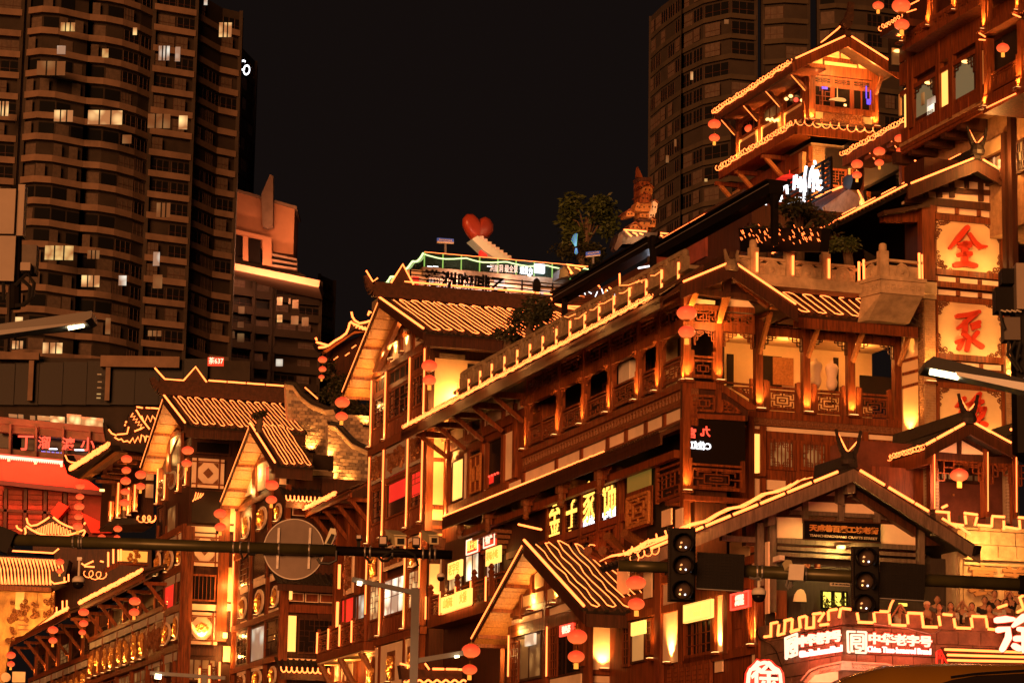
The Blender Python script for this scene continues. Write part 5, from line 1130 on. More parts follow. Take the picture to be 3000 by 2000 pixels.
blocks(NR,.0,6.6,zsg-.6,zlow-.1,.62,.36,.0,stone_k,N,1)
blocks(NL,.0,5.2,zsg-1.0,zlow-.1,.62,.36,.0,stone_k,N,2)
def merlon(pl,a,b,za,zb_): box('merlon',pl,a,b,za,zb_,-.35,.01,stone_k,N)
for x0,x1,q in [(760,905,J_),(1130,1345,J_),(1555,1768,J_)]: merlon(NR,NR.s_(q(x0,700)),NR.s_(q(x1,700)),zlow-.08,ztop_)
for x0,x1 in [(535,710),(870,1045),(1180,1350)]: merlon(NR,NR.s_(K_(x0,900)),NR.s_(K_(x1,900)),zlow-.08,ztop_)
for x0,x1 in [(540,690),(355,470),(170,285),(-10,98),(-190,-90),(-330,-235)]: merlon(NL,NL.s_(J_(x1,760+.25*(700-x1))),NL.s_(J_(x0,760+.25*(700-x0))),zlow-.08,ztop_)
merlon(NR,.0,.42,zlow-.08,NR.z_(J_(780,625)))
crenels(NR,J_,[((722,612),(840,627)),((918,668),(936,768)),((930,790),(1125,797)),((1132,670),(1146,795)),((1140,650),(1318,657)),((1327,682),(1340,818)),((1358,828),(1545,833)),((1558,688),(1570,814)),((1565,672),(1756,680)),((1745,697),(1763,832)),((1752,848),(1943,854)),((1960,708),(1980,838))],.05,N)
crenels(NR,K_,[((578,848),(675,858)),((692,890),(708,990)),((718,990),(868,996)),((872,882),(886,990)),((880,868),(1032,874)),((1029,888),(1043,990)),((1050,1003),(1140,1010)),((1150,780),(1248,748)),((1372,680),(1425,645)),((1385,690),(1420,790)),((1352,828),(1425,790))],.05,N)
crenels(NL,J_,[((712,612),(690,733)),((565,640),(660,625)),((550,650),(556,770)),((448,828),(552,815)),((428,778),(497,672)),((358,688),(458,674)),((366,710),(364,868)),((265,866),(365,858)),((276,712),(272,853)),((178,735),(262,713)),((180,742),(190,868)),((76,915),(178,886)),((92,745),(86,865)),((0,775),(75,757))],.05,N)
crenels(NL,T22,[((560,1250),(606,1245)),((606,1165),(604,1238)),((604,1160),(650,1150)),((660,1165),(652,1240)),((652,1240),(697,1227)),((702,1147),(697,1218)),((697,1140),(748,1128)),((753,1128),(746,1208)),((740,1213),(795,1200)),((800,1125),(808,1190))],.05,N)
# loose cable looping under the parapet
strip3([NR.at(J_(*p),.09) for p in ((1120,810),(1300,835),(1550,865),(1700,905),(1850,940),(1920,930),(1985,885))],N,.012,steel,'cable')
strip3([NL.at(I_(*p),.12) for p in ((1430,1000),(1412,1030),(1440,1100),(1560,1165),(1620,1240),(1650,1330),(1680,1400))],N,.016,black,'cable')
strip(NR,[J_(1390,495),J_(1355,560),J_(1335,620),J_(1325,665)],-.2,N,.035,led_s)
# neon signs; each is a sign of its own
def seal(pl,Qf,off,par):
    L = [((790,908),(897,912)),((797,908),(806,1172)),((806,1172),(832,1172)),((922,912),(1036,918)),((1034,918),(1034,1180)),((900,1176),(1034,1182)),((905,1176),(905,1145)),((842,952),(1000,956)),((846,952),(850,1160)),((850,1160),(874,1160)),((1000,956),(998,1140)),((868,988),(958,990)),((868,988),(868,1032)),((958,990),(958,1034)),((868,1032),(958,1034)),((852,1066),(978,1068)),((905,1066),(905,1112)),((905,1112),(968,1114)),((966,1114),(962,1150)),((962,1150),(930,1152))]
    mb = MB()
    for a,b in L: mb.bar(pl.at(Qf(*a),off),pl.at(Qf(*b),off),.05,.05,pl.n)
    mb.build('seal_emblem',neon_p,par)
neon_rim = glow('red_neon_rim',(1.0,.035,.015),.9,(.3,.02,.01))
def neon_sign(pl,qa,qb,seal_q,lab,y0,rows):
    t = thing('neon_sign',lab,'sign',pl.at(qa,.12))
    seal(pl,seal_q,.12,t)
    for body,p,q,h,m_,b in rows:
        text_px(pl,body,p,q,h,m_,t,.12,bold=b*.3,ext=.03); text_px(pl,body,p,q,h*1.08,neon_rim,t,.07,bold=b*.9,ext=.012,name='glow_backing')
    return t
neon_sign(NR,J_(1300,1100),None,J_,'neon seal and white characters on the camera facing side of the stone terrace',0,[('中华老字号',J_(1072,1005),J_(1868,1050),32,neon_p,.035),('China Time-honored Brand',J_(1055,1135),J_(1862,1170),17,glow('pink_neon',(1,.45,.36),2.2),.02)])
sq = lambda x,y: J_(0+(x-790)*.62,y+ (1036-x)*.29+18)
neon_sign(NL,J_(300,1100),None,sq,'neon seal and characters on the street side of the stone terrace, left of its corner',0,[('中华老字号',J_(172,1050),J_(700,970),33,neon_p,.035),('China Time-honored Brand',J_(185,1205),J_(718,1125),19,MATS['pink_neon'],.02)])
lamp(NR.at(J_(1300,1080),.8),12,N,col=(1,.12,.05),r=.3); lamp(NR.at(J_(1700,1080),.8),12,N,col=(1,.12,.05),r=.3); lamp(NL.at(J_(350,1080),.8),18,N,col=(1,.14,.06),r=.3); lamp(NL.at(J_(60,1250),.8),14,N,col=(1,.14,.06),r=.3)
bx = thing('neon_character_sign','huge glowing character cut off by the right edge of the picture above the stair lights','sign',NR.at(K_(1300,1050),.7))
big = [[(1150,908,62),(1240,898,66),(1320,900,40)],[(1165,1010,62),(1265,1000,60),(1270,1090,64),(1205,1215,54)],[(1440,875,80),(1380,915,66),(1320,970,30)],[(1380,1000,45),(1440,1010,50)],[(1350,1100,60),(1450,1100,60)],[(1330,1175,55),(1380,1205,60)],[(1440,1010,60),(1440,1230,50)]]
brush(NR,[[(*K_(x,y),w/3.5625) for x,y,w in st] for st in big],.75,.08,neon_p,bx)
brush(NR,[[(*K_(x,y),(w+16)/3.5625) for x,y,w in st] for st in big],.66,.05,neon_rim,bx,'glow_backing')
lamp(NR.at(K_(1250,1060),1.6),20,bx,col=(1,.2,.08),r=.4)
sx = thing('neon_board','arched black sign board with one neon character and a glowing outline at the bottom edge','sign',NL.at(I_(1500,1560),1.4))
NX = NR.shift(.9)
ol = [(1318,1600),(1330,1470),(1350,1425),(1395,1415),(1430,1370),(1490,1352),(1550,1362),(1590,1405),(1635,1430),(1660,1470),(1672,1600)]
slab('board',NX,I_.l([(1295,1600),(1300,1450),(1340,1400),(1390,1390),(1430,1340),(1490,1325),(1560,1340),(1600,1385),(1660,1410),(1690,1460),(1700,1600)]),-.05,.15,black,sx)
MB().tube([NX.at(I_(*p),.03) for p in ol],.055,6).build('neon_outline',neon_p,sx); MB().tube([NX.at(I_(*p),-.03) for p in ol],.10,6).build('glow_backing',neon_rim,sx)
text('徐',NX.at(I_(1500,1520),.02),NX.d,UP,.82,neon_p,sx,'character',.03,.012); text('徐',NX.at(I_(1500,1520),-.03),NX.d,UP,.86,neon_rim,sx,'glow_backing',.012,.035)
lamp(NX.at(I_(1500,1500),.8),9,sx,col=(1,.15,.06),r=.3)
# pale carved arch round the corner door
for pl,ou,inn in ((NR,[(726,1282),(1300,1312),(1420,1350),(1640,1480)],[(726,1395),(1240,1415),(1350,1450),(1500,1560)]),(NL,[(720,1282),(420,1350),(300,1400),(190,1530)],[(720,1395),(420,1450),(340,1520),(310,1600)])):
    for i in range(3):
        slab('arch_stone',pl,J_.l([ou[i],ou[i+1],inn[i+1],inn[i]]),.14,.3,arch_m,N)
        a,b = [(ou[i][k]*.9+inn[i][k]*.1) for k in (0,1)],[(ou[i+1][k]*.9+inn[i+1][k]*.1) for k in (0,1)]; beam('arch_moulding',pl,J_(*a),J_(*b),5,.2,.08,arch_m,N)
    mb = MB(); n = 12
    for i in range(n):
        x = ou[0][0]+(ou[1][0]-ou[0][0])*(.1+.85*i/n); x2 = ou[0][0]+(ou[1][0]-ou[0][0])*(.1+.85*(i+.5)/n); x3 = ou[0][0]+(ou[1][0]-ou[0][0])*(.1+.85*(i+1)/n); t = (x-ou[0][0])/(ou[1][0]-ou[0][0]); yy = ou[0][1]+(ou[1][1]-ou[0][1])*t
        mb.bar(pl.at(J_(x,yy+45),.16),pl.at(J_(x2,yy+85),.16),.025,.03); mb.bar(pl.at(J_(x2,yy+85),.16),pl.at(J_(x3,yy+45),.16),.025,.03)
    mb.build('zigzag_carving',arch_m,N,kind='stuff')
MB().poly(NR,J_.l([(400,1460),(726,1400),(1300,1420),(1300,1560),(300,1560)]),-.25,.1).build('door_soffit',plaster,N)
lamp(NR.at(J_(760,1520),1.2),16,N,col=(1,.35,.2),r=.3)
# stair lights and red handrail at the right
MB().poly(NR,K_.l([(560,1190),(1500,1210),(1500,1500),(640,1500)]),.06,.1).build('stair_side',dark,N)
for i,(x,y,y2) in enumerate([(597,1215,1250),(625,1272,1296),(625,1327,1343),(672,1384,1388),(1060,1432,1428)]): strip(NR,[K_(x,y),K_(x+(1500-x)*.3,y+(y2-y)*.2+3),K_(1500,y2)],.12,N,.035)
for a,b in [((550,1215),(650,1420)),((515,1240),(550,1230)),((550,1230),(545,1300)),((515,1310),(572,1300)),((572,1300),(570,1400)),((515,1240),(515,1400))]: strip(NR,[K_(*a),K_(*b)],.3,N,.035,mat('red_paint',(.5,.04,.04),.5) if 'red_paint' not in MATS else MATS['red_paint'],'handrail')
# ================================================================== stone wall with carved tablet, right
PW = at_dist((2860,1600),83); WR = Plane(PW,V)
SWT = thing('stone_wall','lit block wall with a carved character tablet under a notched parapet','wall',(PW.x,PW.y,0))
s0 = WR.s_(T22(1880,600)); zt0 = WR.z_(F_(1100,1480)); MB().fbox(WR,s0,s0+5,6,zt0-.05,-1,-.1).build('wall_core',mortar,SWT)
zt1 = WR.z_(T22(2100,715)); blocks(WR,s0,s0+4.5,zt1,zt0,.72,.40,.0,stone_w,SWT,4)
rect('tablet',WR,T22(1925,745),T22(2420,1100),.02,.1,stone_w,SWT)
for a,b in [((1905,708),(2420,728)),((1908,700),(1912,1010)),((1930,745),(2420,770))]: beam('tablet_frame',WR,T22(*a),T22(*b),8,.09,.12,stone_w,SWT)
for ch,c,sz in (('裏',(2055,885),.95),('善',(2275,890),.95)): text(ch,WR.at(T22(*c),.05),WR.d,UP,sz,mat('carved_character',(.38,.2,.09),.7) if 'carved_character' not in MATS else MATS['carved_character'],SWT,'carved_character',.05,.02)
lamp(WR.at(T22(2075,640),.7),13,SWT,r=.1,col=(1,.42,.09)); lamp(WR.at(T22(2320,660),.9),6,SWT,r=.1,col=(1,.42,.09))
o = MB().poly(GR,T22.l([(2018,625),(2052,630),(2040,680),(2005,690)]),1.3,.3).build('flood_lamp',black,SWT)
zl0 = WR.z_(F_(1350,1485),.05); zl1 = WR.z_(F_(1190,1350),.05)
for x0,x1 in ((790,955),(1110,1275),(1430,1580),(1735,1900)): s_0,s_1 = WR.s_(F_(x0,1400)),WR.s_(F_(x1,1400)); box('merlon',WR,s_0,s_1,zt0-.05,zl1-.02,-.35,.0,stone_k,SWT)
crenels(WR,F_,[((790,1322),(950,1336)),((937,1348),(944,1440)),((975,1465),(1110,1483)),((1115,1340),(1270,1360)),((1126,1367),(1138,1468)),((1265,1385),(1240,1485)),((1268,1478),(1440,1492)),((1440,1390),(1432,1500)),((1434,1376),(1580,1386)),((1570,1427),(1572,1535)),((1588,1500),(1735,1524)),((1738,1390),(1820,1397)),((1750,1420),(1757,1530)),((860,1280),(922,1250))],.06,SWT)
# ================================================================== small porch with a single lantern, right
PP = at_dist((2850,1400),86); RP = Plane(PP,V)
H = thing('tiled_porch','brown timber porch with one hanging lantern at the foot of the sign pillar','building',(PP.x,PP.y,0))
gable(RP,.8,F_(1170,325),F_(665,600),F_(1655,590),5,H,.32,tile_m,wood_d,horn=False,lights=(0,1))
swallow(RP.at(F_(1165,215),.9),RP.d,H,.5,tile_m)
Ax,Lx = RP.at(F_(1170,325),.92),RP.at(F_(665,600),.92)
for a,b in ((.1,.33),(.36,.72),(.76,.97)): strip3([Ax.lerp(Lx,a)+UP*.1,Ax.lerp(Lx,b)+UP*.1],H,.045)
slab('gable_wall',RP,F_.l([(780,640),(1170,440),(1400,600),(1400,680)]),.0,.15,wood_d,H)
for st in ([(782,632),(1030,508),(1030,655)],[(1092,510),(1335,650),(1335,672),(1092,660)]): slab('plaster_panel',RP,F_.l(st),.03,.05,plaster,H)
for x0,x1,y0,y1 in [(720,782,610,1300),(1335,1392,605,1390),(1672,1722,680,1470)]:
    s_0,z1 = RP.sz(F_(x0,y0),.05); s_1,z0 = RP.sz(F_(x1,y1),.05); box('column',RP,s_0,s_1,z0,z1,-.2,.06,wood,H)
for x,y0,y1 in ((775,640,1290),(1388,640,1320),(1716,700,1330)): strip(RP,[F_(x,y0),F_(x+3,y1)],.075,H,.018,led_s)
slab('lintel',RP,F_.l([(780,640),(1340,680),(1340,750),(780,720)]),.02,.15,wood_d,H); slab('lintel',RP,F_.l([(1392,690),(1680,700),(1680,770),(1392,770)]),.02,.15,wood_d,H)
for x,sg,y,w in ((790,1,725,1.5),(1335,-1,740,.9),(1400,1,765,.75),(1672,-1,765,.75),(1735,1,790,.6)): corner_fret('corner_fret',RP.at(F_(x,y),.0),RP.d*sg,-UP,w,.65,wood,H,.035)
MB().fbox(RP,RP.s_(F_(60,800)),RP.s_(F_(2000,900)),RP.z_(F_(1000,1500)),RP.z_(F_(1000,480)),-3,-1.6).build('inner_wall',mat('maroon_wall',(.16,.05,.03),.8,.4,1.2),H)
for x0,x1 in ((682,712),(785,825),(1610,1665)):
    s_0,s_1 = RP.s_(F_(x0,1100),-.3),RP.s_(F_(x1,1100),-.3); z0,z1 = RP.z_(F_(x0,1460),-.3),RP.z_(F_(x0,830),-.3); bkk = box('brick_pier',RP,s_0,s_1,z0,z1,-.6,-.3,mortar,H); mb = MB(); z = z0
    while z < z1: mb.fbox(RP,s_0-.005,s_1+.005,z+.01,z+.08,-.4,-.28); z += .1
    mb.build('brick',brick_m,bkk,kind='stuff')
win_px(RP,F_(830,850),F_(1330,1010),-1.5,H,lit_dim,m=wood_d,mull=5)
rect('door_plate',RP,F_(988,1118),F_(1008,1145),-1.55,.03,plank_m,H)
LE = Plane(RP.at(F_(668,590),.8),U)
zz0 = LE.z_(F_(668,590)); a_ = LE.at(F_(0,745)); sE = (a_-LE.P).dot(LE.d)
box('side_eave_board',LE,-.1,sE,zz0-.5,zz0-.1,-.15,0,wood,H)
coil(LE.pt(0,zz0+.02,.05),LE.pt(sE,zz0+.02,.05),H,.09,.2,.018,seed=8); strip3([LE.pt(0,zz0+.16,-.2),LE.pt(sE,zz0+.16,-.2)],H,.03)
rect('side_wall',RP,F_(60,800),F_(715,1300),-.5,.1,wood_r,H)
lan(RP,.1,F_(1060,905),54,'single red lantern hanging alone in the opening of the small right porch')
gable(RP,.8,F_(2170,320),F_(1655,590),F_(2660,600),4,H,.3,tile_m,wood_d,horn=False,lights=(1,0))
strip(RP,[F_(1648,385),F_(1810,345)],1.0,H,.045)
lamp(RP.at(F_(1060,1000),.8),18,H,col=(1,.35,.15),r=.3)
# ================================================================== people leaning on the parapet
def skin_mesh(name,verts,edges,radii,m,par,sub=1):
    me = bpy.data.meshes.new(name); me.from_pydata([tuple(v) for v in verts],edges,[])
    o = bpy.data.objects.new(name,me); COL.objects.link(o); md = o.modifiers.new('s','SKIN'); 
    for v,r in zip(me.skin_vertices[0].data,radii): v.radius = (r,r*.8) if isinstance(r,float) else r
    me.skin_vertices[0].data[0].use_root = True
    sd = o.modifiers.new('d','SUBSURF'); sd.levels = sub; sd.render_levels = sub
    dg = bpy.context.evaluated_depsgraph_get(); m2 = bpy.data.meshes.new_from_object(o.evaluated_get(dg)); bpy.data.objects.remove(o); m2.materials.clear(); m2.materials.append(m)
    for p in m2.polygons: p.use_smooth = True
    o = bpy.data.objects.new(name,m2); COL.objects.link(o); o.parent = par; return o
skin_m = mat('skin',(.42,.22,.14),.6); hair_m = mat('black_hair',(.012,.009,.008),.5)
cloth = {k: mat('cloth_'+k,c,.85,.3,8) for k,c in dict(white=(.6,.56,.5),black=(.02,.018,.018),brown=(.14,.07,.04),grey=(.12,.11,.11),red=(.3,.06,.05),green=(.10,.11,.05)).items()}
def person(head_px,off,label,top,pose=0,h=1.66,hair='short',cap=False,face=None):
    Hd = NR.at(head_px,off); foot = Vector((Hd.x,Hd.y,Hd.z-h+.12)); t = thing('person',label,'person',foot,'visitors leaning on the terrace parapet')
    f = Vector((-Hd.x,-Hd.y,0)).normalized() if face is None else Vector((face[0],face[1],0)).normalized()
    r = Vector((f.y,-f.x,0)); k = h/1.66
    def P(a,b,c): return (r*a + f*b)*k + UP*(c*k)
    lean = .10 if pose in (1,3) else 0
    hz = (1.66-.12)
    hx = lean*1.4
    v = [P(0,0,.92),P(0,lean*.5,1.18),P(0,lean,1.37),P(0,hx,1.44),P(0,hx+.01,1.50)]
    e = [(0,1),(1,2),(2,3),(3,4)]; R_ = [(.15,.11),(.14,.10),(.15,.09),(.055,.055),(.055,.055)]
    for sg in (-1,1):
        i = len(v); v += [P(.09*sg,0,.84),P(.10*sg,.02,.47),P(.11*sg,0,.08),P(.115*sg,.12,.03)]; e += [(0,i),(i,i+1),(i+1,i+2),(i+2,i+3)]; R_ += [.085,.06,.042,.04]
        i = len(v); sh = P(.185*sg,lean,1.36)
        if pose == 0: arm = [sh,P(.21*sg,-.02,1.10),P(.20*sg,.10,.88)]
        elif pose == 1: arm = [sh,P(.22*sg,.14+lean,1.10),P(.06*sg,.34+lean,1.08)]
        elif pose == 2: arm = [sh,P(.24*sg,.18,1.30),P(.07*sg,.22,1.56)]
        else: arm = [sh,P(.24*sg,.16+lean,1.12),P(.05*sg,.30+lean,1.22)]
        v += arm; e += [(2,i),(i,i+1),(i+1,i+2)]; R_ += [.05,.040,.03]
        w = Vector(arm[2]); d = (w-Vector(arm[1])).normalized(); hd = w + d*.07; j = len(v); v.append(hd); e.append((i+2,j)); R_.append((.036,.02))
        for q in range(4): n_ = len(v); v.append(hd + d*(.07-.008*abs(q-1.4)) + r*(.016*(q-1.5))*1.0 - f*.01); e.append((j,n_)); R_.append(.0085)
        n_ = len(v); v.append(hd + d*.03 - r*(.04*sg)); e.append((j,n_)); R_.append(.0095)
    body = skin_mesh('body',v,e,R_,skin_m,t)
    hc = P(0,hx+.025,1.56); hb = MB().ball(hc,.078*k,.095*k,.115*k,12,9,Matrix((r,f,UP)).transposed())
    hb.ball(hc+f*.095-UP*.012,.014,.022,.022,6,5,Matrix((r,f,UP)).transposed())
    for sg in (-1,1): hb.ball(hc+r*(.080*sg)*k-UP*.01,.012,.02,.03,6,5,Matrix((r,f,UP)).transposed())
    me = bpy.data.meshes.new('head'); me.from_pydata([tuple(x) for x in hb.v],[],hb.f); me.materials.append(skin_m)
    o = bpy.data.objects.new('head',me); COL.objects.link(o); o.parent = t
    for p in me.polygons: p.use_smooth = True
    def sub(name,mb,m):
        me = bpy.data.meshes.new(name); me.from_pydata([tuple(x) for x in mb.v],[],mb.f); me.materials.append(m); o2 = bpy.data.objects.new(name,me); COL.objects.link(o2); o2.parent = o
        for p in me.polygons: p.use_smooth = True
    eb = MB()
    for sg in (-1,1): eb.ball(hc+r*(.032*sg)+f*.083+UP*.01,.010,.008,.006,6,4,Matrix((r,f,UP)).transposed())
    sub('eye',eb,hair_m); sub('mouth',MB().ball(hc+f*.088-UP*.055,.022,.008,.006,6,4,Matrix((r,f,UP)).transposed()),mat('lips',(.3,.08,.06),.5) if 'lips' not in MATS else MATS['lips'])
    hm = MB().ball(hc-f*.022+UP*.03,.088*k,.095*k,.100*k,12,8,Matrix((r,f,UP)).transposed())
    if hair == 'long':
        hm.ball(hc-f*.06-UP*.10,.085,.05,.17,10,7,Matrix((r,f,UP)).transposed())
        for sg in (-1,1): hm.ball(hc+r*(.072*sg)-UP*.09-f*.01,.02,.04,.14,8,6,Matrix((r,f,UP)).transposed())
    sub('hair',hm,hair_m)
    if cap: sub('cap',MB().ball(hc+UP*.055-f*.01,.095,.105,.075,12,7,Matrix((r,f,UP)).transposed()).ball(hc+UP*.05+f*.10,.07,.07,.012,10,4,Matrix((r,f,UP)).transposed()),plaster)
    tv = v[:3]+[P(0,lean,1.405)]; te = [(0,1),(1,2),(2,3)]; tr = [(.17,.13),(.16,.12),(.17,.11),(.075,.07)]
    for sg in (0,1):
        i0 = 5+sg*13+4; a,b = Vector(v[i0]),Vector(v[i0+1]); i = len(tv); tv += [a,a.lerp(b,.75)]; te += [(2,i),(i,i+1)]; tr += [.068,.058]
    skin_mesh('shirt',tv,te,tr,cloth[top],t)
    lv = [P(0,0,.95)]; le = []; lr = [(.155,.12)]
    for sg in (-1,1): i = len(lv); lv += [P(.09*sg,0,.84),P(.10*sg,.02,.47),P(.11*sg,0,.10)]; le += [(0,i),(i,i+1),(i+1,i+2)]; lr += [.098,.075,.06]
    skin_mesh('trousers',lv,le,lr,cloth['black'],t)
    return t
PPL = [((412,772),-.9,'person in a pale cap holding something at the parapet, left of the dark haired pair','brown',3,'short',True),
 ((540,792),-.8,'person with chin length black hair leaning forward next to the one in a cap','red',1,'long',False),
 ((520,705),-2.6,'person standing half hidden behind the black haired one at the parapet','grey',0,'short',False),
 ((660,775),-.9,'person with long black hair in a white top standing in a parapet notch','white',0,'long',False),
 ((780,760),-1.5,'person in a dark top raising both hands to take a picture','black',2,'short',False),
 ((880,785),-.75,'person in a white top resting folded arms on the parapet','white',3,'short',False),
 ((1015,715),-2.4,'person in black standing behind the parapet under the carved tablet','black',0,'short',False),
 ((1062,800),-.9,'person with long hair and a reddish top close to the huge neon character','red',0,'long',False),
 ((1118,650),-3.0,'person silhouetted against the lit tablet, taller than the others','black',0,'short',False),
 ((1150,745),-1.6,'person in a white top just above the huge neon character','white',0,'short',False),
 ((1275,660),-2.4,'person in dark clothes with raised arms at the far right of the terrace','black',2,'long',False),
 ((1240,745),-1.8,'person in brown behind the slanted light bar near the right edge','brown',0,'short',False)]
for p,off,lb,top,pose,hr,cp in PPL: person(K_(*p),off,lb,top,pose,1.66,hr,cp)
person(T22(1492,1062),-.8,'person with a camera and a white shirt in the notch under the right sign box','white',2,1.62,'short')

# ================================================================== houses further down the street
a1 = Q(980,840,3.92); a2 = Q(880,1200,3.733); a3 = Q(880,1560,3.563); a4 = Q(620,1100,3.733); a5 = Q(620,1480,3.016)
b1 = Q(180,1100,3.41); b2 = Q(0,1480,3.015); b3 = Q(380,1480,3.015); b4 = Q(0,1180,4.126)
def relief(pl,s,z,w,h,off,par,m=None,seed=0,n=14,name='carved_relief',shape=1):
    rn = random.Random(seed); mb = MB(); k = 0
    while k < n:
        u,v = rn.uniform(-1,1),rn.uniform(-1,1)
        if shape == 1 and u*u+v*v > 1: continue
        if shape == 2 and abs(u)+abs(v) > 1: continue
        k += 1; c = pl.pt(s+u*w*.42,z+v*h*.42,off); R_ = rn.uniform(.10,.2)*min(w,h); a0 = rn.uniform(0,6)
        mb.tube([c + pl.d*(R_*math.cos(a0+q)*(1-.09*j)) + UP*(R_*math.sin(a0+q)*(1-.09*j)) + pl.n*(.02*math.sin(j)) for j,q in enumerate([i*.8 for i in range(8)])],.10*min(w,h),4)
    return mb.build(name,m or gold,par,kind='stuff')
def medallion(pl,s,z,w,h,par,lit=True,e=14,seed=0,oval=True,frame_m=None,relief_m=None):
    n = 12 if oval else 4; mb = MB()
    def ring(k,off): return [pl.pt(s+k*w/2*(math.cos(2*PI*(i+.5)/n)*(1 if oval else 1.414)),z+k*h/2*(math.sin(2*PI*(i+.5)/n)*(1 if oval else 1.414)),off) for i in range(n)]
    f = ring(1,.05); o = MB().hull(f,[p-pl.n*.08 for p in f]).build('medallion',frame_m or plaster,par)
    f = ring(.74,.065); MB().hull(f,[p-pl.n*.03 for p in f]).build('backing',wood if lit else carve,o)
    relief(pl,s,z,w*.72,h*.74,.08,o,relief_m or (gold if lit else carve),seed,12)
    if lit: uplight(pl.pt(s,z-h*.52,.06),pl.n,par,e,w=min(.16,w*.35),spread=80,tilt=.16)
    return o
def soffit_gable(nm,A,L,R,back,par,n=13,lampE=16,sq=12,seed=0,board=.34,plank_w=1.3,sqr=.026):
    # gable in the street plane: ridge runs along the cross street (V)
    B = V*back
    o,nr = roof_slope('roof_slope',A,A+B,R+B,R,par,tile_m,.34,.09)
    squiggle(A+V*.3,A+B,R+B,R+V*.3,nr,par,sq,seed,sqr,.02,.98,wob=.14)
    roof_slope('roof_slope',A,A+B,L+B,L,par,tile_m,.34,.09)
    strip3([A+UP*.12-V*.06,R+UP*.16-V*.06],par,.05)
    for E,h in ((R,board),(L,.14)):
        q = [A,E,E-UP*h,A-UP*h]; MB().hull([p-V*.07 for p in q],[p+V*.05 for p in q]).build('bargeboard',wood_d,par)
    q = [R-UP*.08,R+B-UP*.08,R+B-UP*.55,R-UP*.55]; MB().hull(q,[p+U*.12 for p in q]).build('fascia',wood_d,par)
    q = [R-UP*.1,R+B-UP*.1,R+B-UP*.12+U*1.2,R-UP*.12+U*1.2]; MB().hull(q,[p-UP*.05 for p in q]).build('eave_soffit',wood_d,par)
    dn = -UP*.17
    planks('soffit_board',A.lerp(L,.04)+dn,L+dn,L+dn+V*plank_w,A.lerp(L,.04)+dn+V*plank_w,n,plank_m,par)
    for t in (.45,.78,1.0): p = A.lerp(L,t)-UP*.24; MB().bar(p-V*.02,p+V*(plank_w+.02),.14,.14).build('purlin',wood,par)
    strip3([A.lerp(L,.03)-V*.08,L-V*.08],par,.022,led_s)
    for t in (.3,.55,.85): lamp(A.lerp(L,t)+V*plank_w*.5-UP*1.1+U*.15,lampE,par,r=.15,col=(1,.5,.13))
# ------------------------------------------------------------------ tall gabled house next to the balcony building (B)
BL = ML
Bh = thing('gabled_house','tall gabled timber house with long light bars on its columns, left of the balcony building','building',(BL.at((1150,1600)).x,BL.at((1150,1600)).y,0))
soffit_gable('b',BL.at(a1(530,150),.95),BL.at(a1(105,1205),.95),BL.at(a1(1035,520),.95),8.4,Bh,9,9,15,21)
Ab = BL.at(a1(530,150),.95)
# heavy ridge with light and a swallow tail
MB().hull([Ab-V*.3+UP*.1+U*.2,Ab-V*.3+UP*.1-U*.2,Ab-V*.3+UP*.75-U*.14,Ab-V*.3+UP*.75+U*.14],[p+V*11.1 for p in (Ab+UP*.1+U*.2,Ab+UP*.1-U*.2,Ab+UP*.75-U*.14,Ab+UP*.75+U*.14)]).build('ridge',tile_b,Bh)
for i in range(4): strip3([Ab+V*(1.0+2.1*i)+UP*.86-U*.1,Ab+V*(2.9+2.1*i)+UP*.86-U*.1],Bh,.04)
def tri(P,w,h,m=tile_b):
    q = [P-V*w/2,P+V*w/2,P+UP*h]; MB().hull([p-U*.12 for p in q],[p+U*.1 for p in q]).build('ridge_finial',m,Bh); strip3([P-V*w/2-U*.14,P+UP*h-U*.14,P+V*w/2-U*.14],Bh,.045)
tri(Ab+V*.9+UP*.75,1.0,.85); tri(Ab+V*9.4+UP*.75,1.9,1.15)
hn = [Ab-V*(.28+.07*i)+UP*(.35+.018*i*i) for i in range(7)]; mb = MB()
for i in range(6): mb.bar(hn[i],hn[i+1],.34*(1-i/9),.5*(1-i/8))
mb.build('ridge_horn',tile_b,Bh); strip3([hn[-1]+UP*.2-U*.1,hn[2]+UP*.3-U*.2,Ab-V*.2+UP*.9-U*.15],Bh,.035)
sB = [BL.s_(a2(*p)) for p in ((1360,70),(1195,200),(930,340),(775,410))]
zB = [BL.z_(a1(885,785)),BL.z_(a2(1195,200)),BL.z_(a2(1175,1300)),BL.z_(a3(1110,1005)),6]
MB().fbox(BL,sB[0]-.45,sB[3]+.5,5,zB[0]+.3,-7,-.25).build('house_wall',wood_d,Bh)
slab('gable_wall',BL,a1.l([(420,1010),(540,300),(1000,640),(440,1000)]),-.1,.2,plaster,Bh)
for st in ([(600,600),(615,590),(615,890),(590,900)],[(735,420),(765,400),(765,850),(735,860)],[(870,520),(900,540),(900,740),(870,745)]): slab('stud',BL,a1.l(st),.0,.15,wood,Bh)
slab('collar_beam',BL,a1.l([(600,620),(870,490),(870,530),(600,665)]),.02,.15,wood,Bh); slab('rake_beam',BL,a1.l([(430,980),(700,370),(730,400),(470,980)]),.3,.2,wood,Bh)
slab('tie_beam',BL,a1.l([(400,1010),(1010,650),(1010,730),(400,1070)]),.05,.3,wood,Bh)
for x,y in ((660,825),(790,745)): s,z = BL.sz(a1(x,y),.05); uplight(BL.pt(s,z,.02),BL.n,Bh,70,spread=60)
rail_z = []
def col_bar(pl,s,z0,z1,par,w=.26,off=.04,bar=True,e=18,r=.036):
    column(pl,s,z0,z1,off,par,w)
    if bar: strip3([pl.pt(s-.03,z0+.1,off+.035),pl.pt(s-.03,z1-.05,off+.035)],par,r,led_s)
    if e: uplight(pl.pt(s,z0+.03,off),pl.n,par,e)
hB = zB[0]-zB[1]
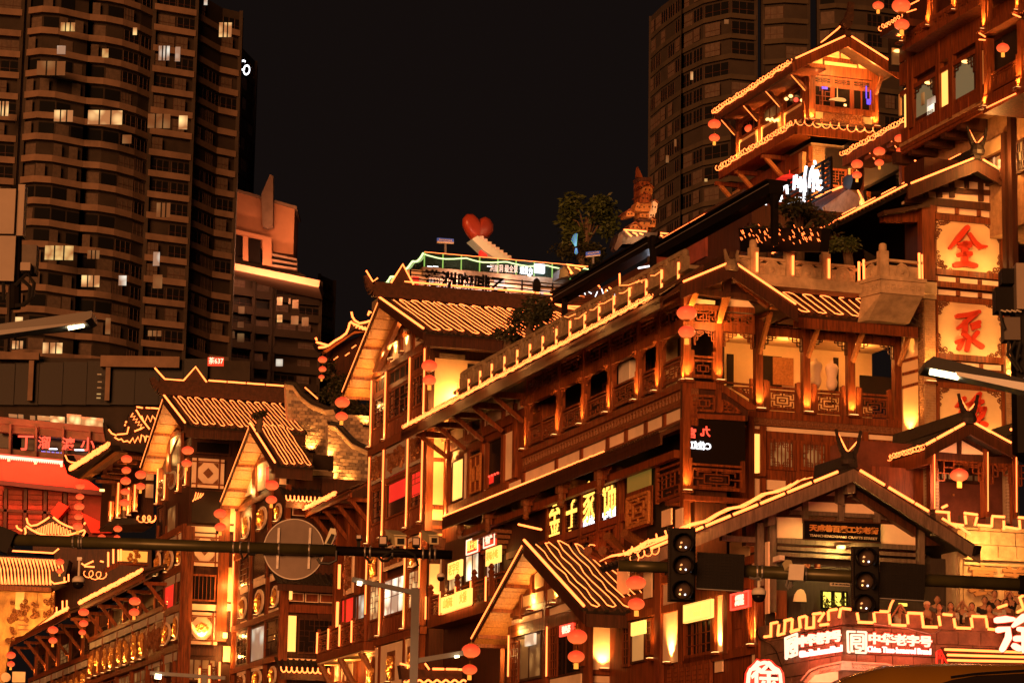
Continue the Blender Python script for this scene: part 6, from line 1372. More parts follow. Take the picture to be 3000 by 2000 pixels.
for i,s in enumerate(sB):
    col_bar(BL,s,zB[1],zB[0]-.05,Bh,e=24)
    col_bar(BL,s+.02,zB[2],zB[1]-.35,Bh,e=24); col_bar(BL,s+.05,zB[3],zB[2]-.35,Bh,e=24)
    column(BL,s+.05,zB[4],zB[3]-.3,.04,Bh,.26)
for k in (1,2,3): box('floor_beam',BL,sB[0]-.3,sB[3]+.3,zB[k]-.36,zB[k]-.06,-.2,.08,wood,Bh); box('skirt_board',BL,sB[0],sB[3],zB[k],zB[k]+.75,-.2,-.03,wood,Bh)
for i in range(3):
    a,b = sB[i]+.16,sB[i+1]-.16; w = b-a
    for j in range(max(2,int(w/.45))): x = a+w*j/max(2,int(w/.45)); [box('skirt_panel',BL,x+.03,x+w/max(2,int(w/.45))-.03,zB[k]+.08,zB[k]+.68,-.1,-.015,wood_r,Bh) for k in (1,2,3)]
    # storey 1: tall dark lattice windows
    box('transom',BL,a,b,zB[0]-.95,zB[0]-.8,-.2,.0,wood,Bh)
    window(BL,a,b,zB[0]-.8,zB[0]-.12,-.03,Bh,dark,style=2,n=(4,1)); window(BL,a,b,zB[1]+.78,zB[0]-.96,-.03,Bh,glass_d,style=1,n=(4,6),seed=i,mull=2 if w > 2.5 else 1)
    # storey 2: framed carved panels over windows
    zt2 = zB[1]-.42; o = box('panel_frame',BL,a+.05,b-.05,zt2-1.25,zt2,-.1,.03,mat('grey_panel',(.38,.34,.31),.7) if 'grey_panel' not in MATS else MATS['grey_panel'],Bh)
    ins = .16 if w < 2 else .3; box('carved_field',BL,a+.05+ins,b-.05-ins,zt2-1.25+ins*.9,zt2-ins*.9,0,.05,carve,o); relief(BL,(a+b)/2,zt2-.62,w-.6,.85,.07,o,carve,i,22,shape=0)
    box('transom',BL,a,b,zt2-1.5,zt2-1.3,-.2,.02,wood,Bh)
    window(BL,a,b,zB[2]+.78,zt2-1.5,-.03,Bh,glass_d,style=1 if w < 2.2 else None,n=(3,6),seed=i+4)
    # storey 3
    zt3 = zB[2]-.42
    if w < 2.6: medallion(BL,(a+b)/2,zt3-.65,w*.8,1.25,Bh,True,30,i,False)
    else:
        o = box('panel_frame',BL,a+.05,b-.05,zt3-1.0,zt3,-.1,.03,plaster,Bh); box('carved_field',BL,a+.3,b-.3,zt3-.85,zt3-.15,0,.05,carve,o); relief(BL,(a+b)/2,zt3-.5,w-.9,.6,.07,o,carve,i,18,shape=0)
    window(BL,a,b,zB[3]+.78,zt3-1.35,-.03,Bh,lit_white if i == 1 else lit_room,style=2 if i == 1 else 1,n=(3,2) if i == 1 else (4,6),r=.02)
    # storey 4
    zt4 = zB[3]-.42
    o = box('panel_frame',BL,a+.05,b-.05,zt4-1.9,zt4,-.1,.03,plaster,Bh); medallion(BL,(a+b)/2,zt4-.95,min(w*.55,1.2),1.25,Bh,True,34,i+9,False,carve)
    window(BL,a,b,7,zt4-2.1,-.03,Bh,lit_cool if i == 1 else glass_d)
s0,s1,z0,z1 = SZ(BL,a2(985,760),a2(1160,940),-.10); box('red_curtain',BL,s0,s1,z0,z1+.15,-.073,-.06,red_cloth,Bh)
s0,s1,z0,z1 = SZ(BL,a2(1235,650),a2(1320,920),-.10); box('red_curtain',BL,s0,s1,z0,z1,-.073,-.06,red_cloth,Bh)
# cream end wall facing the crossing, behind the walkway
BR = Plane(BL.pt(sB[0]-.5,0,-.2),V)
rect('cream_wall',BR,a1(1140,815),a1(1960,1600),.0,.2,plaster_y,Bh); rect('corner_post',BR,a1(1090,600),a1(1140,1500),.05,.2,wood_d,Bh)
rect('stone_lintel',BR,a1(1215,760),a1(1500,830),.1,.3,stone,Bh); rect('dark_opening',BR,a1(1530,880),a1(1700,1150),.03,.05,dark,Bh); rect('eave_shadow_board',BR,a1(1120,640),a1(1960,755),.5,.3,wood_d,Bh)
lamp(BR.at(a1(1395,1250),.35),18,Bh,r=.1); lamp(BR.at(a1(1240,1300),.6),9,Bh,r=.1)
# angled yellow panels where it meets the balcony building
BP = Plane(BL.pt(sB[0]-.46,0,0),V)
for tl,br in [((1448,235),(1580,525)),((1440,560),(1570,1040)),((1430,1085),(1565,1205)),((1425,1345),(1560,1380))]: rect('plaster_panel',BP,a2(*tl),a2(*br),.02,.05,plaster_y,Bh)
rect('end_post',BP,a2(1385,190),a2(1440,1330),.06,.2,wood,Bh); rect('end_post',BP,a2(1580,190),a2(1610,1400),.06,.2,wood,Bh)
for y in (545,1065,1280): beam('end_beam',BP,a2(1440,y),a2(1580,y+5),10,.05,.1,wood,Bh)
lamp(BP.at(a2(1500,1150),.9),24,Bh); lamp(BP.at(a2(1500,500),.9),18,Bh); rect('plaster_panel',BP,a3(1350,320),a3(1450,640),.0,.05,plaster,Bh); lamp(BP.at(a3(1400,650),.8),14,Bh)
# lower wing on its left with a bright eave and a balcony of light bars
sW0,sW1 = BL.s_(a2(745,1000)),BL.s_(a2(60,1095),.8)
zWe = BL.z_(a2(400,930),.85)
q = [BL.pt(sW0,zWe-.1,.85),BL.pt(sW1,zWe-.1,.85),BL.pt(sW1,zWe+.55,-.4),BL.pt(sW0,zWe+.55,-.4)]; MB().hull(q,[p-UP*.12 for p in q]).build('wing_eave',wood_d,Bh)
box('fascia',BL,sW0,sW1,zWe-.35,zWe-.05,.75,.85,wood,Bh); box('wing_wall',BL,sW0,sW1-.8,5,zWe,-3,-.5,wood,Bh)
mb = MB(); [mb.tube([BL.pt(sW0+.2*i,zWe+.02,.9),BL.pt(sW0+.2*i,zWe+.58,-.4)],.055,6) for i in range(int((sW1-sW0)/.2))]; mb.build('tile_row',tile_b,Bh,kind='stuff')
coil(BL.pt(sW1,zWe+.08,.92),BL.pt(sW0+2.2,zWe+.08,.92),Bh,.11,.12,.02,seed=12); strip3([BL.pt(sW1,zWe+.05,.93),BL.pt(sW0+2.2,zWe+.05,.93)],Bh,.03)
for k in range(4):
    s = sW0+.8+(sW1-sW0-1.6)*k/3; MB().bar(BL.pt(s,zWe-1.6,-.45),BL.pt(s,zWe-.3,.65),.16,.18).build('eave_strut',wood,Bh); MB().fbox(BL,s-.07,s+.07,zWe-.45,zWe-.28,-.5,.75).build('strut_arm',wood,Bh); column(BL,s,8,zWe-.3,-.4,Bh,.22)
s,z1 = BL.sz(a3(415,330),-.1); z0 = BL.z_(a3(400,585),-.1); strip3([BL.pt(s,z0,-.08),BL.pt(s,z1,-.08)],Bh,.07); s,z1 = BL.sz(a3(395,720),-.1); z0 = BL.z_(a3(390,985),-.1); strip3([BL.pt(s,z0,-.08),BL.pt(s,z1,-.08)],Bh,.07)
for tl,br,g in [((425,690),(550,930),red_cloth),((570,650),(665,900),lit_cool)]: win_px(BL,a3(*tl),a3(*br),-.4,Bh,g,m=wood_d)
s,_ = BL.sz(a3(500,420),-.4); medallion(BL.shift(-.45),s,BL.z_(a3(500,420),-.4),1.5,1.9,Bh,False,0,3,False)
zbf = BL.z_(a3(420,1190),.55); sb0,sb1 = BL.s_(a3(660,1130),.55),BL.s_(a3(170,1270),.55)
box('wing_balcony',BL,sb0,sb1,zbf-.4,zbf-.05,-.5,.55,wood,Bh); box('balcony_soffit',BL,sb0,sb1,zbf-.5,zbf-.42,-.5,.5,plaster_y,Bh)
for x,y0,y1 in ((182,1040,1255),(298,1000,1215),(415,960,1180),(541,915,1140)): s,z1 = BL.sz(a3(x,y0),.58); z0 = BL.z_(a3(x,y1),.58); strip3([BL.pt(s,z0,.6),BL.pt(s,z1,.6)],Bh,.04)
for i in range(4): railing(BL,sb0+(sb1-sb0)*i/4+.06,sb0+(sb1-sb0)*(i+1)/4-.06,zbf,zbf+.95,.52,Bh,wood,0,i,posts=True,r=.04)
for k in range(3):
    s = sb0+.5+(sb1-sb0-1)*k/2; MB().tube([BL.pt(s-.3,zbf-2.2,-.4),BL.pt(s+.2,zbf-.45,.45)],.15,7).build('carved_log',carve,Bh); lamp(BL.pt(s+.5,zbf-.9,.3),12,Bh)
    rect('plaster_panel',BL,a3(360+70*k,1330),a3(395+70*k,1540),-.45,.05,plaster,Bh)
# small tiled eave with a horned ridge below, partly hidden by the lamp post
e5 = BL.shift(1.6); p0,p1 = e5.at(a3(1060,1545)),e5.at(a3(1730,1560)); 
PLs = Plane(e5.at(a3(1400,1545)),V)
slab('low_ridge',PLs,a3.l([(1040,1380),(1120,1420),(1690,1430),(1690,1530),(1060,1520)]),.0,.4,tile_b,Bh)
for x0,x1,y in ((1380,1500,1418),(1520,1640,1420),(1650,1690,1424)): strip(PLs,[a3(x0,y),a3(x1,y+2)],.1,Bh,.045)
strip(PLs,[a3(1040,1362),a3(1165,1395)],.1,Bh,.04); strip(PLs,[a3(1300,1360),a3(1345,1425)],.1,Bh,.04)
mb = MB(); pts = []
for i in range(60): x = 1080+11*i; pts.append(PLs.at(a3(x,1548+14*math.sin(i*.75)),.15))
mb.tube(pts,.04,5).build('looped_light_strip',led,Bh)
# ------------------------------------------------------------------ second gabled house with carved medallions (C)
CRp = Plane(ML.pt(46,0,0),V); PC = CRp.at((832,1750)); CL = Plane(PC,U)
Ch = thing('medallion_house','gabled timber house covered in lit carved oval medallions, behind the round sign disc','building',(PC.x,PC.y,0))
soffit_gable('c',CL.at(a4(432,545),.9),CL.at(a4(110,1375),.9),CL.at(a4(705,985),.9),1.75,Ch,8,8,4,31)
sC0,sC1 = .0,CL.s_(a5(205,700)); 
zC = [CL.z_(a4(560,1330)),CL.z_(a5(420,985)),CL.z_(a5(420,1385)),5]
MB().fbox(CL,.35,sC1+.2,4,CL.z_(a4(620,1200)),-6,-.12).build('house_wall',wood_d,Ch)
MB().fbox(CRp,.1,6,4,CL.z_(a4(900,1100)),-5,-.15).build('end_wall',wood_d,Ch)
slab('gable_wall',CL,a4.l([(300,1340),(440,700),(650,1020),(650,1210)]),-.05,.2,plaster,Ch)
for st in ([(440,700),(480,690),(480,1330),(440,1350)],[(480,930),(580,880),(580,930),(480,980)],[(290,1430),(640,1250),(640,1300),(290,1480)],[(625,960),(690,1000),(690,1180),(625,1190)]): slab('timber_post',CL,a4.l(st),.05,.2,wood,Ch)
slab('red_banner',CL,a4.l([(590,1010),(625,990),(625,1180),(590,1190)]),.02,.03,red_cloth,Ch)
cx = [230,350,470,620]
sc = [CL.s_(a5(205,700)),CL.s_(a5(340,700)),CL.s_(a5(490,640)),.12]
for s in sc:
    column(CL,s,5,zC[0],.05,Ch,.24)
strip3([CL.pt(sc[0]+.05,CL.z_(a5(205,1105)),.1),CL.pt(sc[0]+.05,CL.z_(a5(235,50)),.1)],Ch,.04)
strip3([CL.pt(sc[3],CL.z_(a5(615,940)),.1),CL.pt(sc[3],CL.z_(a5(620,700)),.1)],Ch,.04)
for (x,y,w,h,e) in [(295,190,60,200,24),(435,110,85,200,28),(578,60,60,160,24),(270,900,58,190,24),(410,850,80,220,30),(553,800,62,190,24),(255,1560,60,160,0),(390,1530,80,170,24),(530,1500,62,170,24)]:
    s,z = CL.sz(a5(x,y),.05); w_ = abs(CL.s_(a5(x-w/2,y),.05)-CL.s_(a5(x+w/2,y),.05)); h_ = abs(CL.z_(a5(x,y-h/2))-CL.z_(a5(x,y+h/2))); medallion(CL,s,z,w_,h_,Ch,e > 0,e*1.3,int(x+y))
for (tl,br) in [((255,715),(310,760)),((370,650),(465,690)),((515,610),(575,650)),((255,1030),(300,1080)),((365,985),(450,1020)),((500,930),(580,960)),((225,1440),(300,1480)),((350,1405),(440,1440))]: rect('plaster_panel',CL,a5(*tl),a5(*br),.02,.05,plaster,Ch)
for tl,br,g,st in [((345,1080),(460,1360),lit_cool,None),((225,1130),(305,1400),glass_d,2),((470,1020),(600,1310),glass_d,1),((250,460),(330,700),glass_d,1),((360,420),(470,640),glass_d,None),((500,380),(590,590),glass_d,None)]: win_px(CL,a5(*tl),a5(*br),.02,Ch,g,m=wood_d,style=st,n=(3,5))
for y in (360,1000,1385):
    z = CL.z_(a5(420,y),.1); box('floor_beam',CL,.05,sC1,z-.15,z+.1,-.1,.12,wood,Ch)
# its end wall facing the crossing: small eaves, panel row, lit panel, dark window
for x0,x1,y0,y1 in ((690,815,765,850),(828,945,772,858),(958,1090,778,862)): o = rect('plaster_frame',CRp,a5(x0,y0),a5(x1,y1),-.1,.05,plaster,Ch); rect('panel',CRp,a5(x0+10,y0+10),a5(x1-10,y1-8),-.07,.05,wood_r,o)
rect('plaster_panel',CRp,a5(800,722),a5(1100,742),-.1,.05,plaster,Ch); rect('plaster_panel',CRp,a5(700,720),a5(770,735),-.1,.05,plaster,Ch)
rect('backlit_panel',CRp,a5(665,970),a5(740,1290),-.05,.05,lit_panel,Ch); rect('backlit_panel',CRp,a5(676,725),a5(712,830),-.02,.05,lit_panel,Ch)
win_px(CRp,a5(765,990),a5(1090,1320),-.08,Ch,glass_d,m=wood_d,style=1,n=(7,6)); rect('beam',CRp,a5(670,870),a5(1100,960),-.08,.1,wood_r,Ch)
rect('plaster_panel',CRp,a5(660,1345),a5(950,1372),-.05,.06,plaster,Ch); rect('corner_post',CRp,a5(610,690),a5(660,1568),.02,.25,wood,Ch)
def small_eave(pl,p0,p1,out_,rise,par,loops,seed=0,drop=.35):
    a,b = pl.at(p0,out_),pl.at(p1,out_); b.z = a.z; d = (b-a).normalized()
    at_,bt_ = a-pl.n*(out_+.2)+UP*rise,b-pl.n*(out_+.2)+UP*rise
    roof_slope('small_eave',at_,bt_,b,a,par,tile_m,.26,.07)
    q = [a-UP*.05,b-UP*.05,b-UP*drop,a-UP*drop]; MB().hull(q,[p-pl.n*.08 for p in q]).build('fascia',wood_d,par)
    if loops:
        n = loops; pts = []; L = (b-a).length
        for i in range(n*14):
            t = i/14; k = t % 1; an = 2*PI*k; pts.append(a + d*((t+.22*math.sin(an*1)*-1)*L/n) + pl.n*.06 + UP*(.10 + .12*math.cos(an)))
        MB().tube(pts,.03,4).build('looped_light_strip',led,par)
small_eave(CRp,a5(610,1465),a5(1075,1490),.9,.7,Ch,10); small_eave(CRp,a5(585,680),a5(1100,695),.8,.6,Ch,0); small_eave(CRp,a4(810,1360),a4(1215,1385),.9,.7,Ch,9); lamp(CRp.at(a4(1000,1400),1.3),12,Ch)
for x0,x1,y0,y1 in ((715,840,25,95),(850,960,30,100)): o = rect('plaster_frame',CRp,a5(x0,y0),a5(x1,y1),-.05,.05,plaster,Ch); rect('panel',CRp,a5(x0+9,y0+9),a5(x1-9,y1-8),-.02,.05,wood_r,o)
for x0,x1,y0,y1 in ((745,815,1080,1190),): rect('plaster_panel',CRp,a4(x0,y0),a4(x1,y1),.0,.05,plaster,Ch)
rect('terrace_wall',CRp,a4(880,1030),a4(1330,1250),-.6,.3,stone_k,Ch); rect('terrace_parapet',CRp,a4(1060,1030),a4(1320,1100),-.5,.15,stone,Ch); rect('white_banner',CRp,a4(880,1095),a4(1045,1220),-.4,.04,plaster,Ch)
rect('dark_gap',CRp,a4(1110,860),a4(1330,1035),-1.2,.1,dark,Ch)
# ------------------------------------------------------------------ third gabled house with octagon panels (D)
DP = CL.pt(CL.s_((688,1760))+.4,0,0); DRp = Plane(DP,V); PD = DRp.at((541,1700)); DL = Plane(PD,U)
Dh = thing('octagon_house','gabled timber house with white octagon panels stacked on its end wall','building',(PD.x,PD.y,0))
Ad = DL.at(b1(1032,215),.9)
soffit_gable('d',Ad,DL.at(b1(800,915),.9),DL.at(b1(1245,500),.9),6.0,Dh,7,8,13,41)
MB().hull([Ad-V*.3+UP*.1+U*.2,Ad-V*.3+UP*.1-U*.2,Ad-V*.3+UP*.9-U*.14,Ad-V*.3+UP*.9+U*.14],[p+V*6.3 for p in (Ad+UP*.1+U*.2,Ad+UP*.1-U*.2,Ad+UP*.9-U*.14,Ad+UP*.9+U*.14)]).build('ridge',tile_b,Dh)
for i in range(4): strip3([Ad+V*(2.2+1.0*i)+UP*1.0-U*.1,Ad+V*(3.13+1.0*i)+UP*1.0-U*.1],Dh,.045)
P = Ad+V*1.5+UP*.9; q = [P-V*.6,P+V*.6,P+UP*.75]; MB().hull([p-U*.1 for p in q],[p+U*.1 for p in q]).build('ridge_finial',tile_b,Dh); strip3([P-V*2.1+UP*.55-U*.1,P-V*1.55-U*.12,P-V*.6-U*.12,P+UP*.75-U*.12,P+V*.6-U*.12],Dh,.045)
hn = [Ad-V*(.25+.09*i)+UP*(.45+.02*i*i) for i in range(6)]; mb = MB(); [mb.bar(hn[i],hn[i+1],.34*(1-i/9),.55*(1-i/8)) for i in range(5)]; mb.build('ridge_horn',tile_b,Dh)
MB().fbox(DL,.25,7,3,DL.z_(b1(1250,620)),-6,-.12).build('house_wall',wood_d,Dh); MB().fbox(DRp,.05,7,3,DL.z_(b1(1250,620)),-3,-.12).build('end_wall',wood_d,Dh)
slab('gable_wall',DL,b1.l([(860,960),(1040,380),(1180,580),(1180,900)]),-.1,.15,wood_d,Dh)
for st in ([(1065,480),(1110,470),(1110,560),(1065,580)],[(1085,640),(1165,590),(1085,780)]): slab('plaster_panel',DL,b1.l(st),.0,.05,plaster,Dh)
for st in ([(1060,590),(1165,540),(1165,575),(1060,630)],[(1170,560),(1195,560),(1190,860),(1165,860)],[(1050,640),(1075,640),(1070,960),(1045,960)],[(940,650),(1055,620),(1055,690),(950,700)]): slab('timber_post',DL,b1.l(st),.03,.15,wood,Dh)
for x,y0,y1,w in ((955,740,1290,.3),(1030,990,1250,.2),(1165,880,1165,.2),(1240,830,1105,.2)):
    s,z0 = DL.sz(b1(x,y1),.05); z1 = DL.z_(b1(x,y0),.05); col_bar(DL,s,z0,z1,Dh,w,.05,True,26,.045)
for x,y,w,h in ((1105,1040,75,175),(1000,1120,50,160),(1205,960,40,150)):
    s,z = DL.sz(b1(x,y),.02); w_ = abs(DL.s_(b1(x-w/2,y),.05)-DL.s_(b1(x+w/2,y),.05)); h_ = abs(DL.z_(b1(x,y-h/2))-DL.z_(b1(x,y+h/2))); medallion(DL,s,z,w_,h_,Dh,False,0,int(x),True,MATS['grey_panel'])
for x,y,w,h,e in ((248,515,40,210,26),(340,490,80,190,30),(440,450,40,150,24),(228,1150,35,170,0),(318,1130,75,200,30),(410,1080,45,210,26)):
    s,z = DL.sz(b3(x,y),.02); w_ = abs(DL.s_(b3(x-w/2,y),.05)-DL.s_(b3(x+w/2,y),.05)); h_ = abs(DL.z_(b3(x,y-h/2))-DL.z_(b3(x,y+h/2))); medallion(DL,s,z,w_,h_,Dh,e > 0,e*1.4,int(x),True)
for x in (215,290,395,468): s = DL.s_(b3(x,900),.05); column(DL,s,4,DL.z_(b3(x,200)),.05,Dh,.26)
for tl,br,g in (((300,640),(385,900),red_cloth),((230,690),(275,920),glass_d),((405,600),(455,850),glass_d),((240,20),(290,280),glass_d),((330,20),(400,230),lit_dim),((210,1290),(350,1500),lit_dim)): win_px(DL,b3(*tl),b3(*br),.02,Dh,g,m=wood_d)
for (x0,y0,x1,y1) in ((215,990,455,880),(230,310,475,190),(205,650,465,545),(160,1330,440,1240)): a = DL.sz(b3(x0,y0),.08); b = DL.sz(b3(x1,y1),.08); z = (a[1]+b[1])/2; box('floor_beam',DL,a[0],b[0],z-.2,z+.14,-.1,.09,wood,Dh); box('plaster_band',DL,a[0],b[0],z-.65,z-.24,-.08,.03,MATS['grey_panel'],Dh)
# end wall: three octagon panels between timber grids
s0 = DRp.s_(b3(525,1000)); s1 = DRp.s_(b3(800,1000))
for (y0,y1,q_) in ((818,1130,b1),(240,540,b3),(935,1230,b3)):
    if q_ is b1: S0,S1,Z0,Z1 = SZ(DRp,b1(1310,y0),b1(1620,y1),.0)
    else: S0,S1,Z0,Z1 = SZ(DRp,b3(528,y0),b3(795,y1),.0) if y0 < 500 else SZ(DRp,b3(500,y0),b3(770,y1),.0)
    o = box('plaster_panel',DRp,S0,S1,Z0,Z1,-.1,.0,plaster,Dh); W_,H_2 = S1-S0,Z1-Z0
    for u in (.13,.83): box('grid_bar',DRp,S0+W_*u,S0+W_*(u+.045),Z0,Z1,-.05,.04,wood,o)
    for u in (.10,.86): box('grid_bar',DRp,S0,S1,Z0+H_2*u,Z0+H_2*(u+.045),-.05,.045,wood,o)
    c = ((S0+S1)/2,(Z0+Z1)/2); k = .345
    for sx_,sz_ in ((1,1),(1,-1),(-1,1),(-1,-1)):
        qx = [(sx_*k*W_*.9,sz_*k*H_2),(sx_*k*W_*.9,sz_*k*H_2*.5),(sx_*k*W_*.45,sz_*k*H_2)]; f = [DRp.pt(c[0]+x,c[1]+y,.03) for x,y in qx]; MB().hull(f,[p-DRp.n*.04 for p in f]).build('corner_piece',carve,o)
    f = [DRp.pt(c[0]+x*W_*.16,c[1]+y*H_2*.18,.04) for x,y in ((1,0),(0,1),(-1,0),(0,-1))]; MB().hull(f,[p-DRp.n*.05 for p in f]).build('diamond',carve,o)
    if y0 > 900: relief(DRp,c[0],c[1],W_*.42,H_2*.42,.07,o,gold,6,16,shape=2); uplight(DRp.pt(c[0],Z0+H_2*.14,.05),DRp.n,Dh,90,w=.2,spread=95)
for tl,br,m_ in (((540,180),(760,240),plaster),((512,865),(778,930),plaster)): rect('plaster_panel',DRp,b3(*tl),b3(*br),.0,.05,m_,Dh)
win_px(DRp,b3(530,600),b3(760,850),.0,Dh,glass_d,m=wood,style=2,n=(6,1)); win_px(DRp,b1(1340,640),b1(1690,800),-.05,Dh,glass_d,m=wood_d)
rect('dark_recess',DRp,b1(1310,1140),b1(1600,1480),.0,.05,dark,Dh)
for i in range(4): strip(DRp,[b1(1310+25*i,1255-12*i),b1(1330+25*i,1225-10*i),b1(1345+25*i,1165+3*i)],.1,Dh,.025)
for x0,x1,y0,y1 in ((470,525,180,1568),(800,850,0,1200)): S0,S1,Z0,Z1 = SZ(DRp,b3(x0,y0),b3(x1,y1),.05); box('corner_post',DRp,S0,S1,Z0,Z1,-.2,.06,wood,Dh)
for tl,br in (((805,555),(815,850)),((845,545),(910,850)),((840,865),(905,930)),((868,0),(925,160)),((868,180),(920,230)),((828,1240),(885,1380))): rect('plaster_panel',DRp,b3(*tl),b3(*br),-.05,.05,plaster_y,Dh)
lamp(DRp.at(b3(875,900),.5),18,Dh); lamp(DRp.at(b3(875,700),.5),12,Dh); lamp(DRp.at(b3(870,1330),.5),14,Dh); lamp(DRp.at(b3(895,140),.5),10,Dh)
rect('wall_lamp',DRp,b3(825,1120),b3(862,1170),.1,.1,lamp_w,Dh); lamp(DRp.at(b3(843,1145),.5),12,Dh)
for x,y0,y1 in ((618,1435,1568),(705,1410,1568),(795,1380,1540)): strip(DRp,[b3(x,y0),b3(x-4,y1)],.6,Dh,.055)
win_px(DRp,b3(500,1340),b3(770,1560),.0,Dh,lit_dim,m=wood_d,mull=4); 
for i in range(2): S0,S1,Z0,Z1 = SZ(DRp,b3(625+90*i,1440-20*i),b3(700+90*i,1568),.5); railing(DRp,S0,S1,Z0,Z1,.55,Dh,wood,0,i)
rect('round_lamp_post',DRp,b3(500,1250),b3(770,1330),.05,.15,wood_d,Dh)
# ------------------------------------------------------------------ long low wing running off to the left (E)
EL = DL.shift(.15)
Eh = thing('row_house','long timber row house with struts, small carved panels and two bright stepped eaves','building',(EL.at((250,1900)).x,EL.at((250,1900)).y,0))
def bright_eave(pl,p0,p1,out_,par,zoff=.0,n=4,seed=0):
    s0,z0 = pl.sz(p0,out_); s1,z1 = pl.sz(p1,out_); z = (z0+z1)/2
    q = [pl.pt(s0,z-.12,out_),pl.pt(s1,z-.12,out_),pl.pt(s1,z+.5,-.3),pl.pt(s0,z+.5,-.3)]; MB().hull(q,[p-UP*.12 for p in q]).build('eave',wood_d,par); box('fascia',pl,s0,s1,z-.42,z-.1,out_-.1,out_,wood,par)
    mb = MB(); [mb.tube([pl.pt(s0+(s1-s0)*i/(abs(s1-s0)/.22),z,out_+.05),pl.pt(s0+(s1-s0)*i/(abs(s1-s0)/.22),z+.54,-.3)],.06,6) for i in range(int(abs(s1-s0)/.22))]; mb.build('tile_row',tile_b,par,kind='stuff')
    coil(pl.pt(s1,z+.06,out_+.08),pl.pt(s0,z+.06,out_+.08),par,.12,.13,.026,seed=seed); strip3([pl.pt(s1,z+.1,out_+.05),pl.pt(s0,z+.1,out_+.05)],par,.045); return s0,s1,z
e0 = bright_eave(EL,b2(1266,590),b2(708,862),1.2,Eh,seed=1); e1 = bright_eave(EL,b2(610,920),b2(72,1192),1.2,Eh,seed=2); e2 = bright_eave(EL.shift(-1.5),b2(640,680),b2(455,775),1.2,Eh,seed=3)
MB().fbox(EL,e0[0]-1,e0[1],2,e0[2]-.1,-4,-.6).build('house_wall',wood_d,Eh); MB().fbox(EL,e1[0],e1[1]-1.5,2,e1[2]-.1,-4,-.6).build('house_wall',wood_d,Eh)
zfl = EL.z_(b2(830,1150)); nE = 10
for i in range(11):
    s = e0[0]+.5+(e1[1]-e0[0]-2)*i/10; zt_ = (e0[2] if s < (e0[1]+e1[0])/2 else e1[2]); zz = zfl if s < e1[0]-1 else zfl-.9
    column(EL,s,zz,zt_-.3,-.35,Eh,.22); column(EL,s,2,zz-.2,-.05,Eh,.26)
    MB().bar(EL.pt(s,zt_-1.9,-.3),EL.pt(s,zt_-.45,.95),.15,.17).build('eave_strut',wood,Eh); MB().fbox(EL,s-.07,s+.07,zt_-.62,zt_-.45,-.4,1.05).build('strut_arm',wood,Eh)
    uplight(EL.pt(s,zz+.03,-.33),EL.n,Eh,28,spread=55)
    if i < 10:
        s2 = s+(e1[1]-e0[0]-2)/10; m_ = (s+s2)/2
        window(EL,s+.2,s2-.2,zz+.2,zt_-1.0,-.5,Eh,lit_dim if i in (3,7) else glass_d,m=wood_d,style=1 if i % 2 else None,n=(3,5),seed=i)
        box('sill_beam',EL,s,s2,zz-.25,zz,-.5,.02,wood,Eh)
        for k in range(2):
            sp = s+(s2-s)*(.27+.46*k); medallion(EL.shift(-.1),sp,zz-1.55,(s2-s)*.34,1.55,Eh,i not in (0,) ,38,i*2+k,False,carve)
            box('plaster_panel',EL,sp-(s2-s)*.2,sp+(s2-s)*.2,zz-.66,zz-.3,-.2,-.05,MATS['grey_panel'],Eh)
        box('lower_beam',EL,s,s2,zz-2.75,zz-2.5,-.4,.03,wood,Eh)
        window(EL,s+.2,s2-.2,zz-5.5,zz-2.8,-.2,Eh,lit_dim if i % 3 else glass_d,m=wood,style=2,n=(4,5),mull=2)
# glowing box balcony between the eaves
EB = Plane(EL.at(b3(100,450),.6),V)
rect('glowing_panel',EB,b2(1060,395),b2(1300,500),.2,.1,glow('amber_panel',(1.0,.38,.05),.75,(.5,.3,.1)),Eh); rect('balcony_base',EB,b2(1040,500),b2(1310,530),.25,.5,wood,Eh); relief(EB,EB.s_(b2(1170,445)),EB.z_(b2(1170,445)),.7,.7,.25,Eh,gold,3,8)
for x,y0,y1 in ((1045,390,490),(1068,385,490),(1000,385,510),(955,410,540)): strip(EB,[b2(x,y0),b2(x,y1)],.3,Eh,.05)
slab('balcony_side',EB,b2.l([(915,560),(1040,500),(1045,540),(920,600)]),.3,.2,wood,Eh); slab('balcony_roof',EB,b2.l([(890,200),(1010,120),(1320,130),(1320,160),(960,170)]),.8,1.2,tile_m,Eh)
coil(EB.at(b3(80,118),.9),EB.at(b3(215,120),.9),Eh,.2,.2,.03,seed=9)
# ------------------------------------------------------------------ corner pavilion with upturned eaves
PVp = Plane(EL.at(b1(560,1000),1.0)+U*1.5,V); PVl = Plane(PVp.at(b1(480,900)),U)
Vh = thing('upturned_pavilion','two tiered corner pavilion with dark upturned eave tips and hanging lantern strings','building',(PVp.at(b1(600,1100)).x,PVp.at(b1(600,1100)).y,0))
slab('lower_roof_side',PVl,b1.l([(20,790),(60,880),(90,920),(160,945),(470,690),(485,740),(160,1030),(60,985),(15,860)]),1.2,.6,tile_m,Vh)
slab('eave_board',PVl,b1.l([(160,1030),(530,760),(590,765),(200,1035)]),1.1,.4,plank_m,Vh)
coil(PVl.at(b1(85,930),1.25),PVl.at(b1(470,685),1.25),Vh,.16,.16,.03,seed=4); strip(PVl,b1.l([(38,795),(60,845),(90,862),(150,870),(220,858)]),1.25,Vh,.04)
slab('upper_roof',PVp,b1.l([(430,460),(470,540),(530,610),(620,670),(840,700),(840,770),(620,740),(520,720),(455,640),(435,540)]),.6,.5,tile_m,Vh)
slab('roof_face',PVp,b1.l([(530,610),(690,590),(880,520),(880,690),(840,700),(620,670)]),.4,.3,tile_m,Vh)
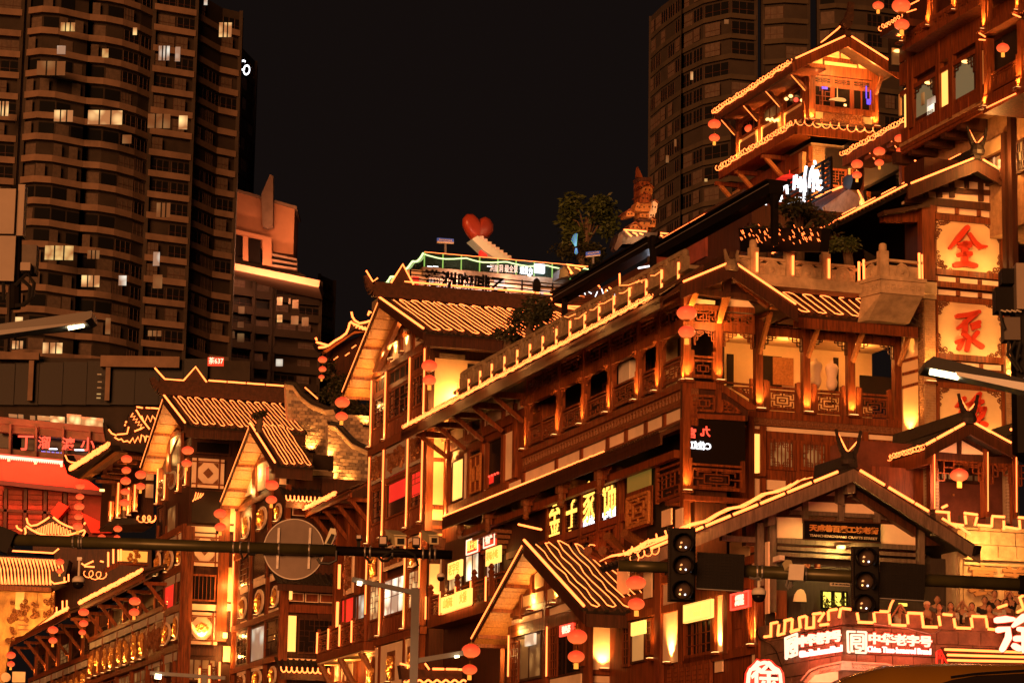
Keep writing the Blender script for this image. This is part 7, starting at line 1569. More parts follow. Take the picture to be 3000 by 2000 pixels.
slab('gable_tip',PVp,b1.l([(625,560),(680,380),(745,335),(980,330),(980,540),(690,590)]),.3,.4,tile_m,Vh); slab('ridge',PVp,b1.l([(740,300),(980,320),(980,345),(745,335)]),.35,.3,tile_b,Vh)
for st in ([(750,312),(812,322)],[(843,320),(888,324)],[(895,322),(975,330)],[(745,340),(800,430),(880,535)],[(555,588),(655,578),(672,510)],[(730,555),(805,525)],[(470,535),(500,575),(550,598)],[(640,470),(650,455)],[(632,500),(638,485)]): strip(PVp,b1.l(st),.7,Vh,.045)
strip(PVp,[b1(680+12*i,385+14*i+(12 if i % 2 else -8)) if i % 2 else b1(715+11*i,375+14*i) for i in range(11)],.7,Vh,.035)
strip(PVp,b1.l([(530,615),(570,640),(600,632),(620,660),(660,650),(680,670),(715,620),(730,670),(765,610),(785,665),(800,590),(830,610),(835,660),(850,600),(870,610)]),.7,Vh,.04)
strip(PVp,b1.l([(800,400),(830,470),(860,400),(890,460),(910,400),(940,440)]),.7,Vh,.04)
mb = MB().poly(PVp,b1.l([(520,760),(920,760),(920,1500),(480,1500)]),-.6,3); mb.build('body',wood_d,Vh)
for k in range(6):
    x = 350+55*k; beam('bracket_tier',PVp,b1(x,1050-48*k),b1(x+190,1062-48*k),8,.9-.1*k,.3,wood,Vh); beam('bracket_tier',PVl,b1(250+45*k,1030-55*k),b1(300+45*k,1000-55*k),10,.6,.3,wood_d,Vh)
for x,y0,y1 in ((490,1250,1460),(560,1060,1430),(665,1110,1400),(730,1080,1360)): s,z0 = PVp.sz(b1(x,y1),.0); z1 = PVp.z_(b1(x,y0),.0); col_bar(PVp,s,z0,z1,Vh,.3,.0,True,24,.05)
for tl,br,m_ in (((600,1180),(655,1420),plaster),((690,1130),(725,1300),plaster),((845,1080),(915,1220),plaster),((850,940),(920,1045),plaster),((505,1080),(545,1200),carve)): rect('wall_panel',PVp,b1(*tl),b1(*br),-.4,.1,m_,Vh)
rect('sign_light',PVp,b1(385,1130),b1(430,1155),.6,.1,lamp_w,Vh)
slab('side_eave',PVp,b1.l([(390,1530),(540,1420),(930,1430),(930,1460),(520,1470)]),.9,1.0,tile_m,Vh); coil(PVp.at(b1(770,1435),1.0),PVp.at(b1(930,1420),1.0),Vh,.22,.25,.035,seed=6)
for x,y in ((110,930),(210,940),(300,950),(420,880),(90,1100)): relief(hp2,hp2.s_(b2(x,y)),hp2.z_(b2(x,y)),.7,1.6,-.12,Hl,carve,x,9)

# ================================================================== brick fire wall between the gabled houses
FWt = thing('fire_wall','grey brick fire wall with two stepped curved tops and tiled copings, lit by small spots','wall',at_dist(a4(1000,900),141))
def in_poly(x,y,P):
    r = False; n = len(P)
    for i in range(n):
        (x0,y0),(x1,y1) = P[i],P[(i+1) % n]
        if (y0 > y) != (y1 > y) and x < (x1-x0)*(y-y0)/(y1-y0)+x0: r = not r
    return r
def brick_wall(pl,polypx,par,bw,bh,seed,m):
    pts = [pl.sz(p) for p in polypx]; f = [pl.pt(a,z,0) for a,z in pts]; MB().hull(f,[p-pl.n*.4 for p in f]).build('wall_body',mortar,par)
    rn = random.Random(seed); z = min(p[1] for p in pts); zt_ = max(p[1] for p in pts); x0 = min(p[0] for p in pts); x1 = max(p[0] for p in pts); k = 0; me = {}
    while z < zt_:
        x = x0-(bw/2 if k % 2 else 0)
        while x < x1:
            c = (x+bw/2,z+bh/2)
            if all(in_poly(c[0]+sx*bw*.4,c[1]+sy*bh*.4,pts) for sx in (-1,1) for sy in (-1,1)):
                v = rn.randrange(3)
                if v not in me:
                    o = MB().fbox(pl,-bw/2+.012,bw/2-.012,-bh/2+.012,bh/2-.012,0,.05)
                    o.v = [q - pl.pt(0,0,0) for q in o.v]; mm = bpy.data.meshes.new('brick'); mm.from_pydata([tuple(q) for q in o.v],[],o.f); mm.materials.append(m[v]); me[v] = mm
                ob = bpy.data.objects.new('brick',me[v]); COL.objects.link(ob); ob.parent = par; ob.location = pl.pt(c[0],c[1],rn.uniform(-.025,.01)) - wloc(par)
            x += bw
        z += bh; k += 1
bricks3 = [brick_m,mat('dark_brick',(.16,.12,.09),.85,.4,4),mat('pale_brick',(.38,.29,.20),.85,.35,4)]
Fp1 = Plane(at_dist(a4(1000,700),142),V); Fp2 = Plane(at_dist(a4(1450,900),136),V)
W1 = [(812,110),(880,130),(960,250),(1080,345),(1240,405),(1400,420),(1720,440),(1720,830),(1275,830),(1275,1050),(1000,1050),(870,900),(820,300)]
W2 = [(1270,545),(1345,565),(1430,660),(1530,765),(1700,845),(1720,1180),(1640,1250),(1330,1250),(1325,980),(1270,930)]
brick_wall(Fp1,a4.l(W1),FWt,.29,.17,1,bricks3); brick_wall(Fp2,a4.l(W2),FWt,.31,.17,2,bricks3)
for pl,C in ((Fp1,[(795,105),(880,118),(960,230),(1080,325),(1240,388),(1330,380)]),(Fp2,[(1268,550),(1345,560),(1430,650),(1530,755),(1700,835)])):
    for j in range(3): MB().tube([pl.at(a4(x+8*j,y+16*j),.12-.03*j) for x,y in C],.07,6).build('moulding',stone_w,FWt)
    tp = [(x+30,y-28) for x,y in C]; MB().tube([pl.at(a4(x+6,y+8),-.1) for x,y in tp],.16,6).build('coping',tile_m,FWt)
    mb = MB(); 
    for (xa,ya),(xb,yb) in zip(tp[:-1],tp[1:]):
        n = max(1,int(math.hypot(xb-xa,yb-ya)/18))
        for i in range(n): t = i/n; c = pl.at(a4(xa+(xb-xa)*t,ya+(yb-ya)*t),.02); mb.tube([c+pl.n*.15-UP*.05,c-pl.n*.3+UP*.08],.09,6)
    mb.build('tile_row',tile_m,FWt,kind='stuff')
    strip(pl,[a4(C[1][0]+140,C[1][1]+10),a4(C[1][0]+280,C[1][1]+135)],-.2,FWt,.035,led_s) if pl is Fp1 else None
for pl,x,y,e in ((Fp1,1100,800,40),(Fp2,1290,900,40),(Fp2,1345,1120,40),(Fp1,1690,520,24),(Fp2,1500,1200,20)): P = pl.at(a4(x,y),.35); lamp(P,e,FWt,'SPOT',spot=100,aim=UP*1-pl.n*.8); MB().bar(P-UP*.15-pl.d*.15,P-UP*.15+pl.d*.15,.14,.08).build('spot_lamp',black,FWt)
# ================================================================== roof terrace with the glass balcony
TPp = Plane(at_dist(T11(1000,300),138),V); TC = TPp.at(T11(568,285)); TLp = Plane(TC,U)
TT = thing('roof_terrace','roof terrace with a green lit glass balustrade above the tall gabled house','building',(TC.x,TC.y,0))
ztg = TPp.z_(T11(568,185)); zbg = TPp.z_(T11(560,285)); sT0 = TPp.s_(T11(568,285)); sT1 = TPp.s_(T11(1690,390))
MB().fbox(TPp,sT0-.05,sT1,20,zbg-.1,-8,-.25).build('terrace_wall',plaster,TT); box('terrace_slab',TPp,sT0-.1,sT1,zbg-.45,zbg-.02,-8,.15,stone,TT)
gl = mat('green_glass',(.015,.03,.022),.08,spec=.8); led_g = glow('greenish_light_strip',(.75,.95,.35),1.5); green_e = glow('green_edge_light',(.35,.75,.12),.5)
n = 9
for i in range(n):
    a,b = sT0+(sT1-sT0)*i/n,sT0+(sT1-sT0)*(i+1)/n; box('glass_panel',TPp,a+.04,b-.04,zbg,ztg,-.03,.0,gl,TT); box('glass_edge',TPp,a-.02,a+.03,zbg,ztg,-.03,.02,green_e,TT)
rr_ = random.Random(4)
MB().tube([TPp.pt(sT0+(sT1-sT0)*i/40,ztg-.12-.14*abs(math.sin(i*.32))+.02*rr_.random(),.05) for i in range(41)],.032,5).build('light_garland',led_g,TT); strip3([TPp.pt(sT0,ztg+.02,0),TPp.pt(sT1,ztg+.02,0)],TT,.018,led_s,'handrail_light')
sL1 = TLp.s_(T11(225,460)); zz1 = ztg
for i in range(6): a,b = sL1*i/6,sL1*(i+1)/6; box('glass_panel',TLp,a+.05,b-.05,zbg,ztg,-.03,0,gl,TT)
MB().tube([TLp.pt(sL1*i/30,ztg-.05-.18*abs(math.sin(i*.5)),.06) for i in range(31)],.05,5).build('light_garland',led_g,TT); MB().tube([TLp.pt(sL1*(.5+i/40),zbg+.3+.2*math.sin(i),.06) for i in range(20)],.04,5).build('light_garland',led_g,TT)
MB().fbox(TLp,0,sL1,20,zbg-.1,-6,-.2).build('terrace_side',plaster,TT); box('terrace_slab',TLp,0,sL1,zbg-.45,zbg-.02,-2,.1,stone,TT)
text_px(TPp,'洪崖洞 最全景',T11(1018,295),T11(1210,305),22,mat('grey_letter',(.5,.48,.45),.6,emit=(.6,.55,.5),es=.35),TT,.06,name='lettering'); text_px(TPp,'观景台',T11(1225,312),T11(1312,318),22,neon_w,TT,.06,name='lettering')
rect('white_light_box',TPp,T11(1328,262),T11(1395,328),.15,.15,neon_w,TT); lamp(TPp.at(T11(1360,300),.8),8,TT,col=(.9,.9,1))
for x,c in ((1000,red_cloth),(990,plaster),(860,plaster),(900,lit_cool)): pass
for x in (590,630,1000): rect('floor_light',TPp,T11(x,278),T11(x+35,286),.02,.05,neon_w,TT)
# cursive sign on its metal frame
SF = Plane(TPp.at(T11(900,400),1.2),V); cs_ = thing('cursive_sign','unlit black cursive sign on a red lit metal frame below the glass balustrade','sign',SF.at(T11(960,480)))
for k in range(6): beam('frame_bar',SF,T11(470,308+27*k),T11(1455,402+27*k),3,.0,.06,black,cs_)
for x in (475,720,1010,1240,1450): beam('frame_post',SF,T11(x,300+.095*(x-470)),T11(x,440+.095*(x-470)),4,.03,.08,black,cs_)
text_px(SF,'满洲咖啡乙',T11(570,370),T11(1130,425),52,black,cs_,.12,bold=.02,ext=.06,name='black_lettering')
wl = glow('pale_backing',(1,.72,.62),.5,(.6,.5,.45))
text_px(SF,'MANZHOU COFFEE',T11(600,430),T11(1130,475),17,wl,cs_,.10,name='white_lettering')
for i,(x,y,w,h) in enumerate([(600,365,40,30),(700,400,30,50),(760,390,50,35),(860,400,40,40),(960,405,60,40),(1050,370,70,35),(1065,420,50,30),(1370,440,60,60),(640,400,30,40)]): rect('backing_plate',SF,T11(x,y),T11(x+w,y+h),-.12,.03,wl,cs_)
MB().poly(SF,[T11(1340+27*math.cos(i*PI/8),415+55*math.sin(i*PI/8)) for i in range(16)],.1,.1).build('black_oval',black,cs_)
rect('terrace_room',SF,T11(460,300),T11(1460,560),-1.3,.1,plaster,TT); rect('red_banner',SF,T11(490,350),T11(530,440),-1.15,.03,red_cloth,TT)
lamp(SF.at(T11(800,350),-.6),12,TT,col=(1,.5,.35),r=.3); lamp(SF.at(T11(1150,370),-.6),12,TT,col=(1,.5,.35),r=.3)
for (x0,y0,x1,y1) in ((500,385,550,560),(800,350,865,555),(1120,420,1220,580)): strip(SF,[T11(x0,y0),T11(x1,y1)],.3,cs_,.03,black,'stay_wire')
# direction boards on posts
for lab,c,w,h,y1 in (('blue and white board on a post above the left part of the glass balustrade',(715,105),112,46,190),('blue and white board on a post beside the dark stair canopy',(1728,200),95,42,262)):
    t = thing('post_sign',lab,'sign',TPp.at(T11(c[0],y1),-1)); blue = mat('blue_board',(.06,.12,.35),.5,emit=(.08,.15,.5),es=.25) if 'blue_board' not in MATS else MATS['blue_board']
    slab('board',TPp,T11.l([(c[0]-w/2,c[1]-h*.42),(c[0]+w/2,c[1]-h*.25 if w > 100 else c[1]-h*.6),(c[0]+w/2,c[1]+h*.22 if w > 100 else c[1]-.05*h),(c[0]-w/2,c[1]+h*.05 if w > 100 else c[1]+h*.2)]),-1,.1,blue,t)
    slab('base_strip',TPp,T11.l([(c[0]-w/2,c[1]+h*.05 if w > 100 else c[1]+h*.2),(c[0]+w/2,c[1]+h*.22 if w > 100 else c[1]-.05*h),(c[0]+w/2,c[1]+h*.5 if w > 100 else c[1]+h*.2),(c[0]-w/2,c[1]+h*.35 if w > 100 else c[1]+h*.45)]),-.97,.1,white_p,t)
    beam('post',TPp,T11(c[0],c[1]+h*.3),T11(c[0],y1),5,-1,.1,grey_p,t); text_px(TPp,'最佳观景拍照点',T11(c[0]-w*.4,c[1]-h*.12),T11(c[0]+w*.4,c[1]+.02*h if w > 100 else c[1]-.35*h),5,white_p,t,-.96)
# red heart on a white stair
Hs = thing('heart_sculpture','glossy red heart standing on top of a small white photo stair','sculpture',TPp.at(T11(1020,225),-2)); hm_ = mat('red_heart_gloss',(.36,.055,.025),.3)
hc = TPp.at(T11(935,45),-2.6); K1 = 63; mb = MB(); vs = []; fs = []
nu,nv = 22,12
for j in range(nv+1):
    p = -PI/2+PI*j/nv
    for i in range(nu):
        t = 2*PI*i/nu; x = 16*math.sin(t)**3/16; z = (13*math.cos(t)-5*math.cos(2*t)-2*math.cos(3*t)-math.cos(4*t))/16; k = math.cos(p)**.6 if abs(p) < PI/2-.01 else 0
        vs.append(hc + (V*.85+U*.35).normalized()*(x*1.02*k) + UP*(z*1.0*k+.1) - TPp.n*(-.48*math.sin(p)))
for j in range(nv):
    for i in range(nu): fs.append((j*nu+i,j*nu+(i+1) % nu,(j+1)*nu+(i+1) % nu,(j+1)*nu+i))
MB().add(vs,fs).build('heart',hm_,Hs,smooth=True)
sd = [(895,95),(935,70),(960,90),(1010,120),(1060,155),(1110,190),(1150,222),(1160,240),(1060,230),(980,175)]
slab('stair_flight',TPp,T11.l(sd),-2,.9,mat('greenish_white',(.62,.66,.5),.6,emit=(.5,.55,.3),es=.10),Hs)
for i in range(8): x,y = 950+27*i,82+19*i; rect('step',TPp,T11(x,y-10),T11(x+26,y+12),-1.97,.95,white_p,Hs)
rect('support',TPp,T11(958,160),T11(1000,235),-2.2,.4,red_cloth,Hs); lamp(TPp.at(T11(960,130),-.5),6,Hs,col=(1,.35,.2),r=.2)
person_t = [(935,205),(975,215),(860,280)]
fl = thing('firework_lamp','thin spray shaped light with blue and green needles above the terrace','lamp',TPp.at(T11(1612,270),-1)); nb = glow('blue_needle',(.1,.25,1),.9); ng = glow('green_needle',(.25,.8,.35),.7)
beam('post',TPp,T11(1612,200),T11(1612,275),2,-1,.05,black,fl)
for i in range(14):
    a = -PI/2+(i-6.5)*.16 if i < 9 else PI/2+(i-11)*.3; L = 95 if i < 9 else 50; o_ = (1610,150); strip(TPp,[T11(o_[0]+8*math.cos(a),o_[1]+8*math.sin(a)),T11(o_[0]+L*.42*math.cos(a),o_[1]+L*math.sin(a))],-1,fl,.009,nb if i % 2 else ng,'light_needle',4)
# small swallow tailed roof at the left of the terrace
SWp = Plane(at_dist((1010,960),150),V); Sw = thing('swallowtail_roof','small dark pavilion roof with glowing upturned tips left of the tall gabled house','building',SWp.at((1040,1080))); c2 = Q(880,880,3.583)
slab('roof',SWp,c2.l([(165,440),(200,500),(240,520),(500,350),(570,300),(700,330),(745,330),(745,210),(620,250),(560,210),(535,200),(500,310),(300,470)]),.0,.8,tile_m,Sw); slab('eave_board',SWp,c2.l([(240,530),(570,320),(680,330),(560,350),(270,550)]),-.05,.5,plank_m,Sw); slab('body',SWp,c2.l([(340,480),(740,330),(740,700),(420,900),(340,640)]),-.9,1.5,wood_d,Sw)
for st in ([(160,390),(170,418)],[(165,437),(230,455),(285,470)],[(190,495),(250,490),(300,470),(360,425),(430,385),(480,345),(505,290),(515,240),(540,220)],[(535,120),(545,170),(570,210),(620,240),(680,230),(745,210)],[(710,155),(722,115),(745,130)],[(540,235),(570,250),(590,255),(610,270),(630,275),(650,295),(675,300),(700,310)]): strip(SWp,c2.l(st),.1,Sw,.06)
for i in range(5): strip(SWp,c2.l([(560+35*i,265+12*i),(575+35*i,245+11*i),(590+35*i,262+12*i),(585+35*i,290+10*i)]),.1,Sw,.04)
for x,y in ((350,600),(470,560),(540,480)): strip(SWp,c2.l([(x,y+20),(x+45,y-12)]),.0,Sw,.03,led_s)
# ================================================================== trees on the terraces
leaf_m = mat('tree_leaf',(.05,.075,.015),.6,.5,2.0); leaf_d = mat('dark_leaf',(.03,.035,.012),.6,.5,2.0); bark = mat('bark',(.12,.08,.05),.9,.4,6)
def tree(c_px,dist,rx,rz,trunk,label,m,n=1500,seed=0,size=.30,cat='tree',lumps=9):
    C0 = at_dist(c_px,dist); base = C0 - UP*trunk; t = thing('tree',label,cat,base); rn = random.Random(seed)
    tr = MB().tube([base,base.lerp(C0,.6)+V*rn.uniform(-.2,.2),C0+UP*rz*.3],.16,7)
    L = []
    for i in range(lumps):
        a,b = rn.uniform(0,2*PI),rn.uniform(-.7,1); r = rn.uniform(.35,.75); L.append((C0 + Vector((math.cos(a)*rx*r,math.sin(a)*rx*r,b*rz*.75)),rn.uniform(.32,.5)))
        tr.tube([C0-UP*rz*.4,C0.lerp(L[-1][0],.5)+UP*.1,L[-1][0]],.05,5)
    tr.build('trunk',bark,t)
    mb = MB()
    for i in range(n):
        c,k = rn.choice(L); d = Vector((rn.gauss(0,1),rn.gauss(0,1),rn.gauss(0,1))).normalized()*(rn.random()**.45)*k; p = c + Vector((d.x*rx,d.y*rx,d.z*rz*.9))
        x = Vector((rn.gauss(0,1),rn.gauss(0,1),rn.gauss(0,.5)-.3)).normalized()*size*rn.uniform(.5,1.2); y = x.cross(Vector((rn.gauss(0,1),rn.gauss(0,1),rn.gauss(0,1)))).normalized()*size*.2
        mb.add([p,p+x*.5+y,p+x,p+x*.5-y],[(0,1,2,3)])
    me = mb; o = bpy.data.meshes.new('crown'); o.from_pydata([tuple(v-base) for v in mb.v],[],mb.f); o.materials.append(m); ob = bpy.data.objects.new('crown',o); COL.objects.link(ob); ob.parent = t
    return t
tree((1722,668),150,1.75,1.95,5,'olive green tree standing on the terrace left of the little house tower',leaf_m,2600,1,.34); tree((1700,745),149,1.6,1.0,3,'low dark shrub crown under the olive green tree behind the stair canopy',leaf_d,900,2,.3)
tree((1555,945),108,.95,1.05,2.5,'dark tree growing beside the walkway in front of the light striped roof',leaf_d,2200,3,.2); tree((1490,1000),109,.7,.6,2,'small dark bush at the foot of the light striped roof',leaf_d,900,4,.18)
tree((2340,660),96,1.5,.9,2.5,'dark planting behind the stone balustrade below the white neon sign',leaf_d,1500,5,.25); tree((2480,725),92.5,.75,.38,2,'yellow green bush hanging over the stone balustrade near its corner',leaf_m,900,6,.16); tree((2240,690),97,.9,.6,2,'dark shrub behind the roof ridge next to the balustrade',leaf_d,700,7,.2)
tree((1040,1180),146,1.2,1.1,3,'dark tree hanging over the brick fire wall behind two lanterns',leaf_d,1500,8,.25); tree((980,1120),148,.9,1.4,3,'dark tall shrub below the small swallowtail roof',leaf_d,1200,9,.25); tree((760,1215),130,.45,.28,.8,'little bush sprouting behind the middle gable roof',leaf_d,500,10,.15)
# ================================================================== tower of stacked miniature houses
KP = Plane(at_dist((1885,600),142),V); Kt = thing('house_tower_sculpture','sculpture of tiny wooden houses piled into a crooked floodlit tower','sculpture',KP.at((1885,690))); g1 = Q(1600,480,3.733)
def mini(x,y,w,h,rot,roof=True,m=None,off=0):
    c,s_ = math.cos(rot),math.sin(rot); R_ = lambda dx,dy: g1(x+dx*c-dy*s_,y+dx*s_+dy*c)
    o = slab('little_house',KP,[R_(-w/2,-h/2),R_(w/2,-h/2),R_(w/2,h/2),R_(-w/2,h/2)],.25+off,.8,m or plank_m,Kt)
    if roof:
        for sg in (-1,1): slab('roof',KP,[R_(0,-h/2-w*.32),R_(sg*w*.62,-h/2+w*.12),R_(sg*w*.62,-h/2+w*.22),R_(0,-h/2-w*.2)],.4+off,1.0,wood,o)
    for k in (-1,1): slab('window',KP,[R_(k*w*.2-6,-8),R_(k*w*.2+6,-8),R_(k*w*.2+6,10),R_(k*w*.2-6,10)],.28+off,.05,dark,o)
slab('spire',KP,g1.l([(1005,30),(1060,150),(995,145)]),.1,.3,wood,Kt); slab('spire_roof',KP,g1.l([(1000,150),(1150,145),(1150,190),(1010,185)]),.3,.7,wood_d,Kt)
mini(1075,215,110,60,.05,False,wood); mini(1110,280,110,90,.12,True,plank_m); mini(1085,375,110,95,.05,True,wood,.2); mini(1010,470,60,90,.35,False); mini(1100,470,140,100,-.05,False); mini(1180,470,70,130,.15,True,plaster); mini(920,545,90,60,-.1,True,plank_m); mini(1080,565,110,50,.05,False); mini(1160,560,60,80,.1,False,plaster); mini(1110,650,170,80,.03,False); mini(1165,630,70,70,0,True); mini(975,690,110,60,.03,True); mini(1065,705,100,60,0,False)
slab('deck',KP,g1.l([(1010,600),(1145,605),(1145,625),(1010,620)]),.5,1,wood_d,Kt); rect('core',KP,g1(1020,200),g1(1150,740),-.1,.8,wood,Kt)
lamp(KP.at(g1(1090,760),2.2),24,Kt,r=.2,col=(1,.45,.18)); lamp(KP.at(g1(1000,560),2.2),9,Kt,r=.2,col=(1,.5,.25))
# ================================================================== roofs and canopy of the walkway behind the balustrade
WL = ML.shift(-2.6); Cn = thing('stair_canopy','dark metal canopy with zigzag light tubes running along the walkway','canopy',WL.at((1910,860)))
za0 = WL.z_((1900,712)); sa,sb_ = WL.s_((1625,862)),WL.s_((1906,700))
box('canopy_beam',WL,sb_,sa,za0-.25,za0+.12,-.4,.1,black,Cn); box('canopy_roof',WL,sb_,sa,za0+.12,za0+.18,-.8,.2,black,Cn)
strip3([WL.pt(sb_,za0-.05,.13),WL.pt(sa,za0-.05,.13)],Cn,.014,grey_p,'edge_trim')
z2 = WL.z_((2100,640)); sc_,sd_ = WL.s_((1930,735)),WL.s_((2262,568)); box('canopy_beam',WL,sd_,sc_,z2-.2,z2+.2,-.4,.1,black,Cn); box('canopy_roof',WL,sd_,sc_,z2+.2,z2+.26,-.6,.2,black,Cn); strip3([WL.pt(sd_,z2+.1,.13),WL.pt(sc_,z2+.1,.13)],Cn,.014,grey_p,'edge_trim')
for x,y0,y1 in ((1651,850,1000),(1910,690,870),(2265,570,720)): s,z1 = WL.sz((x,y0)); z0 = WL.z_((x,y1)); o = box('canopy_post',WL,s-.09,s+.09,z0,z1,-.15,.05,black,Cn); MB().bar(WL.pt(s-.6,z1,-.05),WL.pt(s,z1-.5,-.05),.06).build('knee_brace',black,o); MB().bar(WL.pt(s+.6,z1,-.05),WL.pt(s,z1-.5,-.05),.06).build('knee_brace',black,o)
tube_m = glow('dim_tube',(.9,.75,.5),.35)
for st in ([(305,1345),(430,1305),(385,1360),(310,1385)],[(515,1215),(650,1165),(620,1225),(480,1285)],[(765,1110),(850,1035),(790,1110),(890,1065)],[(1010,955),(1110,905),(1060,930),(1025,965)]): strip(WL,g1.l(st),-.6,Cn,.03,tube_m)
strip(WL,g1.l([(1010,1140),(1180,1110),(1220,1100),(1320,1108)]),-1.2,Cn,.035,neon_w); lamp(WL.at(g1(1180,1150),-1.0),6,Cn,col=(.9,.9,1))
# tiled roofs peeping out behind the walkway
RBh = thing('back_roof_house','low dark house behind the walkway with tiled roofs, a red upper wall and festoon lights','building',WL.at((1900,900),-4))
RLp = WL.shift(-4); 
zr0 = RLp.z_(g1(1500,740)); s0,s1 = RLp.s_(g1(1280,840)),RLp.s_(g1(1770,640)); roof_slope('roof_slope',RLp.pt(s1,zr0+1.2,-1.5),RLp.pt(s0,zr0+1.2,-1.5),RLp.pt(s0,zr0,0),RLp.pt(s1,zr0,0),RBh,tile_b); 
for a,b in ((0,.3),(.33,.62),(.66,.98)): strip3([RLp.pt(s0+(s1-s0)*a,zr0+.12,.08),RLp.pt(s0+(s1-s0)*b,zr0+.12,.08)],RBh,.045)
MB().fbox(RLp,s1-3,s0+16,15,zr0-.1,-5,-.5).build('back_wall',wood_d,RBh); rect('red_wall',RLp,g1(1180,850),g1(1740,1010),-.4,.1,mat('red_plaster',(.25,.06,.035),.8,.4,1.5),RBh)
for st in ([(850,720),(1100,740)],[(1230,755),(1420,772)],[(870,735),(935,795)],[(945,750),(985,765),(1000,790)],[(1020,760),(1060,775)],[(1250,780),(1290,805)],[(1310,795),(1345,815)]): strip(KP,g1.l(st),1.5,RBh,.04)
slab('tower_roof',KP,g1.l([(790,765),(850,720),(1420,775),(1280,860),(760,880)]),1.3,1,tile_m,RBh); slab('ridge_end',KP,g1.l([(740,930),(790,790),(840,765),(830,880),(770,950)]),1.4,.5,tile_b,RBh)
for st in ([(220,1100),(430,1128)],[(235,1120),(275,1180),(290,1200)],[(315,1135),(360,1150),(375,1165)],[(260,1185),(275,1195),(270,1205)]): strip(KP,g1.l(st),3,RBh,.04)
slab('small_roof',KP,g1.l([(150,1160),(220,1095),(430,1125),(330,1210),(140,1250)]),2.8,1,tile_m,RBh); lamp(KP.at(g1(290,1150),3.4),8,RBh)
for st in ([(1505,330),(1545,390),(1600,412),(1685,430)],[(1570,390),(1650,402)]): pass
A2 = Q(1500,800,4.238)
for st in ([(485,310),(545,385),(640,425),(780,445),(900,420),(1000,385),(1100,350),(1150,335)],[(560,380),(700,410),(850,415)],[(300,365),(468,385)],[(1205,178),(1298,250)],[(1172,200),(1130,335)],[(1340,155),(1575,130),(1665,80)],[(1335,5),(1340,155)]): strip(WL.shift(-1.2),A2.l(st),.0,RBh,.034)
for x in range(11): strip(WL.shift(-1.4),A2.l([(740+75*x+rr_.uniform(-20,20),230+rr_.uniform(-60,60)),(760+75*x,255+rr_.uniform(-40,40))]),0,RBh,.02,neon_w)
for k in range(8): beam('frame_bar',WL.shift(-1.5),A2(480,130+40*k),A2(1100,180+28*k),2.5,0,.05,black,RBh)
# dark tiled roof with a swarm of lights under the neon sign
for k in range(70):
    x,y = rr_.uniform(390,1180),0; y = 960+rr_.gauss(0,35)+(x-700)*.05; e1_ = Q(2050,400,3.36); c = ML.shift(-3).at(e1_(x,y)); MB().tube([c,c+V*.05-UP*rr_.uniform(.04,.12)],.010,4).build('roof_bulb',led_s,RBh)
for k in range(40):
    x,y = rr_.uniform(1600,1720),0

# ================================================================== hillside pavilion with the white neon sign
d1 = Q(2050,60,3.5635); e_ = Q(2050,400,3.36); c1 = Q(2580,0,3.136)
PGv = at_dist(d1(1128,1000),112); GRp = Plane(PGv,V); GLp = Plane(PGv,U)
Gv = thing('hillside_pavilion','open timber pavilion high on the slope with coiled light eaves and a lit gable','building',(PGv.x,PGv.y,0))
out = gable(GRp,1.2,d1(1538,180),d1(965,440),d1(2075,520),Plane(GRp.at(d1(965,440),1.2),U).s_((2092,331)),Gv,.40,tile_b,wood,lights=(1,1),horn=False)
A,AB,E,EB_,nr = None,None,None,None,None
A,AB,EBk,E,nr = out['left']
hp = [A+UP*.4+GRp.n*.1+GRp.d*x+UP*z for x,z in ((-.2,0),(0,.25),(.08,.6),(.14,1.05))]; mb = MB(); [mb.bar(hp[i],hp[i+1],.3*(1-i*.2),.4*(1-i*.2)) for i in range(3)]; mb.build('ridge_horn',tile_b,Gv); strip3([A+UP*.5-GRp.n*2.5,A+UP*.62-GRp.n*.8,hp[1]+UP*.2,hp[3]],Gv,.03)
Le = (EBk-E).length
coil(EBk+UP*.06-V*.06,E+UP*.06-V*.06,Gv,.13,.27,.022,seed=14); strip3([EBk-UP*.0-V*.08,E-V*.08],Gv,.02,led_s)
q = [E-UP*.06,EBk-UP*.06,EBk-UP*.38,E-UP*.38]; MB().hull(q,[p+V*.1 for p in q]).build('fascia',wood_d,Gv)
q = [E-UP*.1,EBk-UP*.1,EBk-UP*.05+V*1.5,E-UP*.05+V*1.5]; MB().hull(q,[p-UP*.06 for p in q]).build('eave_soffit',wood,Gv)
zf = GRp.z_(d1(1128,1050)); ztc = GRp.z_(d1(1120,440)); zsill = GRp.z_(d1(1160,890)); zhd = GRp.z_(d1(1150,570))
sR = GRp.s_(d1(1835,1100))
cl = [0] + [GLp.s_(d1(x,y)) for x,y in ((858,1180),(622,1300),(388,1440))]
for s in cl: column(GLp,s,zf,ztc-.1,.0,Gv,.28); uplight(GLp.pt(s,zf+.05,0),GLp.n,Gv,34)
column(GRp,sR,zf,ztc-.15,.0,Gv,.28); column(GRp,.05,zf,ztc,.02,Gv,.34); uplight(GRp.pt(.1,zf+.05,.02),GRp.n,Gv,34); uplight(GRp.pt(sR,zf+.05,.0),GRp.n,Gv,34)
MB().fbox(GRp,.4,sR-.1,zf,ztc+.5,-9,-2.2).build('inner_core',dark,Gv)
for p0,p1 in (((1150,470),(1820,560)),): box('tie_beam',GRp,.1,sR,zhd+.06,ztc+.0,-.2,.02,wood,Gv)
for i in range(3):
    a,b = .25+(sR-.4)*i/3,.25+(sR-.4)*(i+1)/3; window(GRp,a,b,zhd-.32,zhd+.04,-.04,Gv,dark,style=3); window(GRp,a,b,zsill,zhd-.32,-.04,Gv,glass_d,m=wood_r,mull=2 if i != 1 else 1,style=1 if i == 0 else None)
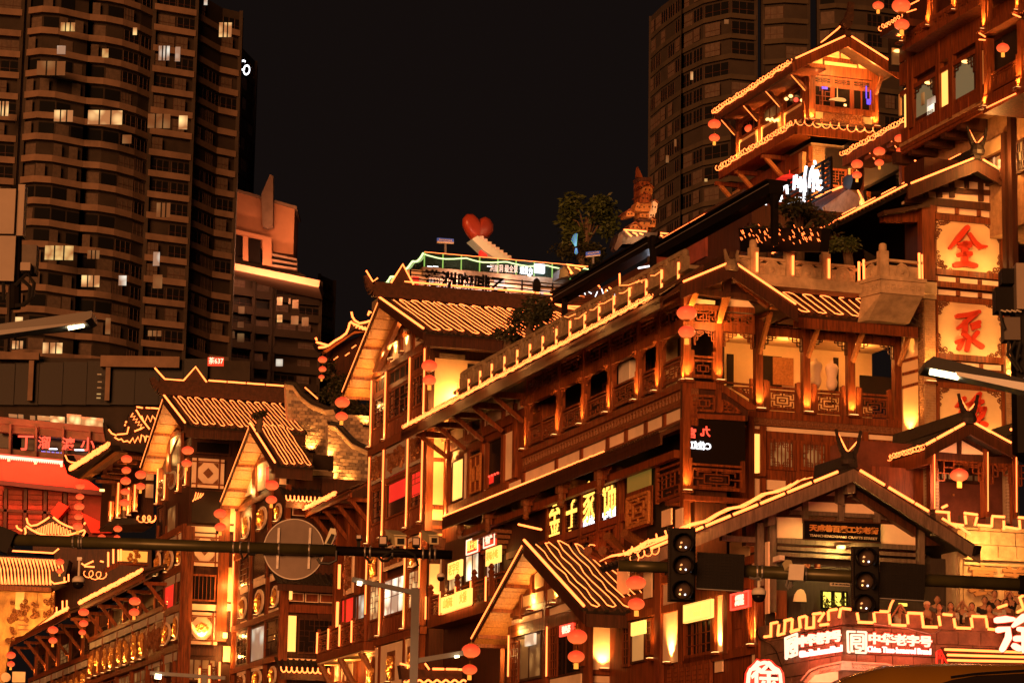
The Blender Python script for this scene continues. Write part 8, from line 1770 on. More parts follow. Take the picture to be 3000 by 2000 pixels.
for x,y,w,h,m_ in ((1305,705,60,30,blue_l),(1740,750,12,130,blue_l),(1765,850,40,60,blue_l),(1785,790,8,120,blue_l),(1520,885,25,25,lamp_w)): rect('interior_light',GRp,d1(x-w/2,y-h/2),d1(x+w/2,y+h/2),-.02,.02,m_,Gv)
o = thing('pendant_lamp','warm cone shaped pendant lamp seen through the middle window of the pavilion','lamp',GRp.at(d1(1437,820),-.02)); MB().lathe(GRp.at(d1(1437,822),.0),[(.36,-.06),(.34,-.03),(.08,.05),(.02,.07),(.012,.5)],14).build('shade',glow('warm_shade',(1,.4,.1),.8),o)
o = slab('plaster_panel',GRp,d1.l([(1200,920),(1160,955),(1165,1045),(1230,1085),(1760,1120),(1800,1080),(1800,1000),(1740,965)]),.0,.08,plaster_y,Gv); slab('carved_plaque',GRp,d1.l([(1292,960),(1672,1000),(1672,1092),(1292,1055)]),.05,.06,carve,o); box('sill_beam',GRp,.1,sR,zsill-.22,zsill,-.1,.1,wood,Gv); box('base_rail',GRp,.1,sR,zf-.05,zf+.12,-.2,.05,wood_d,Gv)
relief(GRp,GRp.s_(d1(1480,1025)),GRp.z_(d1(1480,1025)),2.3,.45,.07,o,carve,2,20,shape=0)
lamp(GRp.at(d1(1300,1110),.6),14,Gv); lamp(GRp.at(d1(1650,1130),.6),14,Gv)
slab('gable_wall',GRp,d1.l([(1140,460),(1540,210),(1840,500),(1840,520)]),-.15,.2,wood,Gv)
for st in ([(1140,440),(1282,370),(1282,475),(1140,458)],[(1305,360),(1455,290),(1460,395),(1305,365)],[(1480,290),(1500,280),(1635,375),(1635,412),(1480,390)],[(1305,425),(1640,465),(1640,525),(1305,485)],[(1660,405),(1815,500),(1815,535),(1660,525)]): slab('plaster_panel',GRp,d1.l(st),.0,.08,plaster_y,Gv)
lamp(GRp.at(d1(1470,500),.8),26,Gv); lamp(GRp.at(d1(1750,560),.8),14,Gv); lamp(GRp.at(d1(1220,520),.8),14,Gv)
for k in range(3): beam('rafter',GRp,d1(1560+15*k,260-8*k+20*k),d1(1850,470-10*k+14*k),5,.4,.1,wood,Gv)
for x,y,sg in ((1850,560,1),): MB().bar(GRp.at(d1(1840,770),.1),GRp.at(d1(1900,590),.9),.12).build('carved_strut',carve,Gv)
for i in range(3):
    a,b = cl[i]+.15,cl[i+1]-.15
    box('lintel',GLp,a,b,ztc-.75,ztc-.5,-.15,-.02,wood,Gv); box('upper_beam',GLp,a,b,ztc-.3,ztc-.05,-.2,.0,wood,Gv)
    o = window(GLp,a,b,zf+1.05,ztc-.75,-.08,Gv,lit_dim if i == 1 else glass_d,m=wood,mull=3,style=None)
    railp = box('rail_panel',GLp,a,b,zf+.1,zf+.95,-.1,-.02,plaster_y,Gv); box('carved_field',GLp,a+.3,b-.25,zf+.25,zf+.8,0,.02,carve,railp); box('rail',GLp,a,b,zf+.95,zf+1.05,-.12,.03,wood,Gv)
    corner_fret('corner_fret',GLp.pt(b,ztc-.78,-.02),-GLp.d,-UP,.6,.5,wood,Gv,.03)
for x,y in ((740,1040),(765,1030),(710,1035),(790,1050),(815,1040),(905,820),(950,790),(1070,835)): MB().ball(GLp.at(d1(x,y),.0),.09,.09,.07,8,5).build('interior_bulb',lamp_w,Gv)
MB().ball(GLp.at(d1(1005,830),.0),.1,.1,.1,8,5).build('interior_bulb',neon_r,Gv)
for s in cl+[]:
    MB().bar(GLp.pt(s,ztc-1.15,.05),GLp.pt(s,ztc-.45,.75),.13,.15).build('carved_strut',carve,Gv); MB().fbox(GLp,s-.08,s+.08,ztc-.5,ztc-.3,-.1,.95).build('strut_arm',wood,Gv)
    strip3([GLp.pt(s,ztc-1.2,.10),GLp.pt(s,ztc-.6,.72)],Gv,.018,led_s)
# skirt roof under the pavilion
zs = GRp.z_(d1(1050,1085),1.0)
cS = GRp.at(d1(1020,1078),1.0); cS.z = zs
sLend = GLp.pt(GLp.s_(d1(195,1560),1.0),zs,1.0); cS = GLp.pt(-1.0,zs,1.0)
rEnd = GRp.pt(GRp.s_(d1(1890,1180),1.0),zs,1.0)
roof_slope('skirt_roof',GLp.pt(-.0,zs+.22,0),GLp.pt(GLp.s_(d1(195,1560),1.0),zs+.22,0),sLend,cS,Gv,tile_b); roof_slope('skirt_roof',GRp.pt(0,zs+.22,0),GRp.pt((rEnd-GRp.P).dot(GRp.d),zs+.22,0),rEnd,cS,Gv,tile_b)
coil(sLend+UP*.05+GLp.n*.06,cS+UP*.05+GLp.n*.06,Gv,.13,.27,.022,seed=15); coil(cS+UP*.05+GRp.n*.06,rEnd+UP*.05+GRp.n*.06,Gv,.14,.36,.022,seed=16)
for a,b,n_ in ((sLend,cS,GLp.n),(cS,rEnd,GRp.n)): q = [a-UP*.06,b-UP*.06,b-UP*.4,a-UP*.4]; MB().hull(q,[p-n_*.1 for p in q]).build('fascia',wood,Gv)
MB().hull([sLend-UP*.12,cS-UP*.12,cS-UP*.12-GLp.n*1.2-GRp.n*1.2,sLend-UP*.12-GLp.n*1.2],[p-UP*.06 for p in (sLend-UP*.12,cS-UP*.12,cS-UP*.12-GLp.n*1.2-GRp.n*1.2,sLend-UP*.12-GLp.n*1.2)]).build('eave_soffit',wood,Gv)
# storey under it: brick bastion and lattice bays
zl = zs-5.5
for a,b,pl in ((.05,sR,GRp),):
    bw_ = box('brick_bastion',GRp,.3,GRp.s_(d1(1545,1400)),zl,zs-.3,-3,-.35,mortar,Gv); mb = MB(); z = zl; k = 0
    x1 = GRp.s_(d1(1545,1400))
    while z < zs-.4:
        x = .3-(.15 if k % 2 else 0)
        while x < x1: mb.fbox(GRp,max(x,.3)+.01,min(x+.29,x1)-.01,z+.01,z+.075,-.4,-.33+random.uniform(-.008,.008)); x += .3
        z += .085; k += 1
    mb.build('brick',brick_o,bw_,kind='stuff')
lamp(GRp.at(d1(1300,1500),1.4),45,Gv); 
c_l = [.0] + [GLp.s_(e_(x,y)) for x,y in ((805,400),(540,520),(345,640))]
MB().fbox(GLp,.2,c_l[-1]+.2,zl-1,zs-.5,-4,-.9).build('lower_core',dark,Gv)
for i,s in enumerate(c_l[1:]): column(GLp,s,zl,zs-.3,-.1,Gv,.3); MB().bar(GLp.pt(s-.1,zs-1.3,-.05),GLp.pt(s-.1,zs-.45,.8),.14,.16).build('eave_strut',plank_m,Gv); MB().fbox(GLp,s-.18,s-.02,zs-.55,zs-.38,-.2,.95).build('strut_arm',wood,Gv)
rect('brick_pier',GLp,e_(975,170),e_(1010,520),.05,.3,brick_o,Gv); rect('brick_pier',GLp,e_(320,550),e_(375,700),-.02,.3,brick_o,Gv)
tw = glow('twinkle_glass',(.9,.75,.35),.5)
for i in range(3):
    a,b = c_l[i]+.2,c_l[i+1]-.2; zz = GLp.z_(e_(690,330)) if True else 0
    box('frieze_board',GLp,a,b,zs-1.15,zs-.5,-.3,-.12,wood,Gv)
    lattice('fret_panel',[GLp.pt(b,zs-1.55,-.12),GLp.pt(a,zs-1.55,-.12),GLp.pt(a,zs-2.1,-.12),GLp.pt(b,zs-2.1,-.12)],wood,Gv,i+60,1,.05,(9,4)); box('lit_backing',GLp,a,b,zs-2.1,zs-1.55,-.6,-.55,tw,Gv); box('lintel',GLp,a,b,zs-1.52,zs-1.2,-.3,-.1,wood,Gv); box('lower_lintel',GLp,a,b,zs-2.35,zs-2.15,-.3,-.1,wood,Gv)
for x,y in ((885,405),(665,525),(480,640)):
    MB().lathe(GLp.at(e_(x,y),.2),[(.6,-.12),(.35,.05),(.02,.16),(.02,.3)],16).build('red_parasol',red_cloth,Gv)
rect('lit_window',GLp,e_(445,560),e_(530,640),-.5,.05,lit_room,Gv)
# white neon sign on a black frame in front of it
NS = Plane(GLp.at(e_(1000,500),2.3),U); nsn = thing('neon_sign','white brush lettering on a black frame in front of the hillside pavilion','sign',NS.at(e_(950,640)))
for k in range(8): a = NS.sz(e_(1280,205+48*k)); b = NS.sz(e_(860,400+48*k)); box('frame_bar',NS,a[0],b[0],a[1]-.04,a[1]+.04,-.1,-.04,black,nsn)
for x,y0,y1 in ((1275,205,520),(1195,245,560),(860,420,700),(1060,300,620)): s,z1 = NS.sz(e_(x,y0)); z0 = NS.z_(e_(x,y1)); box('frame_post',NS,s-.05,s+.05,z0,z1,-.12,-.02,black,nsn)
def scr(pts,w=13): return [(*e_(x,y),w/3.36) for x,y in pts]
nst = [[(1125,240),(1130,270)],[(1110,290),(1085,350),(1075,440),(1070,500)],[(1100,350),(1150,330),(1160,370)],[(1120,330),(1115,470),(1110,540)],[(1145,350),(1150,450),(1160,500)],[(1185,430),(1180,460)],[(1130,500),(1170,530),(1195,500)],[(1095,400),(1165,380)],[(1100,440),(1150,430)],
 [(925,390),(920,520)],[(945,380),(945,470),(965,420),(970,500)],[(1040,295),(1025,400),(1020,640)],[(985,400),(1000,480),(985,540)],[(1025,400),(1035,540)],[(960,500),(985,470),(1010,510)],
 [(825,455),(800,560),(785,640)],[(770,510),(765,590),(790,560)],[(850,480),(855,560)],[(800,500),(840,490)],[(760,560),(800,610)],[(700,510),(712,540),(705,560)]]
brush(NS,[scr(t) for t in nst],.05,.06,neon_w,nsn,'white_lettering')
st2 = [[(470,770),(450,800)],[(480,760),(520,800),(550,770)],[(640,670),(650,700)],[(690,620),(690,660)],[(740,740),(770,730),(765,760)],[(800,700),(850,720),(830,730)],[(870,660),(920,650),(900,690)],[(930,610),(945,600)],[(980,600),(975,640)],[(600,780),(690,770)]]
brush(NS,[scr(t,14) for t in st2],.1,.06,neon_w,nsn,'small_lettering')
lamp(NS.at(e_(850,690),.6),4,nsn,col=(.85,.85,1),r=.2); lamp(NS.at(e_(1120,420),.6),4,nsn,col=(.95,.9,1),r=.2)
strip(NS,[e_(1025,640),e_(1400,495)],-.3,RBh,.045); strip(NS,[e_(420,880),e_(560,820)],-.3,RBh,.045); strip(NS,[e_(560,822),e_(1010,645)],-.3,RBh,.03,led_s)
RB2 = NS.shift(-.6); slab('roof_slope',RB2,e_.l([(400,890),(1400,500),(1640,650),(1220,900),(700,1000)]),.2,.5,tile_b,RBh); slab('ridge_beast',RB2,e_.l([(1400,500),(1420,400),(1460,375),(1510,385),(1505,440),(1480,530)]),.25,.4,black,RBh)
slab('gable_slope',RB2,e_.l([(1470,515),(1660,650),(1480,780),(1300,860),(1200,700)]),.25,.3,brick_o,RBh); lamp(RB2.at(e_(1480,640),1.5),10,RBh)
slab('dark_gap_sheet',ML.shift(-3.2),e_.l([(380,900),(1200,900),(1180,1130),(400,1130)]),0,.3,black,RBh)  # black sheet put in to read as a dark, shaded gap
# ================================================================== eave with lanterns between pavilion and the top right house
PQ = Plane(at_dist(d1(2090,1500),103),U); Qp = thing('lantern_gallery','narrow gallery with a coiled light eave and hanging lanterns beside the hillside pavilion','building',PQ.at(d1(2090,1560)))
zq = PQ.z_(d1(2100,1080)); s0,s1 = PQ.s_(d1(2200,1020)),PQ.s_(d1(1490,1415)); roof_slope('gallery_roof',PQ.pt(s0,zq+.7,-1.4),PQ.pt(s1,zq+.7,-1.4),PQ.pt(s1,zq,0),PQ.pt(s0,zq,0),Qp,tile_b); coil(PQ.pt(s1,zq+.06,.06),PQ.pt(s0,zq+.06,.06),Qp,.11,.22,.02,seed=17)
box('fascia',PQ,s0,s1,zq-.36,zq-.06,-.1,0,wood,Qp); q = [PQ.pt(s0,zq-.36,0),PQ.pt(s1,zq-.36,0),PQ.pt(s1,zq-.3,-1.3),PQ.pt(s0,zq-.3,-1.3)]; MB().hull(q,[p-UP*.05 for p in q]).build('soffit',wood,Qp)
for x,y0,y1 in ((2092,1300,1900),(1640,1450,1900)):
    s,z1 = PQ.sz(d1(x,y0),-.9); column(PQ,s,z1-6,zq-.2,-.9,Qp,.24); uplight(PQ.pt(s,z1-4,-.9),PQ.n,Qp,20)
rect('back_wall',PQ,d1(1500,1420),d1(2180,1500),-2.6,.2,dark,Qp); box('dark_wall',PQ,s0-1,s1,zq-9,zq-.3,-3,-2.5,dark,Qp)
for x,y in ((1720,1320),(1950,1200)): P = PQ.at(d1(x,y),-.2); MB().bar(PQ.at(d1(x,y),-.1),PQ.at(d1(x+105,y+130),-.8),.14).build('carved_strut',carve,Qp); MB().fbox(PQ,PQ.s_(d1(x,y))-.6,PQ.s_(d1(x,y)),zq-.65,zq-.5,-1.0,.0).build('strut_arm',wood,Qp); strip(PQ,[d1(x+15,y+20),d1(x+105,y+130)],-.1,Qp,.018,led_s)
rect('stair_side',GRp,G_(490,660),G_(640,780),.5,.2,wood,Qp); rect('lit_wall',GRp,G_(400,420),G_(500,700),.3,.1,plaster_y,Qp); win_px(GRp,G_(130,410),G_(380,640),.25,Qp,glass_d,m=wood_r,style=1,n=(6,5)); lamp(GRp.at(G_(460,640),.9),14,Qp)
rect('post',GRp,G_(440,420),G_(495,700),.6,.2,wood,Qp)
# ================================================================== big timber house filling the top right corner
HL = Plane(at_dist(c1(205,1000),97),U); Hh = thing('corner_tower_house','large timber house filling the upper right corner with glowing upright panels','building',HL.at(c1(600,1200)))
def hp_(tl,br,m,off=.0,nm='plaster_panel'): return rect(nm,HL,c1(*tl),c1(*br),off,.06,m,Hh)
s0,s1 = HL.s_(c1(1500,300)),HL.s_(c1(190,1000)); zb_,zt_ = HL.z_(c1(205,1330)),HL.z_(c1(205,-200)); 
MB().fbox(HL,s0,s1,zb_,zt_,-8,-.12).build('house_wall',wood_d,Hh); 
for tl,br,m_ in [((220,560),(256,660),plaster),((282,500),(503,530),plaster),((528,380),(612,440),plaster),((640,330),(870,315),plaster),((890,160),(925,260),plaster_y),((903,430),(940,810),plaster_y),((215,820),(265,1190),lit_panel),((528,650),(620,985),lit_panel),((165,870),(182,1060),plaster_y)]: hp_(tl,br,m_)
for tl,br in [((290,800),(500,1020)),((650,600),(875,870))]:
    o = win_px(HL,c1(*tl),c1(*br),.0,Hh,glow('dim_green_room',(.5,.42,.2),.16,(.12,.1,.06)) if 'dim_green_room' not in MATS else MATS['dim_green_room'],m=wood_d,fw=.12)
    S0,S1,Z0,Z1 = SZ(HL,c1(*tl),c1(*br),.0)
    for k in (0,1): corner_fret('fret',HL.pt(S0 if k else S1,Z1-.1,.01),HL.d*(1 if k == (S0 < S1) else -1),-UP,.7,.6,wood_d,o,.04)
hp_((425,920),(495,945),lit_cool,.02,'lit_fridge'); hp_((425,960),(495,1050),lit_white,.0,'lit_counter')
for x,y in ((445,762),(785,568)): MB().ball(HL.at(c1(x,y),.02),.16,.05,.06,10,5).build('ceiling_light',lamp_w,Hh)
rect('white_figure',HL,c1(370,860),c1(395,960),.0,.04,lit_dim,Hh)
for x,y0,y1,w in ((235,430,1330,.12),(270,520,1180,.3),(515,380,1150,.26),(630,310,1100,.28),(885,180,960,.3)): s,z1 = HL.sz(c1(x,y0),.1); z0 = HL.z_(c1(x,y1),.1); box('post',HL,s-w/2,s+w/2,z0,z1,-.1,.1,wood,Hh)
for x,y,h in ((600,500,.3),(600,400,.5),(600,280,.3),(600,620,.16),(600,1075,.9),(600,1130,.25),(600,210,.22)): z = HL.z_(c1(x,y),.08); box('beam',HL,s0,s1,z-h/2,z+h/2,-.1,.06 if h < .9 else .02,wood if h > .2 else wood_r,Hh)
for i in range(8): x = 290+75*i; y = 1165-x*.54+160; o = rect('skirt_panel',HL,c1(x,y),c1(x+65,y+70),.05,.05,wood_r,Hh)
# under side with joists
MB().fbox(HL,s0,s1,zb_-.1,zb_+.02,-5,.1).build('under_floor',brick_o,Hh)
for i in range(5): x,y = 240+150*i,1420-80*i; s,z = HL.sz(c1(x,y),-.5); box('joist',HL,s-.16,s+.16,zb_-.5,zb_-.1,-3,.0,wood_d,Hh)
for x,y0,y1 in ((943,0,290),(958,360,1000),(440,0,255),(1255,0,115),(1268,190,830),(200,270,400),(680,0,110)):
    s,z1 = HL.sz(c1(x,y0),.9 if x > 900 else .6); z0 = HL.z_(c1(x,y1),.9 if x > 900 else .6); o_ = .9 if x > 900 else .6; column(HL,s,z0,z1,o_,Hh,.26); uplight(HL.pt(s,z0+.03,o_),HL.n,Hh,38); column(HL,s-.26,z0,z0+1.3,o_-.02,Hh,.1)
# balconies at the far right and top
zq1 = HL.z_(c1(1100,620),.9); zq0 = HL.z_(c1(1100,790),.9); sa_,sb2 = HL.s_(c1(1262,600),.9),HL.s_(c1(965,700),.9); railing(HL,sa_+.15,sb2-.15,zq0,zq1,.85,Hh,wood,2,0,(16,1)); box('balcony_floor',HL,sa_-2,sb2+.1,zq0-.65,zq0-.1,-.5,.95,wood,Hh); rect('dark_opening',HL,c1(980,420),c1(1245,640),.3,.3,dark,Hh)
box('upper_balcony_floor',HL,HL.s_(c1(1317,50),.7),HL.s_(c1(200,420),.7),HL.z_(c1(200,470),.7),HL.z_(c1(200,425),.7),-.3,.7,wood,Hh)
zu0,zu1 = HL.z_(c1(300,375),.6),HL.z_(c1(300,260),.6); sc0,sc1_,sc2,sc3 = HL.s_(c1(210,400),.6),HL.s_(c1(440,250),.6),HL.s_(c1(680,110),.6),HL.s_(c1(925,10),.6)
for a,b in ((sc1_+.15,sc0-.15),(sc2+.15,sc1_-.15),(sc3+.15,sc2-.15)): railing(HL,a,b,zu0,zu1,.6,Hh,wood,1,int(a*7) % 9,(8,5),r=.04)
zt2 = HL.z_(c1(1100,180),.9); box('top_floor',HL,HL.s_(c1(1400,50),.9),HL.s_(c1(950,210),.9),zt2-.2,zt2+.1,-.3,.95,wood,Hh); 
for (x0,y0,x1,y1) in ((975,990,1240,862),(905,305,960,340),(1215,130,1285,160),(905,365,960,370),(240,115,325,88),(270,45,350,5)): strip(HL,[c1(x0,y0),c1(x1,y1)],1.0,Hh,.025,led_s)
ER = Plane(HL.at(c1(100,330),1.3),U); a_,b_ = HL.at(c1(-5,285),1.2),HL.at(c1(190,160),1.2); b_.z = a_.z = (a_.z+b_.z)/2; coil(a_+UP*.06,b_+UP*.06,Hh,.11,.22,.02,seed=19); MB().hull([a_,b_,b_+V*2,a_+V*2],[p-UP*.25 for p in (a_,b_,b_+V*2,a_+V*2)]).build('side_eave',wood_d,Hh)
HR = Plane(HL.pt(s1,0,0)+U*.1,V); rect('side_wall',HR,c1(80,340),c1(195,660),-.2,.1,dark,Hh); rect('lit_niche',HR,c1(108,480),c1(180,600),-.1,.08,lit_dim,Hh); MB().ball(HR.at(c1(160,470),.0),.16,.05,.06,8,5).build('ceiling_light',lamp_w,Hh); rect('cream_wall',HR,c1(105,440),c1(180,500),-.12,.05,plaster_y,Hh)
# lower wing of it, behind the pillar roof
HW = HL.shift(-.9); z0_ = HW.z_(c1(1100,1500)); 
for tl,br,m_ in [((890,1350),(1105,1370),plaster_y),((1128,1240),(1155,1330),plaster_y),((1128,1370),(1155,1568),plaster_y)]: rect('plaster_panel',HW,c1(*tl),c1(*br),.0,.06,m_,Hh)
MB().fbox(HW,HW.s_(c1(1600,1200)),s1-.5,zb_-4.2,zb_-.05,-4,-.1).build('lower_wall',brick_o,Hh); lamp(HW.at(c1(1000,1450),.8),20,Hh)
for x,y0,y1 in ((1175,1000,1700),(1120,1220,1700)): s,z1 = HW.sz(c1(x,y0),.1); box('post',HW,s-.13,s+.13,zb_-6,z1,-.1,.1,wood_d,Hh)
for tl,br in (((930,1480),(1110,1640)),((1240,1300),(1317,1568))): win_px(HW,c1(*tl),c1(*br),.05,Hh,lit_dim,m=wood_d,style=1,n=(3,3))
for x,y in ((1088,1500),(1040,1480)): rect('lit_slot',HW,c1(x-10,y-30),c1(x+8,y+40),.1,.02,lit_cool,Hh)

# ================================================================== red lanterns
def grp(y,L,where,g):
    n = len(L); nm = {1: ('',),2: ('upper','lower'),3: ('top','middle','bottom'),5: ('top','second','middle','fourth','bottom')}[n]
    for k,(px,py,w) in enumerate(L): lan_at(y,(px,py),w,('%s red lantern of the %s %s' % (nm[k],'pair' if n == 2 else 'string',where)) if n > 1 else 'red lantern '+where,g,tassel=(k == n-1))
g_ = 'red lanterns hung on the old town houses'
for y,L,w in [(87.5,[(2012,917,60),(2012,972,50)],'at the corner column of the balcony house'),(112.5,[(1258,1071,47),(1258,1113,40)],'at the front corner of the tall gabled house'),(120,[(1003,1178,44),(1001,1219,37)],'in front of the brick fire wall'),(146,[(945,1053,27),(945,1081,23),(942,1104,18)],'under the small swallowtail roof tip'),(128,[(797,1421,40),(795,1463,34)],'at the corner of the medallion house'),(127.5,[(645,1504,38),(645,1543,33)],'below the lit soffit of the medallion house'),
    (134,[(371,1344,33),(370,1377,28),(368,1408,31),(367,1440,28),(365,1472,31)],'under the upturned pavilion'),(134,[(412,1390,33),(412,1424,29)],'next to the long string at the pavilion'),(131,[(550,1319,36),(547,1357,31)],'at the corner of the octagon house'),(138,[(235,1423,28),(234,1454,25),(232,1483,31),(230,1513,26),(228,1541,31)],'before the red wall'),(140,[(345,1548,26),(343,1574,20)],'under the dark side eave of the pavilion'),(140,[(298,1573,24)],'half hidden behind the left gantry arm'),
    (126,[(245,1792,32),(245,1825,27),(241,1851,22)],'between the two bright stepped eaves'),(123,[(395,1760,35),(393,1792,31)],'under the upper bright eave of the row house'),(130,[(155,1844,31),(155,1875,26)],'under the lower bright eave of the row house'),(140,[(32,1918,28),(32,1944,23)],'at the far left end of the row house'),(150,[(175,1645,26),(175,1672,20)],'in front of the striped hall roof'),
    (84,[(1863,1706,60),(1864,1768,50)],'right of the low gable roof'),(88,[(1691,1864,60),(1688,1922,50)],'on the wall of the low gable house'),(92,[(1380,1905,55),(1376,1960,45)],'left of the low gable house'),
    (116,[(2093,364,38),(2093,404,32)],'at the left eave tip of the hillside pavilion'),(118,[(2196,377,30)],'seen inside the hillside pavilion'),(101,[(2511,481,35),(2511,513,29)],'under the gallery eave, nearer the neon sign'),(100,[(2576,444,36),(2576,477,28)],'under the middle of the gallery eave'),(98,[(2636,406,32),(2638,442,26)],'at the upper end of the gallery eave'),
    (94,[(2640,17,55),(2642,73,45)],'at the top right house corner'),(97,[(2573,17,34)],'hanging free at the top edge of the picture'),(87,[(2938,141,38)],'inside the dark balcony at the top right')]: grp(y,L,w,g_)
# ================================================================== street furniture in front
def arm(t,y,a,b,r,m,nm='arm'): MB().tube([at_dist(a,y),at_dist(b,y)],r,12).build(nm,m,t,smooth=True)
pole_m = mat('dark_green_pole',(.075,.072,.03),.38,.25,5,metal=.3); cam_m = mat('cream_housing',(.55,.50,.30),.45,.1,4); cable = mat('black_cable',(.012,.012,.012),.5)
YG = 42; kp = lambda p: at_dist(p,YG); mpx = YG/F_PX
GA = thing('camera_gantry','long dark horizontal gantry arm across the lower left carrying cameras and a round sign','pole',kp((-200,1700)))
arm(GA,YG,(-250,1572),(40,1580),.12,black); arm(GA,YG,(35,1580),(985,1612),.085,pole_m); arm(GA,YG,(980,1612),(1325,1625),.07,black); MB().tube([at_dist((-245,1572),YG),Vector((kp((-245,1572)).x,YG,0))],.16,12).build('mast',pole_m,GA); MB().bar(kp((-20,1570)),kp((38,1592)),.30,.34).build('flange',black,GA)
for x in (215,232,240,685,705,730,818,907,1070,1085,1150,1240,1260,1275): y = 1577+(x-35)*.0345; MB().lathe(kp((x,y+3)),[(.095,-.012),(.098,0),(.095,.012)],12,X_).build('clamp_band',steel,GA)
rs = thing('round_sign','back of a large round grey traffic sign clamped to the gantry arm','sign',kp((861,1600))); RP_ = Plane(kp((861,1608)),X_)
MB().lathe(RP_.at((861,1608),-.14),[(88*mpx,-.015),(88*mpx,.015)],48,Vector((0,-1,0))).build('sign_disc',mat('sign_back',(.20,.155,.13),.55,.3,1.2),rs); MB().tube([RP_.at((861+88*math.cos(i*PI/24),1608+88*math.sin(i*PI/24)),-.13) for i in range(49)],.012,6).build('rim',steel,rs)
for x0,x1 in ((817,812),(909,904)): beam('back_rail',RP_,(x0,1545),(x1,1665),7,-.09,.03,steel,rs)
def cam_box(x,y,w,h,label,light=False,turn=-1):
    t = thing('traffic_camera' if not light else 'flash_lamp',label,'camera' if not light else 'lamp',kp((x,y+h/2))); pl = Plane(kp((x,y)),X_)
    if light: rect('housing',pl,(x-w/2,y-h/2),(x+w/2,y+h/2),.1,.2,black,t); rect('lens',pl,(x-w*.38,y-h*.38),(x+w*.38,y+h*.30),.12,.03,mat('frosted_lens',(.45,.36,.32),.3) if 'frosted_lens' not in MATS else MATS['frosted_lens'],t)
    else:
        f = [pl.at(p,.1) for p in ((x-w*.2,y-h*.25),(x+w*.5,y-h*.2),(x+w*.5,y+h*.5),(x-w*.15,y+h*.5))]; b = [pl.at(p,-.35) for p in ((x-w*.75,y-h*.6),(x+w*.05,y-h*.55),(x+w*.05,y+h*.1),(x-w*.7,y+h*.05))]; MB().hull(f,b).build('housing',cam_m,t)
        rect('front_glass',pl,(x-.02*w,y-.05*h),(x+w*.38,y+h*.38),.12,.03,black,t)
        g = [pl.at(p,.16) for p in ((x-w*.25,y-h*.33),(x+w*.56,y-h*.28),(x+w*.56,y-h*.2),(x-w*.25,y-h*.25))]; MB().hull(g,[pl.at(p,-.36) for p in ((x-w*.8,y-h*.7),(x+.08*w,y-h*.62),(x+.08*w,y-h*.55),(x-w*.8,y-h*.62))]).build('sun_hood',cam_m,t)
    MB().bar(pl.at((x,y+h*.5),-.05),pl.at((x,1618),-.05),.05).build('bracket',black,t)
cam_box(1165,1578,48,40,'cream box camera with a sun hood, the larger of two on the gantry'); cam_box(1265,1576,40,34,'cream box camera with a sun hood near the tip of the gantry'); cam_box(1122,1583,24,30,'black framed flash lamp left of the larger box camera',True); cam_box(1219,1586,22,28,'black framed flash lamp between the two box cameras',True); cam_box(1051,1572,16,14,'small white square camera standing alone on the gantry',True)
t = thing('speed_camera','tall tapered camera head on the gantry beside the round sign','camera',kp((967,1600))); pl = Plane(kp((967,1575)),X_); slab('housing',pl,[(950,1592),(968,1546),(983,1548),(985,1562),(972,1594)],.1,.25,mat('greenish_steel',(.3,.31,.24),.4,metal=.3),t); slab('front',pl,[(956,1590),(971,1562),(980,1565),(968,1592)],.13,.05,glass_b,t); MB().bar(kp((962,1594)),kp((965,1612)),.08).build('bracket',black,t)
def dome(px,py,k,y,label,stem):
    t = thing('dome_camera',label,'camera',at_dist((px,py),y)); s = y/F_PX*k; c = at_dist((px,py),y)
    MB().lathe(c,[(s*.30,s*1.0),(s*.62,s*.92),(s*.98,s*.55),(s*1.0,s*.05),(s*.9,0)],20).build('housing',white_p,t,smooth=True); MB().lathe(c,[(s*.02,-s*1.0),(s*.5,-s*.9),(s*.85,-s*.5),(s*.92,0),(s*.8,s*.02)],20).build('dome_glass',glass_d,t,smooth=True)
    MB().tube([c+UP*s*.9,c+UP*s*(stem)],s*.2,8).build('stem',white_p,t); MB().fbox(Plane(c,X_),-s*.35,s*.35,c.z+s*stem,c.z+s*(stem+.5),-s*.2,s*.2).build('mount',steel,t)
dome(230,1705,19,YG,'white dome camera with a black dome hanging below the left part of the gantry',3.4); dome(1291,1690,12,YG,'small white dome camera on a stem under the gantry tip',4.6)
for st in ([(985,1612),(985,1640),(965,1650),(938,1648),(930,1635)],[(1108,1628),(1118,1642),(1135,1642),(1148,1628)],[(1120,1632),(1150,1612),(1190,1612),(1215,1625),(1225,1655),(1212,1665)],[(705,1612),(712,1640),(728,1622),(748,1624)],[(1070,1630),(1085,1648),(1092,1640)]): MB().tube([at_dist(p,YG-.12) for p in st],.022,6).build('cable',cable,GA)
